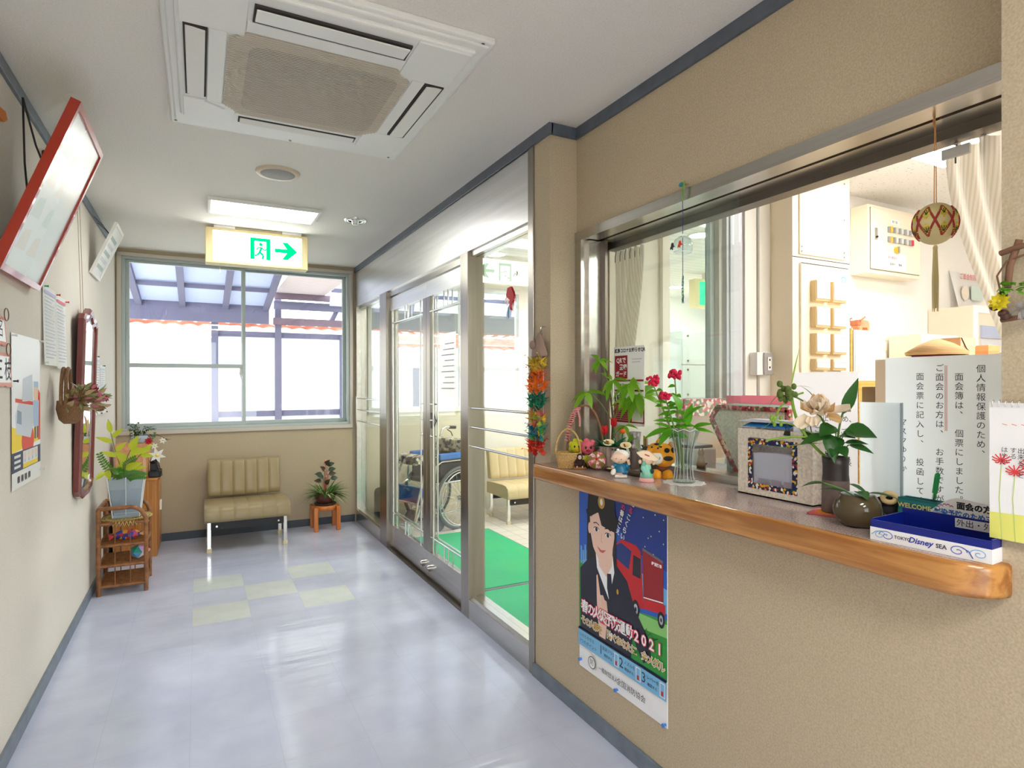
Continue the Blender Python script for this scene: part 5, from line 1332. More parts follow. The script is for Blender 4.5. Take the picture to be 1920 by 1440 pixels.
b.tube([(-0.03, -0.006, 0.235), (-0.022, -0.012, 0.20), (-0.022, -0.012, 0.165)], 0.0045, m_rope, n=6); b.build('rope', t)
random.seed(6)
m_moss = thin('grey green moss', (140, 160, 130), 0.2); b = B()
for i in range(130): b.leaf((random.uniform(-.03, .07), random.uniform(-.04, .03), random.uniform(.055, .085)), (random.uniform(-1, 1), random.uniform(-1, 1), random.uniform(0, 1.2)), random.uniform(.015, .04), 0.006, m_moss, n=3)
b.build('moss', t)
def felt_face(par, c, r, col, col2, mouth, name):
    m = M(name+' felt', col, 0.95, bump=0.6, scale=400); b = B()
    b.ball(c, (r, r*0.7, r), m, u=14, v=10, f=lambda p: p*(1+0.10*math.sin(9*math.atan2(p.z, p.x))))
    for i in range(7):
        a = 2*PI*i/7; b.ball((c[0]+r*0.95*math.cos(a), c[1]+0.006, c[2]+r*0.95*math.sin(a)), (r*0.42, r*0.3, r*0.42), m, u=9, v=6)
    for sx in (-0.3, 0.4): b.ball((c[0]+sx*r, c[1]-r*0.72, c[2]+r*0.1), (r*0.14, r*0.12, r*0.2), m_black, u=8, v=6)
    b.ball((c[0]+0.05*r, c[1]-r*0.66, c[2]-r*0.35), (r*0.3, r*0.2, r*0.2), M(mouth, col2, 0.9), u=8, v=6)
    return b.build(name+'_blossom', par)
felt_face(t, (-0.035, -0.065, 0.085), 0.026, (206, 206, 40), (236, 160, 40), 'orange felt', 'yellow')
felt_face(t, (0.012, -0.078, 0.082), 0.030, (222, 104, 120), (160, 40, 50), 'dark red felt', 'pink')
b = B(); 
for dx, d in ((-0.02, -0.6), (0.02, 0.5), (0.0, 0.0)): b.leaf((0.012, -0.09, 0.055), (d, -0.2, -1), 0.05, 0.024, thin('lime ribbon', (212, 214, 50), 0.2), up=(0, -1, 0), droop=0.05)
b.leaf((-0.05, -0.07, 0.055), (-0.5, -0.1, -1), 0.04, 0.022, thin('lime ribbon', (212, 214, 50), 0.2), up=(0, -1, 0)); b.build('ribbon', t)

# monkey
t = on_counter('monkey_figurine', 'tiny dark brown monkey figurine on a wooden chip beside the bamboo basket', 'figurine', 1.370, 2.032)
m_mk = M('dark brown fur', (56, 34, 26), 0.9, bump=0.5, scale=500); m_mf = M('pale monkey face', (232, 206, 190), 0.6)
b = B().lathe([(0.026, 0), (0.030, 0.003), (0.024, 0.009), (0, 0.010)], M('tan wood chip', (168, 110, 62), 0.7), n=16, cap=False, sy=0.7); b.build('base', t)
b = B().ball((0, 0, 0.026), (0.015, 0.012, 0.018), m_mk); b.ball((0, -0.002, 0.050), (0.0125, 0.011, 0.0135), m_mk); 
for s in (-1, 1):
    b.tube([(s*0.012, 0, 0.036), (s*0.019, -0.006, 0.026), (s*0.012, -0.014, 0.018)], [0.005, 0.0045, 0.004], m_mk, n=7); b.tube([(s*0.008, -0.004, 0.014), (s*0.016, -0.014, 0.014), (s*0.012, -0.02, 0.011)], [0.006, 0.005, 0.004], m_mk, n=7)
b.build('body', t)
b = B().ball((0, -0.0095, 0.049), (0.008, 0.005, 0.009), m_mf, u=10, v=7)
for s in (-1, 1): b.ball((s*0.0135, 0, 0.051), (0.004, 0.002, 0.005), m_mf, u=8, v=6); b.ball((s*0.003, -0.0145, 0.051), 0.0014, m_black, u=6, v=4); b.ball((s*0.012, -0.018, 0.0115), 0.0045, m_mf, u=7, v=5)
b.build('face', t)

# paper umbrella ball
t = on_counter('patchwork_ball', 'pink and olive patchwork paper umbrella ball with a red button', 'paper craft', 1.418, 1.982)
m_pk1 = patchwork('pink flower paper', [(226, 110, 130), (236, 150, 160), (240, 220, 220)], 120); m_ol = M('olive gold paper', (150, 122, 62), 0.8)
b = B(); c = Vector((0, 0, 0.038)); ax = Vector((0.0, -0.9, 0.3)).normalized(); a_ = ax.orthogonal().normalized(); e_ = ax.cross(a_)
N = 10
for i in range(N):
    t0, t1 = 2*PI*i/N, 2*PI*(i+1)/N; mm = m_pk1 if i % 2 else m_ol
    ring = [(0.0, 0.030), (0.022, 0.026), (0.036, 0.008), (0.037, -0.006), (0.0, -0.030)]
    vs = []
    for r, h in ring:
        for tt in (t0, t1): vs.append(tuple(c+ax*h+(a_*math.cos(tt)+e_*math.sin(tt))*r))
    b.add(vs, [(2*k, 2*k+1, 2*k+3, 2*k+2) for k in range(4)], mm)
b.build('paper_panels', t)
b = B().ball(tuple(c+ax*0.031), (0.006, 0.005, 0.006), M('red button', (214, 40, 50), 0.4), u=10, v=7); b.build('button', t)

# log planter with paper flowers
t = on_counter('log_planter', 'grey weathered log pot of red and cream paper flowers', 'planter', 1.500, 1.998)
m_log = M('weathered grey log', (150, 132, 122), 0.9, bump=0.9, scale=30, var=0.2, stretch=(3, 3, 0.3))
b = B().lathe([(0.060, 0), (0.063, 0.004), (0.061, 0.045), (0.062, 0.092), (0.054, 0.092), (0.052, 0.075), (0, 0.075)], m_log, n=30, cap=False, f=lambda a, z: 1+0.03*math.sin(7*a)+0.015*math.sin(13*a+1)); b.build('log_pot', t)
m_cg = M('green crepe foil', (10, 112, 66), 0.35); m_cr = M('red crepe paper', (206, 28, 36), 0.7)
random.seed(9); b = B()
for i in range(34):
    a = random.uniform(0, 2*PI); b.leaf((0.025*math.cos(a), 0.025*math.sin(a), 0.08), (math.cos(a)*1.0, math.sin(a)*1.0, random.uniform(0.2, 1.6)), random.uniform(.05, .085), .026, m_cg, droop=0.2)
b.build('paper_leaves', t)
def tulip(par, base, top, m, name):
    b = B(); b.tube([base, top], 0.002, m_cg, n=5)
    for i in range(6):
        a = 2*PI*i/6; b.leaf(top, (math.cos(a)*0.7, math.sin(a)*0.7, 1), 0.045, 0.03, m, up=(-math.cos(a), -math.sin(a), 0.3), droop=-0.25, fold=0.3)
    return b.build(name, par)
tulip(t, (-0.015, -0.01, 0.08), (-0.025, -0.015, 0.135), m_cr, 'red_paper_flower'); tulip(t, (0.02, 0.02, 0.08), (0.012, 0.02, 0.165), m_cr, 'red_paper_flower')
b = B().ball((0.048, -0.012, 0.152), (0.012, 0.010, 0.011), M('orange paper bud', (236, 110, 30), 0.7), u=10, v=7).tube([(0.04, -0.01, 0.08), (0.048, -0.012, 0.15)], 0.002, m_cg, n=5); b.build('orange_bud', t)
for k, (x, z) in enumerate(((-0.012, 0.110), (0.056, 0.100))):
    b = B(); b.X = Matrix.Translation((x, -0.058, z)) @ Matrix.Rotation(math.radians(50), 4, 'X'); b.lathe([(0.004, -0.012), (0.009, -0.004), (0.018, 0.002), (0.023, 0.001)], M('cream foam', (242, 234, 184), 0.7), n=18, sy=0.7, cap=False, f=lambda a, zz: 1+0.12*math.cos(a)); b.X = Matrix.Identity(4); b.tube([(x, -0.05, z-0.01), (x*0.6, -0.02, 0.075)], 0.002, m_cg, n=5)
    b.tube([(x, -0.060, z-0.004), (x-0.004, -0.078, z+0.006)], 0.003, M('red foam', (206, 40, 40), 0.7), n=6); b.build('cream_flower', t)

# money tree
t = on_counter('money_tree', 'potted money tree with hand shaped green leaves before the red notice', 'plant', 1.562, 2.072)
b = B().lathe([(0.03, 0), (0.032, 0.005), (0.040, 0.085), (0.036, 0.085), (0.034, 0.07), (0, 0.07)], M('brown card pot', (134, 104, 78), 0.8, bump=0.3, scale=150), n=20, cap=False); b.build('pot', t)
b = B(); m_trk = M('thin brown trunk', (96, 84, 56), 0.7)
hubs = [((-0.075, -0.02, 0.445), 0.075, 5), ((-0.02, -0.02, 0.36), 0.085, 5), ((0.05, -0.03, 0.345), 0.10, 7), ((-0.13, -0.02, 0.31), 0.095, 4), ((0.085, -0.045, 0.30), 0.12, 7), ((0.03, -0.04, 0.17), 0.06, 4), ((0.03, -0.03, 0.28), 0.07, 4)]
b.tube([(0, 0, 0.07), (0.004, 0, 0.2), (-0.012, 0, 0.34), (-0.02, -0.01, 0.40)], [0.006, 0.005, 0.004, 0.003], m_trk, n=7)
lb = B(); m_mt = [thin('money tree leaf', (138, 200, 52), 0.6, 0.35), thin('bright money tree leaf', (166, 222, 72), 0.6, 0.35)]
random.seed(31)
for (hx, hy, hz), ln, n in hubs:
    hx += 0.022
    P = bez((0.0, 0, min(0.3, hz*0.6)), (hx*0.5, hy*0.5, hz*0.95), (hx, hy, hz), 6); b.tube(P, 0.0018, m_stem, n=5)
    for i in range(n):
        a = 2*PI*i/n+0.4; lb.leaf((hx, hy, hz), (math.cos(a)*0.9, -0.35+math.sin(a)*0.4, -0.25+0.55*math.sin(a*1.0+0.8)), ln*random.uniform(.8, 1.15), ln*0.30, random.choice(m_mt), up=(0, -0.6, 1), droop=random.uniform(.35, .75))
b.build('trunk', t); lb.build('leaves', t)
t = on_counter('foil_vase', 'narrow silver foil wrapped tube vase beside the money tree pot', 'vase', 1.576, 1.938)
b = B().lathe([(0.016, 0), (0.017, 0.005), (0.020, 0.075)], M('mauve grey tube', (150, 138, 136), 0.6), n=14); b.build('tube', t)
b = B().lathe([(0.020, 0.07), (0.026, 0.085), (0.018, 0.10), (0.022, 0.15)], M('crumpled silver foil', (214, 214, 220), 0.25, 0.9, bump=1.0, scale=120), n=9, cap=False, smooth=False, f=lambda a, z: 1+0.18*math.sin(4*a+z*90)); b.build('foil_wrap', t)
b = B().leaf((0, -0.01, 0.14), (0.3, -0.6, -1), 0.09, 0.02, thin('pale striped leaf', (190, 206, 180), 0.3), up=(0, -1, 0)); b.leaf((0, -0.01, 0.145), (-0.5, -0.5, -0.6), 0.06, 0.018, m_mt[0], up=(0, -1, 0)); b.build('leaves', t)
# wooden strip under the figurines
t = on_counter('wooden_strip', 'dark flat strip of wood lying behind the two clay figurines', 'wood strip', 1.462, 1.862, rz=0.0)
b = B().box(-0.022, 0.022, -0.115, 0.10, 0, 0.014, wood('dark driftwood', (70, 54, 46), (98, 78, 66), 'Y', 5, 0.7, 0), bev=0.003); b.build('strip', t)

# clay child in blue
m_clay = M('pale clay skin', (242, 208, 184), 0.6); m_cw = M('white clay', (244, 240, 234), 0.6)
t = on_counter('child_figurine', 'clay child figurine in a blue happi coat with a white headscarf', 'figurine', 1.378, 1.776)
m_hb = M('glossy teal blue coat', (14, 112, 154), 0.25)
b = B().box(-0.022, 0.024, -0.012, 0.012, 0, 0.011, m_cw, bev=0.004); b.build('base', t)
b = B().lathe([(0.016, 0.008), (0.022, 0.02), (0.020, 0.035), (0.012, 0.05)], m_clay, n=18, sy=0.7)
b.ball((-0.004, -0.002, 0.074), (0.029, 0.024, 0.024), m_clay, u=18, v=12)
b.ball((-0.030, -0.004, 0.070), (0.006, 0.005, 0.006), m_clay, u=8, v=6)
b.tube([(0.018, -0.002, 0.045), (0.030, -0.004, 0.052), (0.026, -0.010, 0.066)], [0.007, 0.0065, 0.006], m_clay, n=9)
b.tube([(-0.018, -0.002, 0.045), (-0.033, -0.006, 0.038)], [0.006, 0.005], m_clay, n=8); b.build('body', t)
b = B().lathe([(0.013, 0.052), (0.020, 0.046), (0.025, 0.034), (0.026, 0.020)], m_hb, n=20, sy=0.75, cap=False)
b.ball((-0.020, -0.002, 0.046), (0.011, 0.010, 0.009), m_hb, u=10, v=7); b.ball((0.022, -0.002, 0.043), (0.012, 0.011, 0.012), m_hb, u=10, v=7); b.ball((0.012, -0.006, 0.022), (0.016, 0.012, 0.010), m_hb, u=10, v=7); b.build('happi_coat', t)
b = B().ball((0.002, 0.004, 0.082), (0.029, 0.023, 0.021), m_cw, u=18, v=10).ball((-0.010, 0.0, 0.103), (0.006, 0.005, 0.004), m_cw, u=8, v=6)
random.seed(1)
for i in range(18):
    a = random.uniform(0, PI); h = random.uniform(-.2, 1); v_ = Vector((math.cos(a)*math.cos(h), -math.sin(a)*math.cos(h)*0.6, math.sin(h))); p = Vector((0.002+0.029*v_.x, 0.004+0.023*v_.y, 0.082+0.021*v_.z))
    if v_.z > 0.3: b.ball(tuple(p), 0.0012, m_ink, u=5, v=4)
b.build('headscarf', t)
b = B()
for x, z in ((-0.016, 0.072), (0.002, 0.070)): b.ball((x, -0.0255, z), 0.0016, m_black, u=6, v=4)
b.ball((-0.006, -0.026, 0.060), (0.003, 0.0015, 0.001), M('red mouth', (196, 80, 70), 0.6), u=6, v=4); b.build('face', t)
b = B().ball((-0.026, -0.010, 0.022), (0.010, 0.007, 0.013), m_cw, u=10, v=7, R=Matrix.Rotation(0.5, 3, 'Y')); b.build('white_cloth', t)
b = B().lathe([(0.001, 0), (0.012, 0.003), (0.002, 0.006)], M('straw fan', (206, 180, 130), 0.8), n=12, c=(-0.040, 0.0, 0.030)); b.build('fan', t)
# clay dancer in mint
t = on_counter('dancer_figurine', 'clay dancer figurine in a mint kimono under a cream folded straw hat', 'figurine', 1.400, 1.658)
m_mint = M('mint kimono glaze', (138, 206, 184), 0.4); m_hat = M('cream straw hat clay', (246, 222, 190), 0.7)
b = B().lathe([(0.024, 0.0), (0.027, 0.003), (0.024, 0.014), (0.0, 0.015)], M('pink hem clay', (242, 176, 172), 0.6), n=22, sy=0.8, cap=False); b.build('hem', t)
b = B().lathe([(0.0, 0.012), (0.024, 0.012), (0.021, 0.03), (0.016, 0.045), (0.015, 0.058), (0.009, 0.064)], m_mint, n=22, sy=0.8)
b.tube([(-0.013, -0.004, 0.056), (-0.012, -0.016, 0.048), (-0.005, -0.020, 0.038), (-0.004, -0.020, 0.026)], [0.006, 0.008, 0.009, 0.007], m_mint, n=9); b.tube([(-0.012, -0.004, 0.055), (-0.010, -0.012, 0.064), (-0.008, -0.016, 0.074)], [0.006, 0.0065, 0.005], m_mint, n=9); b.build('kimono', t)
b = B().ball((0.004, -0.002, 0.078), (0.019, 0.017, 0.018), m_clay, u=14, v=10).ball((-0.022, -0.002, 0.070), (0.006, 0.005, 0.008), m_clay, u=8, v=6).ball((-0.008, -0.017, 0.079), (0.004, 0.004, 0.006), m_clay, u=8, v=6).ball((0.024, -0.002, 0.066), (0.005, 0.004, 0.007), m_clay, u=8, v=6); b.build('body', t)
hp = [(-0.034, 0.103), (-0.014, 0.110), (0.008, 0.109), (0.036, 0.086), (0.040, 0.082), (0.030, 0.076), (0.004, 0.080), (-0.020, 0.088)]
b = B().prism([(x, -0.021, z) for x, z in hp], (0, 0.034, 0), m_hat); b.build('straw_hat', t)
b = B().tube([(-0.006, -0.0222, 0.099), (0.004, -0.0222, 0.095), (0.010, -0.0222, 0.093)], 0.002, M('red cord', (200, 40, 36), 0.5), n=6); b.build('hat_cord', t)
b = B().ball((-0.018, -0.006, 0.040), (0.006, 0.008, 0.007), M('dark green sash', (26, 62, 58), 0.6), u=9, v=6).ball((0.018, -0.006, 0.038), (0.008, 0.009, 0.009), M('dark green sash'), u=9, v=6); b.build('sash', t)
# felt tiger
t = on_counter('tiger_doll', 'orange felt tiger doll with dark spots between the dancer and the glass vase', 'doll', 1.502, 1.700)
m_tg = M('orange felt', (236, 120, 14), 0.95, bump=0.5, scale=400); m_td = M('dark felt', (48, 44, 44), 0.95); m_tw = M('white felt', (232, 226, 214), 0.95)
b = B()
for x in (-0.016, 0.024): b.lathe([(0.018, 0), (0.021, 0.004), (0.017, 0.024), (0.010, 0.030), (0, 0.031)], m_tg, n=16, c=(x, 0, 0), cap=False)
b.ball((0.006, 0.002, 0.036), (0.020, 0.016, 0.014), M('brown felt', (110, 62, 34), 0.95), u=10, v=7); b.build('feet', t)
b = B().ball((0.010, 0, 0.084), (0.046, 0.036, 0.044), m_tg, u=20, v=14)
b.ball((-0.018, -0.018, 0.108), (0.030, 0.024, 0.022), m_tg, u=16, v=10); b.ball((-0.036, -0.03, 0.106), (0.014, 0.011, 0.010), m_tg, u=10, v=7); b.build('body', t)
for x, z in ((0.040, 0.122), (-0.004, 0.130)):
    b = B().ball((x, -0.004, z), (0.014, 0.008, 0.013), m_tg, u=12, v=8).ball((x, -0.011, z-0.001), (0.008, 0.004, 0.008), M('pink grey felt', (206, 176, 170), 0.95), u=9, v=6); b.build('ear', t)
b = B().ball((-0.016, -0.030, 0.076), (0.026, 0.012, 0.024), m_tw, u=14, v=9); b.tube([(-0.004, -0.043, 0.082), (-0.002, -0.043, 0.078), (-0.006, -0.043, 0.072)], 0.001, m_ink, n=5); b.build('muzzle', t)
b = B()
for x, y, z, rx, rz in ((0.026, -0.034, 0.076, 0.018, 0.009), (0.022, -0.033, 0.105, 0.010, 0.009), (0.044, -0.022, 0.105, 0.008, 0.010), (0.0, -0.038, 0.118, 0.006, 0.003), (-0.014, -0.034, 0.127, 0.010, 0.004)): b.ball((x, y, z), (rx, 0.006, rz), m_td, u=12, v=7)
b.build('spots', t)
b = B()
for x, z in ((-0.031, 0.117), (-0.010, 0.113)): b.ball((x, -0.042, z), 0.0036, m_black, u=8, v=6)
b.build('eyes', t)

# fluted glass vase with celosia on a doily
dl2 = on_counter('lace_doily', 'white scalloped lace doily under the fluted glass vase', 'doily', 1.500, 1.580, rz=0)
n = 60
b = B().add([(0.071*(1+0.06*math.sin(12*2*PI*i/n))*math.cos(2*PI*i/n), 0.071*(1+0.06*math.sin(12*2*PI*i/n))*math.sin(2*PI*i/n), z) for z in (0, 0.0015) for i in range(n)], [tuple(range(n))[::-1], tuple(range(n, 2*n))]+[(i, (i+1) % n, n+(i+1) % n, n+i) for i in range(n)], M('white lace', (238, 236, 232), 0.9, bump=0.6, scale=500)); b.build('lace', dl2)
t = on_counter('glass_vase', 'fluted clear glass vase of red cockscomb flowers on the lace doily', 'vase', 1.500, 1.580, dz=0.0022)
fl_ = lambda a, z: 1+0.035*math.cos(16*a)
m_gv = glass('fluted vase glass', (236, 242, 240))
b = B().lathe([(0.0, 0.0), (0.036, 0.0), (0.038, 0.004), (0.032, 0.02), (0.029, 0.05), (0.029, 0.085), (0.034, 0.12), (0.050, 0.175), (0.053, 0.185)], m_gv, n=64, cap=False, f=fl_)
b.lathe([(0.050, 0.184), (0.030, 0.12), (0.025, 0.085), (0.025, 0.03), (0.0, 0.026)], m_gv, n=64, cap=False); b.build('glass_body', t)
b = B()
for i in range(16):
    a = 2*PI*i/16
    b.tube([(r*math.cos(a), r*math.sin(a), z) for r, z in ((0.0385, 0.005), (0.033, 0.02), (0.030, 0.05), (0.030, 0.085), (0.035, 0.12), (0.0515, 0.178))], 0.0007, m_glaze, n=4)
b.tube([(0.053*math.cos(2*PI*i/32), 0.053*math.sin(2*PI*i/32), 0.184+0.004*math.cos(8*2*PI*i/32)) for i in range(32)], 0.0011, m_glaze, n=5, closed=True)
for i in range(0):
    a = 2*PI*i/13; z = 0.012+0.028*(i//13); b.ball((0.034*math.cos(a), 0.034*math.sin(a), z), (0.006, 0.006, 0.011), m_glaze, u=7, v=5)
b.build('cut_ribs', t)
m_cel = M('crimson cockscomb', (196, 24, 62), 0.9, bump=0.4, scale=300); m_lg = thin('fresh green leaf', (96, 172, 34), 0.45, 0.35)
sb = B(); lb = B(); random.seed(17)
heads = [((-0.105, -0.02, 0.345), 0.02), ((-0.030, 0.0, 0.365), 0.022), ((-0.062, -0.03, 0.295), 0.017)]
for (x, y, z), r in heads:
    P = bez((0.0, 0, 0.04), (-0.01+x*0.25, y*0.5, 0.18), (x, y, z), 12); sb.tube(P, [0.0040-0.0016*i/12 for i in range(13)], m_stem, n=7)
    hb = B()
    for i in range(20): a = random.uniform(0, 2*PI); hb.ball((x+random.uniform(-r, r)*0.9, y+random.uniform(-r, r)*0.5, z+random.uniform(-0.2, 1.1)*r), (random.uniform(.005, .009), random.uniform(.005, .008), random.uniform(.005, .010)), m_cel, u=8, v=6)
    hb.build('cockscomb_bloom', t)
    for i in range(5, 12):
        for s in (-1, 1):
            if random.random() < 0.75: lb.leaf(P[i], (s*random.uniform(.5, 1), -0.4, random.uniform(-.3, .5)), random.uniform(.03, .06)*(1.1 if i < 9 else 0.7), 0.020, m_lg, up=(0, -0.7, 1), droop=random.uniform(.1, .6))
for p, d, ln, wd in (((-0.045, -0.02, 0.185), (-1, -0.3, -0.1), 0.10, 0.032), ((-0.035, -0.03, 0.19), (-0.7, -0.4, -0.6), 0.085, 0.032), ((0.03, -0.02, 0.19), (0.9, -0.2, 0.5), 0.07, 0.026), ((0.03, -0.02, 0.185), (1, -0.1, 0.1), 0.075, 0.022), ((-0.03, -0.02, 0.24), (-0.6, -0.3, 0.1), 0.06, 0.026), ((0.01, -0.02, 0.20), (0.1, -0.4, 1), 0.08, 0.035), ((-0.01, -0.02, 0.25), (-0.2, -0.4, 0.9), 0.07, 0.034), ((0.0, -0.02, 0.22), (0.5, -0.4, 0.7), 0.09, 0.03)):
    lb.leaf(p, d, ln, wd, m_lg, up=(0, -0.6, 1), droop=0.3)
sb.build('flower_stems', t); lb.build('leaves', t)

# mask box: white washi box with patterned border and window
t = thing('mask_box', 'white paper covered box with a patterned navy border around its clear window', 'box', (1.572, 1.232, CT+0.0005))
m_wash = M('flecked washi paper', (226, 218, 206), 0.85, var=0.08, scale=120, bump=0.2)
m_bord = patchwork('navy yellow printed border', [(24, 32, 84), (28, 38, 96), (226, 176, 40), (240, 236, 230), (24, 32, 84), (176, 60, 40), (30, 80, 60), (24, 32, 84)], 150)
bw = 0.262; h = 0.205; dp = 0.098
x0 = -dp/2; 
b = B().box(x0, x0+0.006, -bw/2, bw/2, 0, 0.03, m_wash).box(x0, x0+0.006, -bw/2, bw/2, 0.178, h, m_wash).box(x0, x0+0.006, -bw/2, -bw/2+0.062, 0.03, 0.178, m_wash).box(x0, x0+0.006, bw/2-0.045, bw/2, 0.03, 0.178, m_wash)
b.box(x0+0.006, -x0, -bw/2, -bw/2+0.005, 0, h, m_wash).box(x0+0.006, -x0, bw/2-0.005, bw/2, 0, h, m_wash).box(-x0-0.005, -x0, -bw/2, bw/2, 0, h+0.015, m_wash).box(x0, -x0, -bw/2, bw/2, 0, 0.004, m_wash); b.build('box_body', t)
yl, yr, z0, z1 = bw/2-0.040, -bw/2+0.048, 0.022, 0.176
b = B()
for a0, a1, c0, c1 in ((yr, yl, z0, z0+0.017), (yr, yl, z1-0.017, z1), (yr, yr+0.017, z0+0.017, z1-0.017), (yl-0.017, yl, z0+0.017, z1-0.017)): b.box(x0-0.0012, x0, a0, a1, c0, c1, m_bord)
b.build('window_border', t)
b = B().box(x0+0.055, x0+0.075, -bw/2-0.0012, -bw/2, 0.01, h-0.005, m_bord); b.build('side_strip', t)
B().box(x0+0.001, x0+0.002, yr+0.015, yl-0.015, z0+0.015, z1-0.015, glass('clear film', (250, 251, 255), 0.25)).build('window_film', t)
for i in range(4):
    mk = thing('paper_mask', 'wrapped white face mask seen through the window of the patterned box', 'mask', (1.572+x0+0.0055+0.012*i, 1.232+0.02*(i % 2)-0.01, CT+0.006), group='masks in the patterned box')
    b = B().grid(lambda u, v: (0.006*math.sin(PI*u), -0.085+0.17*u, 0.13*v-0.012*abs(u-0.5)), 8, 6, thin('mask wrapper %d' % (i % 2), ((236, 240, 250), (244, 236, 242))[i % 2], 0.2)); b.build('mask_wrapper', mk)
    b = B(); 
    for q in range(3): b.box(-0.0022, -0.0012, -0.06+0.045*q, -0.025+0.045*q, 0.02, 0.05, M('grey mask print', (170, 160, 170), 0.6))
    b.box(-0.0022, -0.0012, -0.07, 0.07, 0.004, 0.012, M('blue mask print', (90, 140, 196), 0.6)); b.build('wrapper_print', mk)
for i, (mm, dz, dx, lab) in enumerate(((thin('pale paper', (232, 234, 244), 0.2), 0.014, 0.010, 'white loose papers tucked in the top of the patterned box'), (M('blue plastic sleeve', (30, 120, 190), 0.35), 0.008, 0.0, 'blue plastic folder tucked in the top of the patterned box'))):
    f_ = thing('paper_stack' if i == 0 else 'plastic_folder', lab, 'paper' if i == 0 else 'folder', (1.560, 1.25, CT+0.215+0.003*(1-i)))
    if i: b = B().add([(-0.030, 0.10, -0.004), (-0.030, -0.07, -0.004), (0.02, -0.05, 0.006), (0.02, 0.11, 0.006), (-0.030, 0.10, -0.002), (-0.030, -0.07, -0.002), (0.02, -0.05, 0.008), (0.02, 0.11, 0.008)], [(0, 1, 2, 3), (7, 6, 5, 4), (0, 4, 5, 1), (1, 5, 6, 2), (2, 6, 7, 3), (3, 7, 4, 0)], mm)
    else:
        b = B()
        for k in range(4): b.box(-0.012+0.004*k, 0.045, -0.115+0.006*k, 0.135-0.01*k, 0.0075+0.002*k, 0.009+0.002*k, mm)
    b.build('sheets' if i == 0 else 'sleeve', f_)
for i, (y, s) in enumerate(((1.232-0.05, 0.8), (1.232-0.118, 1.25))):
    bc = thing('binder_clip', ('small', 'larger')[i]+' black binder clip gripping the top edge of the patterned box '+('front', 'by its corner')[i], 'clip', (1.572+x0-0.001, y, CT+h-0.010*s))
    b = B().prism([(-0.006*s, -0.012*s, -0.004*s), (0.010*s, -0.012*s, -0.004*s), (0.002*s, -0.012*s, 0.013*s)], (0, 0.024*s, 0), m_black); b.build('clip_body', bc)
    b = B().tube([(0.002*s, -0.007*s, 0.012*s), (-0.002*s, -0.007*s, 0.03*s), (-0.002*s, 0.0, 0.034*s), (-0.002*s, 0.007*s, 0.03*s), (0.002*s, 0.007*s, 0.012*s)], 0.0012*s, m_black, n=5); b.build('wire_handle', bc)

# coaster and dark vase with a faded rose
t = on_counter('felt_coaster', 'pink and orange felt coaster under the dark slim vase', 'coaster', 1.482, 1.030, rz=0.3)
b = B().box(-0.042, 0.042, -0.036, 0.036, 0, 0.004, M('pink felt', (228, 84, 120), 0.9), bev=0.0015); b.build('felt_pad', t)
b = B().box(-0.036, 0.036, -0.022, 0.022, 0.004, 0.0052, M('orange yellow felt', (236, 150, 40), 0.9)); b.build('stripe', t)
t = on_counter('dark_vase', 'slim dark brown vase holding a faded cream rose and green seed heads', 'vase', 1.493, 1.012, dz=0.006)
b = B().lathe([(0.0, 0), (0.033, 0.0), (0.034, 0.004), (0.0325, 0.085)], M('taupe stoneware', (104, 90, 84), 0.7, var=0.08, scale=60), n=28, cap=False); b.build('lower_body', t)
b = B().lathe([(0.0325, 0.085), (0.031, 0.10), (0.031, 0.125), (0.033, 0.146), (0.030, 0.146), (0.028, 0.12), (0.0, 0.10)], M('black brown glaze', (42, 34, 34), 0.45), n=28, cap=False); b.build('upper_body', t)
m_rs = [thin('faded cream petal', (246, 230, 206), 0.3, 0.7), thin('browned petal', (228, 190, 136), 0.3, 0.7), thin('pale petal', (250, 238, 218), 0.3, 0.7)]
sb = B(); lb = B(); random.seed(12)
def wild(P, r=0.0026, m=None): sb.tube(P, r, m or m_stem, n=6)
m_gs = M('rose green stem', (76, 116, 40), 0.5); m_rl = thin('rose leaf', (44, 98, 36), 0.25, 0.35); m_sl = M('spider stem', (122, 160, 46), 0.5)
R0 = Vector((-0.042, -0.02, 0.262))
wild(bez((0.0, 0, 0.12), (0.0, -0.01, 0.20), tuple(R0), 8), 0.0032, m_gs)
rb = B()
def petal(c, d, up, ln, wd, m, cup, ph):
    d = Vector(d).normalized(); sd = d.cross(Vector(up)).normalized(); nr = sd.cross(d)
    def fn(u, v):
        w = wd*(0.35+0.65*math.sin(PI*min(1, 0.12+0.72*v)))*(1-0.25*max(0, v-0.8)*5*(2*u-1)**2)
        x = (u-0.5)*w; h = cup*ln*(v*v-0.2*v)+0.9*wd*(2*u-1)**2*0.3+0.006*v*math.sin(9*u+ph)+0.004*v*math.sin(17*u+2*ph)
        return Vector(c)+d*ln*v+sd*x+nr*h
    rb.grid(fn, 10, 7, m)
for i in range(9):
    a = 2*PI*i/9+0.2; petal(R0, (math.cos(a), -0.25+0.45*math.sin(a), 0.42*math.sin(a)+0.12), (0, -0.35, 1), 0.034+0.005*(i % 3), 0.036, m_rs[(i*2) % 3], 0.5, i)
for i in range(7):
    a = 2*PI*i/7; petal(R0+Vector((0, -0.004, 0.006)), (0.7*math.cos(a), -0.2+0.35*math.sin(a), 0.75), (math.cos(a)*-1, -0.5, 0.2), 0.034, 0.036, m_rs[2*(i % 2)], 0.35, i*1.7)
petal(R0+Vector((0.02, -0.01, 0.0)), (1, -0.2, 0.12), (0, -0.5, 1), 0.058, 0.034, m_rs[0], 0.1, 2); petal(R0+Vector((0.02, -0.01, -0.008)), (0.8, -0.2, -0.25), (0, -0.5, 1), 0.036, 0.032, m_rs[1], -0.2, 3)
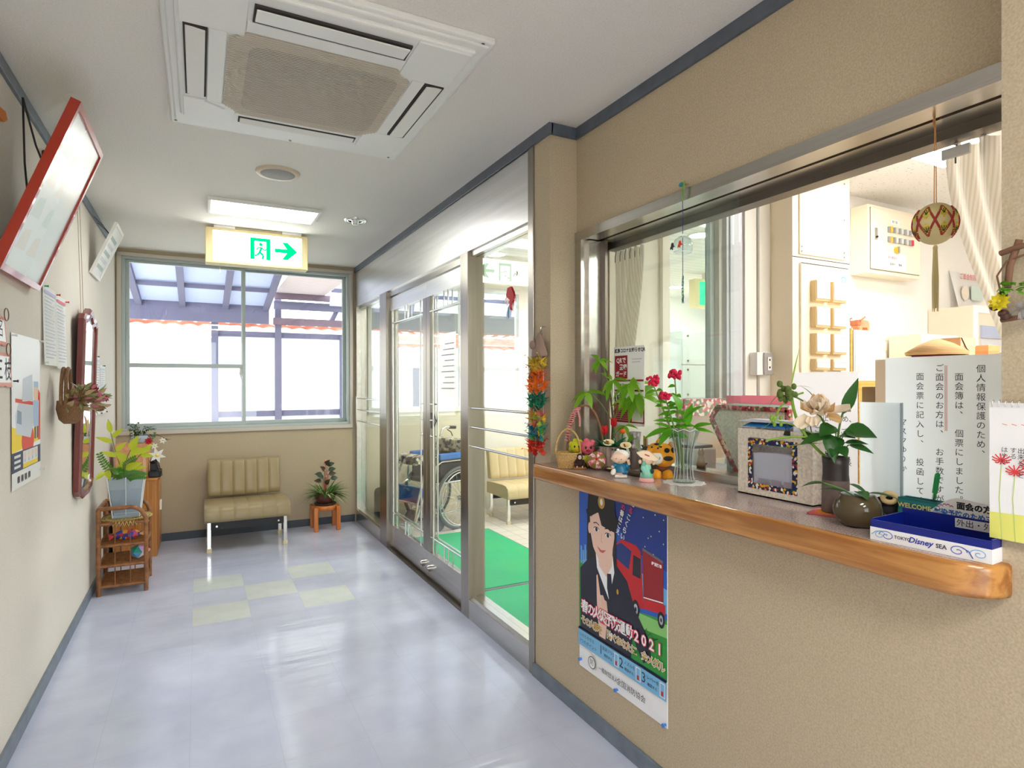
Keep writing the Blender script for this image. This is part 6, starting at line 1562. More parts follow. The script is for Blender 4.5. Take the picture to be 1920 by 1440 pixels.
petal(R0+Vector((-0.02, -0.01, -0.01)), (-0.6, -0.3, -0.9), (-0.4, -0.8, 0.2), 0.042, 0.034, m_rs[0], 0.15, 5); petal(R0+Vector((-0.01, -0.012, -0.01)), (0.1, -0.4, -0.9), (0, -1, 0), 0.028, 0.036, m_rs[0], 0.15, 4)
rb.build('rose_bloom', t)
P = bez((0.004, 0, 0.13), (0.0, -0.01, 0.22), (0.024, -0.02, 0.285), 8); wild(P, 0.0026, m_gs); lb.leaf((0.018, -0.02, 0.26), (0.35, -0.2, 1), 0.10, 0.03, m_rl, up=(0, -1, 0.2), droop=0.1)
for p, d, ln, wd in (((0.02, -0.02, 0.215), (1, -0.3, 0.05), 0.075, 0.062), ((0.0, -0.02, 0.225), (-0.6, -0.5, -0.2), 0.05, 0.052), ((0.006, -0.02, 0.20), (-0.4, -0.6, -0.6), 0.045, 0.048), ((0.012, -0.02, 0.205), (0.5, -0.6, 0.1), 0.045, 0.036), ((0.02, -0.02, 0.185), (0.9, -0.3, 0.2), 0.055, 0.02), ((0.03, -0.02, 0.18), (0.9, -0.3, -0.1), 0.06, 0.024), ((-0.02, -0.02, 0.20), (-0.9, -0.4, -0.1), 0.07, 0.034), ((-0.02, -0.02, 0.21), (0.25, -0.6, -0.8), 0.085, 0.034), ((0.0, -0.02, 0.185), (-0.1, -0.7, -0.4), 0.05, 0.03), ((0.008, -0.02, 0.175), (0.3, -0.5, -0.3), 0.04, 0.03)):
    lb.leaf(p, d, ln, wd, m_rl, up=(0, -0.7, 1), droop=0.25); wild([(0.002, 0, 0.15), p], 0.0016, m_gs)
wild(bez((-0.005, 0, 0.13), (-0.10, -0.02, 0.20), (-0.105, -0.02, 0.315), 10), 0.0042, m_sl)
wild(bez((-0.03, 0, 0.19), (-0.10, -0.03, 0.205), (-0.165, -0.05, 0.185), 8), 0.003, m_sl); lb.leaf((-0.03, -0.01, 0.18), (-1, -0.4, 0.02), 0.12, 0.016, m_sl, up=(0, 0, 1), droop=0.15)
wild(bez((-0.145, -0.02, 0.245), (-0.13, -0.02, 0.30), (-0.075, -0.02, 0.315), 8), 0.0025, m_sl)
wild(bez((-0.02, 0, 0.185), (-0.08, -0.02, 0.225), (-0.142, -0.03, 0.24), 8), 0.002, m_sl)
wild(bez((-0.105, -0.02, 0.31), (-0.09, -0.02, 0.30), (-0.055, -0.01, 0.28), 5), 0.0025, m_gs)
lb.leaf((-0.105, -0.02, 0.33), (0.18, -0.1, 1), 0.11, 0.008, m_sl, droop=0.02); lb.leaf((-0.12, -0.02, 0.318), (-0.8, -0.2, -0.3), 0.07, 0.010, m_sl, droop=0.5); lb.leaf((-0.14, -0.03, 0.24), (-0.9, -0.2, -0.3), 0.06, 0.008, m_sl, droop=0.4); lb.leaf((-0.05, -0.02, 0.30), (-0.5, -0.2, 1), 0.05, 0.008, m_rl)
lb.leaf((-0.100, -0.02, 0.33), (1, -0.1, 0.35), 0.05, 0.005, M('dry grey tip', (120, 124, 110), 0.8), droop=0.4)
seed = B(); m_sd = M('green seed head', (86, 106, 40), 0.8)
for i in range(26): seed.ball((-0.112+random.uniform(-.024, .018), -0.025+random.uniform(-.012, .010), 0.318+random.uniform(-.026, .022)), (0.007, 0.007, 0.009), m_sd, u=7, v=5)
seed.build('seed_heads', t); seed = B()
for i in range(9): seed.ball((-0.142+random.uniform(-.012, .012), -0.03+random.uniform(-.006, .006), 0.238+random.uniform(-.010, .010)), (0.005, 0.005, 0.006), m_sl, u=7, v=5)
seed.build('seed_heads', t); sb.build('stems', t); lb.build('leaves', t)

# glass bowl
t = on_counter('glass_bowl', 'squat smoky olive glass bowl with broad green leaves floating at its rim', 'bowl', 1.418, 0.905)
m_bowl = M('smoky olive glass', (80, 69, 48), 0.08, spec=0.5)
b = B().lathe([(0.0, 0), (0.030, 0), (0.040, 0.006), (0.052, 0.026), (0.054, 0.042), (0.048, 0.062), (0.040, 0.074), (0.036, 0.077)], m_bowl, n=36, cap=False)
b.lathe([(0.036, 0.077), (0.033, 0.074), (0.040, 0.062)], m_glaze, n=36, cap=False); b.build('bowl', t)
B().lathe([(0.0, 0.066), (0.040, 0.066)], M('dark water', (50, 52, 34), 0.05), n=30, cap=False).build('water', t)
b = B()
for p, d, ln, wd in (((-0.02, 0, 0.078), (-1, -0.1, 0.35), 0.065, 0.028), ((-0.07, -0.01, 0.098), (-1, -0.1, 0.05), 0.055, 0.032), ((0.0, -0.02, 0.086), (0.4, -0.6, -0.05), 0.04, 0.034), ((0.02, 0, 0.08), (1, -0.1, 0.15), 0.07, 0.022), ((0.01, -0.01, 0.075), (-0.2, -0.8, 0.1), 0.03, 0.03), ((-0.02, 0.0, 0.10), (0.9, -0.5, -0.15), 0.055, 0.024)):
    b.leaf(p, d, ln, wd, m_rl, droop=0.25)
b.tube([(0.0, 0, 0.066), (-0.03, 0, 0.085), (-0.08, 0, 0.10)], 0.002, m_gs, n=5); b.build('leaves', t)
# woven dark ball with wooden ring
t = on_counter('twig_ball', 'dark knotted ball with a pale wooden ring beside the welcome box', 'ornament', 1.548, 0.905)
random.seed(19); b = B(); m_dk = M('black slate chips', (46, 46, 50), 0.6)
for i in range(70):
    a = random.uniform(0, 2*PI); el = math.asin(random.uniform(-1, 1)); p = Vector((math.cos(a)*math.cos(el)*0.03, math.sin(a)*math.cos(el)*0.022, 0.032+0.030*math.sin(el)))
    b.ball(tuple(p), (0.010, 0.007, 0.004), m_dk, u=7, v=5, R=Euler((random.random()*3, random.random()*3, random.random()*3)).to_matrix())
b.ball((0, 0, 0.03), (0.028, 0.020, 0.026), m_dk, u=10, v=8); b.build('slate_ball', t)
b = B().tube([(0.0+0.014*math.cos(a), -0.027, 0.060+0.011*math.sin(a)) for a in [2*PI*i/18 for i in range(18)]], 0.0065, M('pale wooden ring', (222, 196, 142), 0.6), n=8, closed=True); b.build('wooden_ring', t)
# welcome box and pen
t = thing('welcome_box', 'small teal wooden box lettered WELCOME holding a green pen', 'box', (1.535, 0.822, CT+0.0005))
m_teal = wood('teal painted wood', (18, 96, 104), (40, 140, 140), 'Y', 4, 0.6, 0.0)
b = B().box(-0.018, -0.014, -0.044, 0.044, 0, 0.068, m_teal).box(0.014, 0.018, -0.044, 0.044, 0, 0.068, m_teal).box(-0.014, 0.014, -0.044, -0.040, 0, 0.068, m_teal).box(-0.014, 0.014, 0.040, 0.044, 0, 0.068, m_teal).box(-0.014, 0.014, -0.040, 0.040, 0, 0.004, m_teal); b.build('box_body', t)
b = B(); put_text(b, 'WELCOME', 0.0155, M('pale yellow paint', (226, 222, 150), 0.6), (-0.0182, 0.006, 0.050), (0, -1, 0), (0, 0, 1), bold=0.0004); b.build('lettering', t)
pn = thing('green_pen', 'green capped ballpoint pen standing in the teal welcome box', 'pen', (1.535, 0.802, CT+0.0055))
b = B().cyl((0, 0.002, 0.0), (0, -0.010, 0.085), 0.0042, glass('clear barrel', (214, 236, 226)), n=12).cyl((0, 0.002, 0.0), (0, -0.010, 0.085), 0.0018, M('grey refill', (90, 90, 96), 0.5), n=8); b.build('barrel', pn)
b = B().cyl((0, -0.0095, 0.082), (0, -0.0155, 0.125), 0.0056, M('green plastic', (14, 158, 84), 0.3), n=14).ball((0, -0.0157, 0.125), 0.0056, M('green plastic'), u=10, v=6).box(-0.0075, -0.0055, -0.0165, -0.0125, 0.07, 0.12, M('green plastic')); b.build('cap', pn)

# boards standing in the open half of the window
t = thing('notice_board', 'large white board with black columns of Japanese writing standing in the open window', 'notice', (1.588, 0.81, CT+0.0005))
b = B().face([(0, 0.128, 0.0), (0, -0.132, 0.0), (0, -0.132, 0.411), (0, 0.128, 0.411)], thin('pale blue white paper', (244, 250, 255), 0.45)); b.build('paper', t)
b = B().box(0.001, 0.005, -0.132, 0.128, 0.0, 0.411, glass('clear acrylic', (250, 253, 253))); b.build('acrylic_board', t)
b = B()
def column(s, y, ztop, pitch, size):
    for i, ch in enumerate(s):
        if ch in ' 　': continue
        dy, dz = (0, 0) if ch not in '、。' else (-size*0.55, size*0.55)
        put_text(b, ch, size, m_ink, (-0.0002, y+dy, ztop-pitch*i+dz), (0, -1, 0), (0, 0, 1))
YO = -0.81; ZO = -CT
column('個人情報保護のため、', 0.722+YO, 1.381+ZO, 0.0216, 0.0195)
column('　面会簿は、　個票にしました。', 0.7665+YO, 1.385+ZO, 0.0222, 0.0195)
column('ご面会のお方は、　お手数ですが、', 0.8085+YO, 1.385+ZO, 0.0226, 0.0195)
column('　面会票に記入し、　投函してください', 0.853+YO, 1.388+ZO, 0.0236, 0.0195)
column('マスクゆりか', 0.8935+YO, 1.25+ZO, 0.0236, 0.019)
for k in (0, 1): b.box(-0.0006, 0.0, 0.7925+0.0035*k+YO, 0.7937+0.0035*k+YO, 1.235+ZO, 1.392+ZO, M('orange pen line', (230, 120, 90), 0.6))
b.build('lettering', t)
t = thing('clear_stand', 'blank milky sheet stand in front of the left edge of the written board', 'stand', (1.560, 0.937, CT+0.0005))
b = B().face([(0, 0.052, 0.0), (0, -0.053, 0.0), (0, -0.053, 0.296), (0, 0.052, 0.296)], thin('milky blue card', (238, 248, 253), 0.5)); b.build('card', t)
b = B().box(-0.002, 0.006, -0.056, -0.053, 0.0, 0.296, M('grey clear edge', (150, 166, 178), 0.2)); b.build('edge_strip', t)
t = thing('notice_sheet', 'white notice sheet with small black writing behind the rose vase', 'notice', (1.594, 1.116, CT+0.0005))
b = B().face([(0, 0.10, 0.0), (0, -0.10, 0.0), (0, -0.10, 0.378), (0, 0.10, 0.378)], thin('white notice paper', (248, 249, 255), 0.45)); b.build('paper', t)
b = B()
for i, (s, y, z, sz) in enumerate((('防止のため、', -0.035, 0.245, 0.020), ('ご面会はご遠慮', -0.04, 0.210, 0.020), ('施設長', -0.052, 0.125, 0.021))): put_text(b, s, sz, m_ink, (-0.0002, y, z), (0, -1, 0), (0, 0, 1))
b.build('lettering', t)
# visitor card
t = thing('visitor_card', 'white cut out card with hand drawn black and blue lettering leaning behind the blue tray', 'sign', (1.487, 0.715, CT+0.0005))
pts = [(0.062, 0.055), (0.030, 0.082), (0.008, 0.092), (-0.075, 0.082), (-0.075, 0.0), (0.062, 0.0)]
b = B().prism([(0.0, y, z) for y, z in pts], (0.002, 0, 0), m_pw)
F = Flat(b, (0.0, 0.0, 0.0), (0, -1, 0), (0, 0, 1))
F.text('面会の方へ', 0.034, 0.074, 0.017, m_ink, bold=0.0008); F.text('感染予防のためマスク', 0.018, 0.055, 0.0145, M('blue marker', (30, 110, 200), 0.6), bold=0.0005); F.text('着用にご協力お願い', 0.016, 0.039, 0.0145, M('blue marker'), bold=0.0005)
for i in range(5): F.disc(-0.046+0.007*i, 0.064+0.008*math.sin(i*0.6), 0.0035, 0.0035, M('magenta marker', (176, 50, 120), 0.6)); F.disc(-0.046+0.007*i, 0.0625+0.008*math.sin(i*0.6), 0.003, 0.003, m_pw)
F.disc(-0.048, 0.043, 0.010, 0.010, M('doodle skin', (240, 208, 186), 0.6)); F.rect(-0.056, -0.040, 0.036, 0.042, m_pw); F.rect(-0.057, -0.039, 0.050, 0.055, M('light grey print', (206, 208, 208), 0.6)); F.line([(-0.054, 0.046), (-0.050, 0.046)], 0.0012, m_ink); F.line([(-0.046, 0.046), (-0.042, 0.046)], 0.0012, m_ink)
b.build('card', t)
# tray
t = thing('paper_tray', 'shallow tray, blue inside, white outside with blue swirls, near end of counter', 'tray', (1.398, 0.706, CT+0.0005), rz=0.06)
m_tb = M('deep blue card', (10, 30, 128), 0.35); m_tw2 = M('glossy white card', (236, 238, 242), 0.3)
hx, hy = 0.068, 0.112
b = B().box(-hx, hx, -hy, hy, 0, 0.003, m_tb).box(-hx, -hx+0.003, -hy, hy, 0.003, 0.044, m_tb).box(hx-0.003, hx, -hy, hy, 0.003, 0.056, m_tb).box(-hx+0.003, hx-0.003, -hy, -hy+0.003, 0.003, 0.046, m_tb).box(-hx+0.003, hx-0.003, hy-0.003, hy, 0.003, 0.046, m_tb); b.build('tray_body', t)
b = B().box(-hx-0.0012, -hx, -hy-0.001, hy+0.001, 0, 0.028, m_tw2).box(-hx, hx, -hy-0.0012, -hy, 0, 0.028, m_tw2).box(-hx, hx, hy, hy+0.0012, 0, 0.028, m_tw2); b.build('white_band', t)
b = B(); F = Flat(b, (-hx-0.0012, 0, 0), (0, -1, 0), (0, 0, 1)); m_sw1 = M('swirl blue', (70, 96, 190), 0.4); m_sw2 = M('swirl sky', (130, 180, 224), 0.4)
def swirl(x, y, r, s, m): F.line([(x+s*(r*(1-i/40))*math.cos(i*0.26)*1.5, y+(r*(1-i/40))*math.sin(i*0.26)) for i in range(34)], 0.0016, m)
swirl(-0.078, 0.014, 0.011, -1, m_sw1); swirl(-0.092, 0.013, 0.009, 1, m_sw2); swirl(0.056, 0.013, 0.011, 1, m_sw1); swirl(0.092, 0.014, 0.010, -1, m_sw2)
F.line([(-0.11, 0.012), (-0.10, 0.020), (-0.088, 0.023)], 0.002, m_sw2); F.line([(0.062, 0.022), (0.075, 0.016), (0.082, 0.004)], 0.002, m_sw1)
F.text('TOKYO', -0.046, 0.015, 0.0095, m_nav, bold=0.0002); F.text('Disney', -0.012, 0.0155, 0.0165, M('blue lettering', (40, 60, 170), 0.4), bold=0.0004, shear=0.3); F.text('SEA', 0.027, 0.0145, 0.012, m_nav, bold=0.0003); b.build('lettering', t)
b = B().box(hx-0.0044, hx-0.003, -0.084, 0.004, 0.032, 0.052, m_pw); put_text(b, '外出・外泊', 0.0165, m_ink, (hx-0.0046, -0.040, 0.042), (0, -1, 0), (0, 0, 1)); b.build('paper_label', t)

# calendar and wreath on the near pillar
t = thing('wall_calendar', 'long hand painted calendar with red spider lilies hanging on the near pillar', 'calendar', (XG-0.012, 0.535, 1.05))
b = B().box(0, 0.004, -0.075, 0.072, 0.0, 0.262, m_pw)
F = Flat(b, (0, 0, 0), (0, -1, 0), (0, 0, 1)); m_lil = M('spider lily red', (226, 60, 66), 0.6); m_lim = M('pale lime wash', (232, 230, 120), 0.6); m_gln = M('pale green line', (190, 210, 120), 0.6)
F.poly([(-0.072, 0.0), (0.075, 0.0), (0.075, 0.056), (-0.072, 0.050)], m_lim)
random.seed(3)
for cx, cy in ((-0.052, 0.152), (-0.030, 0.132), (-0.008, 0.146), (0.03, 0.14)):
    F.line([(cx, cy), (cx-0.004, 0.08), (cx+0.0, 0.0)], 0.0015, m_gln)
    for i in range(11): a = PI*2*i/11; F.line([(cx, cy), (cx+0.010*math.cos(a), cy+0.008*math.sin(a)), (cx+0.016*math.cos(a), cy+0.010*math.sin(a)+0.003)], 0.0022, m_lil)
for k, (s, x) in enumerate((('出来ること', -0.020), ('する', -0.032), ('はやい', -0.046))):
    for i, ch in enumerate(s): F.text(ch, x, 0.172-0.0115*i, 0.0115, m_ink, lift=0.0035)
for x in (-0.05, -0.035, -0.02): F.line([(x, 0.222), (x+0.008, 0.220)], 0.001, m_lil)
b.build('page', t)
b = B()
for i in range(14): y = 0.066-0.0105*i; b.tube([(-0.001, y, 0.254), (-0.004, y, 0.262), (0.002, y, 0.268), (0.006, y, 0.260)], 0.0008, m_chrome, n=5)
b.build('wire_binding', t)
t = thing('twig_wreath', 'twig wreath with yellow flower, nuts and green sprigs on the near pillar', 'wreath', (XG-0.012, 0.545, 1.50))
m_tw_ = M('bare twig', (122, 86, 64), 0.8, bump=0.4, scale=120)
b = B().tube([(-0.004, 0.042, 0.098), (-0.01, 0.01, 0.104), (-0.006, -0.06, 0.112)], 0.0055, m_tw_, n=7).tube([(-0.004, 0.012, 0.118), (-0.006, 0.026, 0.07), (-0.006, 0.03, 0.03)], 0.006, m_tw_, n=7).tube([(-0.006, -0.02, 0.094), (-0.01, 0.03, 0.08), (-0.008, 0.046, 0.055), (-0.006, 0.04, 0.02)], 0.0018, m_tw_, n=6).tube([(-0.006, 0.04, -0.03), (-0.008, 0.0, -0.026), (-0.006, -0.06, 0.0)], 0.005, m_tw_, n=7); b.build('twigs', t)
b = B(); flower(b, (-0.022, 0.036, 0.003), 0.019, 10, thin('yellow petal', (224, 206, 28), 0.3), M('yellow centre', (206, 180, 30), 0.8), d=(-1, -0.1, 0.2), cup=0.3, layers=2); b.build('yellow_flower', t)
b = B()
for y, z in ((0.048, -0.004), (0.036, 0.016), (0.034, -0.018), (0.030, -0.024), (-0.01, 0.01)): b = B(); b.ball((-0.012, y, z), (0.009, 0.009, 0.008), M('brown nut', (84, 50, 36), 0.4), u=10, v=7); b.build('nut', t)
b = B(); random.seed(5)
for i in range(34): b.leaf((-0.014, random.uniform(-.02, .034), random.uniform(.018, .036)), (-0.8, random.uniform(-1, 1), random.uniform(-.3, 1)), random.uniform(.012, .022), 0.010, thin('fresh sprig', (128, 186, 60), 0.3))
b.build('sprigs', t)
b = B()
for i in range(60): a = random.uniform(0, 2*PI); e = random.uniform(-1, 1); b.leaf((-0.016, 0.004, -0.012), (-0.7+0.3*e, math.cos(a), math.sin(a)), 0.022, 0.003, M('grey fluff', (200, 196, 196), 0.9), n=2)
b.build('fluffy_pod', t)

# curtains behind the reception window
m_cur = stripes('striped linen curtain', (243, 237, 226), (228, 219, 205), 'Y', 160, 0.95, 0.2, 0.45, translucent=0.6)
def curtain(label, top0, top1, bot0, bot1, zt, zb, folds, left):
    t = thing('curtain', label, 'curtain', (1.72, (top0+top1)/2, zb))
    def fn(u, v):
        s = v**1.5 if True else v
        k = v; e = k*k*(3-2*k)
        ya = top0+(bot0-top0)*e; yb_ = top1+(bot1-top1)*e
        y = ya+(yb_-ya)*u
        return (1.725+0.016*math.sin(u*folds*2*PI)*(1-0.3*v)+0.006*math.sin(u*17+v*3), y, zt+(zb-zt)*v)
    B().grid(fn, 90, 20, m_cur).build('curtain_cloth', t, w=True)
    for i in range(6):
        y = top0+(top1-top0)*(i+0.5)/6
        B().tube([(1.72, y, zt+0.012), (1.712, y, zt-0.02), (1.712, y, zt-0.045)], 0.0022, M('grey hook', (120, 112, 104), 0.5), n=5).box(1.715, 1.727, y-0.006, y+0.006, zt+0.004, zt+0.014, m_white).build('curtain_hook', t, w=True)
    return t
curtain('striped linen curtain gathered at the left side of the reception window', 2.262, 2.05, 2.262, 2.19, 1.955, 1.06, 5, True)
curtain('striped linen curtain drawn back at the right side of the reception window', 0.865, 0.50, 0.66, 0.42, 1.955, 1.06, 7, False)
b = B().box(1.712, 1.735, YN-0.2, YA-0.01, 1.966, 1.978, m_steelD); o = b.build('curtain_rail'); tag(o, 'slim dark curtain rail along the top of the reception window', 'curtain rail')
b = B().box(1.705, 1.715, 0.80, 0.865, 1.925, 1.952, m_white, bev=0.002); o = b.build('rail_clip'); tag(o, 'white plastic clip on the curtain rail beside the thread ball cord', 'clip')

# thread ball
t = thing('thread_ball', 'decorated yellow and red thread ball with a long tassel hanging in the window', 'ornament', (1.58, 0.814, 1.735))
m_th = M('straw silk thread', (222, 206, 150), 0.6, bump=0.3, scale=200, stretch=(1, 1, 8)); m_thr = M('dark red thread', (166, 52, 46), 0.7); m_thy = M('yellow thread', (226, 208, 78), 0.7); m_thg = M('dark green stitch', (46, 60, 34), 0.7)
TR = 0.053
TR = 0.046; TZ = 1.08
b = B().ball((0, 0, 0), (TR, TR, TR*TZ), m_th, u=28, v=18); b.build('core', t)
def on_s(th, ph, r=TR*1.008): return (r*math.cos(ph)*math.cos(th), r*math.cos(ph)*math.sin(th), r*TZ*math.sin(ph))
b = B(); bm2 = B(); bg = B(); q = Matrix.Rotation(-math.atan2(1.58, 0.814)-0.4, 3, 'Z')
for i in range(8):
    a = 2*PI*i/8
    for s in (-1, 1):
        pts = [Vector(on_s(a+s*(0.39*2*k/10), -0.75+1.5*k/10)) for k in range(11)]; b.tube([tuple(q @ p) for p in pts], 0.0027, m_thr, n=5)
    for ph in (0.42, -0.42):
        c = [q @ Vector(on_s(a+dx, ph+dz, TR*1.004)) for dx, dz in ((-0.26, 0), (0, 0.30), (0.26, 0), (0, -0.30))]; bm2.face([tuple(p) for p in c], m_thy) if False else None
        for e in range(7): 
            w_ = 0.24*(1-abs(e-3)/3.6); bm2.tube([tuple(q @ Vector(on_s(a+w_*(2*k/6-1), ph+0.09*(e-3)))) for k in range(7)], 0.0024, m_thy, n=4)
        for dx in (-0.13, 0, 0.13): bg.tube([tuple(q @ Vector(on_s(a+dx*0.1, ph-0.12, TR*1.05))), tuple(q @ Vector(on_s(a+dx, ph+0.12, TR*1.05)))], 0.0010, m_thg, n=4)
b.build('red_bands', t); bm2.build('yellow_diamonds', t); bg.build('stitches', t)
b = B()
for dx in (-0.0025, 0.0025): b.tube([(0, dx, TR*TZ), (0, dx*0.6, 0.20), (0, 0, 0.255)], 0.0011, M('orange cord', (222, 158, 96), 0.7), n=5)
b.tube([(0, 0.0, 0.23), (0.0, 0.004, 0.245), (0, 0, 0.262)], 0.002, M('orange cord'), n=5); b.build('cord', t)
b = B().ball((0, 0, -TR*TZ-0.009), (0.0055, 0.0055, 0.008), m_th, u=10, v=7)
for i in range(16): a = 2*PI*i/16; b.tube([(0.0035*math.cos(a), 0.0035*math.sin(a), -TR-0.012), (0.0062*math.cos(a), 0.0062*math.sin(a), -TR-0.09), (0.0055*math.cos(a), 0.0055*math.sin(a), -TR-0.15-0.008*(i % 3))], 0.0011, m_th, n=4)
b.build('tassel', t)
# wind chime with goldfish
t = thing('wind_chime', 'clear glass wind chime painted with a black and a red goldfish hanging before the window', 'wind chime', (XR-0.03, 1.572, 1.83))
WZ = 1.827
b = B().cyl((XR, 1.575, 2.045), (XR-0.02, 1.575, 2.045), 0.004, m_chrome, n=8); b.build('wall_pin', t, w=True)
X_ = XR-0.026
b = B().tube([(X_, 1.578, 2.05), (X_, 1.57, 2.03), (X_, 1.575, 2.0), (X_, 1.575, 1.985)], 0.003, M('green thread', (110, 160, 70), 0.7), n=6).tube([(X_, 1.566, 2.05), (X_, 1.572, 2.01)], 0.003, M('green thread'), n=6).ball((X_, 1.583, 2.043), (0.006, 0.010, 0.008), M('teal bead', (20, 140, 150), 0.4), u=9, v=6)
b.tube([(X_, 1.575, 1.99), (X_, 1.575, 1.87)], 0.0012, M('navy cord', (50, 50, 130), 0.7), n=5); b.build('cord', t, w=True)
gb = B().lathe([(0.030, -0.022), (0.034, -0.008), (0.034, 0.006), (0.026, 0.024), (0.010, 0.034), (0.004, 0.035)], glass('chime glass', (236, 242, 244)), n=28, c=(X_, 1.575, WZ), cap=False)
gb.tube([(X_+0.030*math.cos(2*PI*i/24), 1.575+0.030*math.sin(2*PI*i/24), WZ-0.022) for i in range(24)], 0.001, m_glaze, n=4, closed=True); gb.build('glass_bell', t, w=True)
def goldfish(y, m, name):
    b = B().ball((X_-0.031, y, WZ+0.004), (0.003, 0.007, 0.009), m, u=10, v=7)
    for d in ((0, 0.7, -0.8), (0, -0.2, -1), (0, -1, -0.2)): b.leaf((X_-0.032, y, WZ), d, 0.015, 0.009, m, up=(-1, 0, 0), droop=0)
    b.build(name, t, w=True)
goldfish(1.593, M('black goldfish paint', (40, 36, 44), 0.4), 'black_goldfish'); goldfish(1.556, M('red goldfish paint', (222, 70, 40), 0.4), 'red_goldfish')
b = B().tube([(X_, 1.575, WZ+0.03), (X_, 1.575, 1.72)], 0.0012, M('navy cord'), n=5)
for k in range(3): b.tube([(X_+0.002*math.sin(k*2+i), 1.575+0.0025*math.cos(k*2+i*1.2), 1.725-0.012*i) for i in range(9)], 0.0012, (M('teal strip', (40, 120, 120), 0.6), M('navy cord'), M('green thread'))[k], n=5)
b.leaf((X_, 1.575, 1.66), (0, 0, -1), 0.03, 0.006, M('teal strip'), up=(-1, 0, 0), droop=0); b.build('paper_tail', t, w=True)
# red goldfish chime on the entrance glass
t = thing('goldfish_ornament', 'red fabric goldfish ornament with a teal strip hooked on the glass panel by the column', 'ornament', (XG+0.032, 2.70, 1.68))
X_ = XG+0.034
b = B().cyl((XG+0.042, 2.665, 1.905), (XG+0.034, 2.665, 1.905), 0.012, M('clear sucker', (220, 224, 224), 0.1), n=16).tube([(XG+0.034, 2.665, 1.905), (XG+0.026, 2.665, 1.90), (XG+0.026, 2.665, 1.888)], 0.002, m_chrome, n=6); b.build('suction_hook', t, w=True)
b = B().tube([(XG+0.026, 2.665, 1.89), (X_-0.01, 2.672, 1.84)], 0.0008, m_white, n=4).tube([(X_, 2.66, 1.85), (X_, 2.665, 1.89)], 0.0006, m_white, n=4); b.build('thread', t, w=True)
m_rf = M('red crepe fabric', (196, 12, 26), 0.6, bump=0.3, scale=200); X_ = XG+0.018
b = B().prism([(X_, 2.715, 1.80), (X_, 2.70, 1.835), (X_, 2.665, 1.838), (X_, 2.640, 1.805), (X_, 2.628, 1.775), (X_, 2.655, 1.755), (X_, 2.668, 1.72), (X_, 2.675, 1.735), (X_, 2.68, 1.775), (X_, 2.70, 1.785), (X_, 2.712, 1.792)], (-0.012, 0, 0), m_rf); b.build('fish_body', t, w=True)
b = B()
for y, z, d, ln in ((2.655, 1.76, (0, -0.2, -1), 0.06), (2.695, 1.785, (0, 0.5, -1), 0.05), (2.635, 1.785, (0, -0.7, -1), 0.04), (2.71, 1.79, (0, 1, -0.7), 0.04)): b.leaf((X_-0.006, y, z), d, ln, 0.018, thin('pale fin gauze', (232, 200, 190), 0.4), up=(-1, 0, 0), droop=0)
b.build('fins', t, w=True)
b = B().box(X_-0.007, X_-0.006, 2.692, 2.706, 1.685, 1.738, M('teal paper strip', (90, 146, 150), 0.7)); b.build('paper_strip', t, w=True)
# notices on the sliding doors
t = thing('door_notice', 'blank white notice stuck on the far sliding glass door', 'notice', (XG+0.043, 4.45, 1.30)); B().box(XG+0.0445, XG+0.0455, 4.40, 4.56, 1.32, 1.62, thin('thin white notice', (250, 250, 252), 0.6)).build('paper', t, w=True)
t = thing('door_notice', 'white notice with faint lines stuck on the near sliding glass door', 'notice', (XG+0.043, 3.6, 1.28)); b = B().box(XG+0.0445, XG+0.0455, 3.48, 3.76, 1.27, 1.68, thin('thin white notice', (250, 250, 252), 0.6)); b.build('paper', t, w=True)
b = B()
for i in range(9): b.box(XG+0.0438, XG+0.0445, 3.51, 3.73-0.03*(i % 3), 1.32+0.036*i, 1.326+0.036*i, thin('very faint print', (222, 222, 228), 0.5))
b.build('printed_lines', t, w=True)
t = thing('door_sticker', 'white hexagonal sticker with dark edge on the meeting edge of the sliding door', 'sticker', (XG+0.043, 3.88, 1.10))
b = B(); F = Flat(b, (XG+0.0453, 3.90, 1.10), (0, -1, 0), (0, 0, 1)); F.poly([(-0.012, 0.055), (0.02, 0.055), (0.075, 0.0), (0.02, -0.055), (-0.012, -0.055)], m_ink, 0.0003); F.poly([(-0.006, 0.035), (0.02, 0.035), (0.058, 0.0), (0.02, -0.035), (-0.006, -0.035)], m_pw, 0.0006); F.rect(0.008, 0.022, -0.02, 0.02, m_nav, 0.0009); b.build('sticker_face', t, w=True)
# ------------------------------------------------------------------ vestibule furniture
VZ = -0.015
m_mat = M('green loop mat', (0, 176, 108), 0.95, bump=0.9, scale=260, var=0.14)
for lab, x0, x1, y0, y1 in (('bright green entrance mat behind the sliding doors, farther of the two', 1.60, 2.42, 3.585, 5.12), ('bright green entrance mat behind the glass panel, nearer of the two', 1.57, 2.42, 2.84, 3.572)):
    t = thing('entrance_mat', lab, 'mat', ((x0+x1)/2, (y0+y1)/2, VZ))
    B().box(x0+0.02, x1-0.02, y0+0.02, y1-0.02, VZ+0.001, VZ+0.012, m_mat).build('pile', t, w=True)
    B().box(x0, x1, y0, y1, VZ, VZ+0.006, M('grey rubber edge', (110, 122, 120), 0.6)).build('rubber_border', t, w=True)
bn = make_bench('bench', 'long glare-lightened vinyl bench on steel legs against the vestibule wall', 'bench', M('glare-lightened vinyl', (206, 186, 146), 0.35, bump=0.1, scale=300), (3.285, 5.385, VZ), 1.30, 12)  # bench vinyl lightened, the veil of glare is put into its colour
wc = thing('wheelchair', 'blue folding wheelchair with plaid pads parked behind the sliding doors', 'wheelchair', (2.13, 5.53, VZ), rz=0.32)
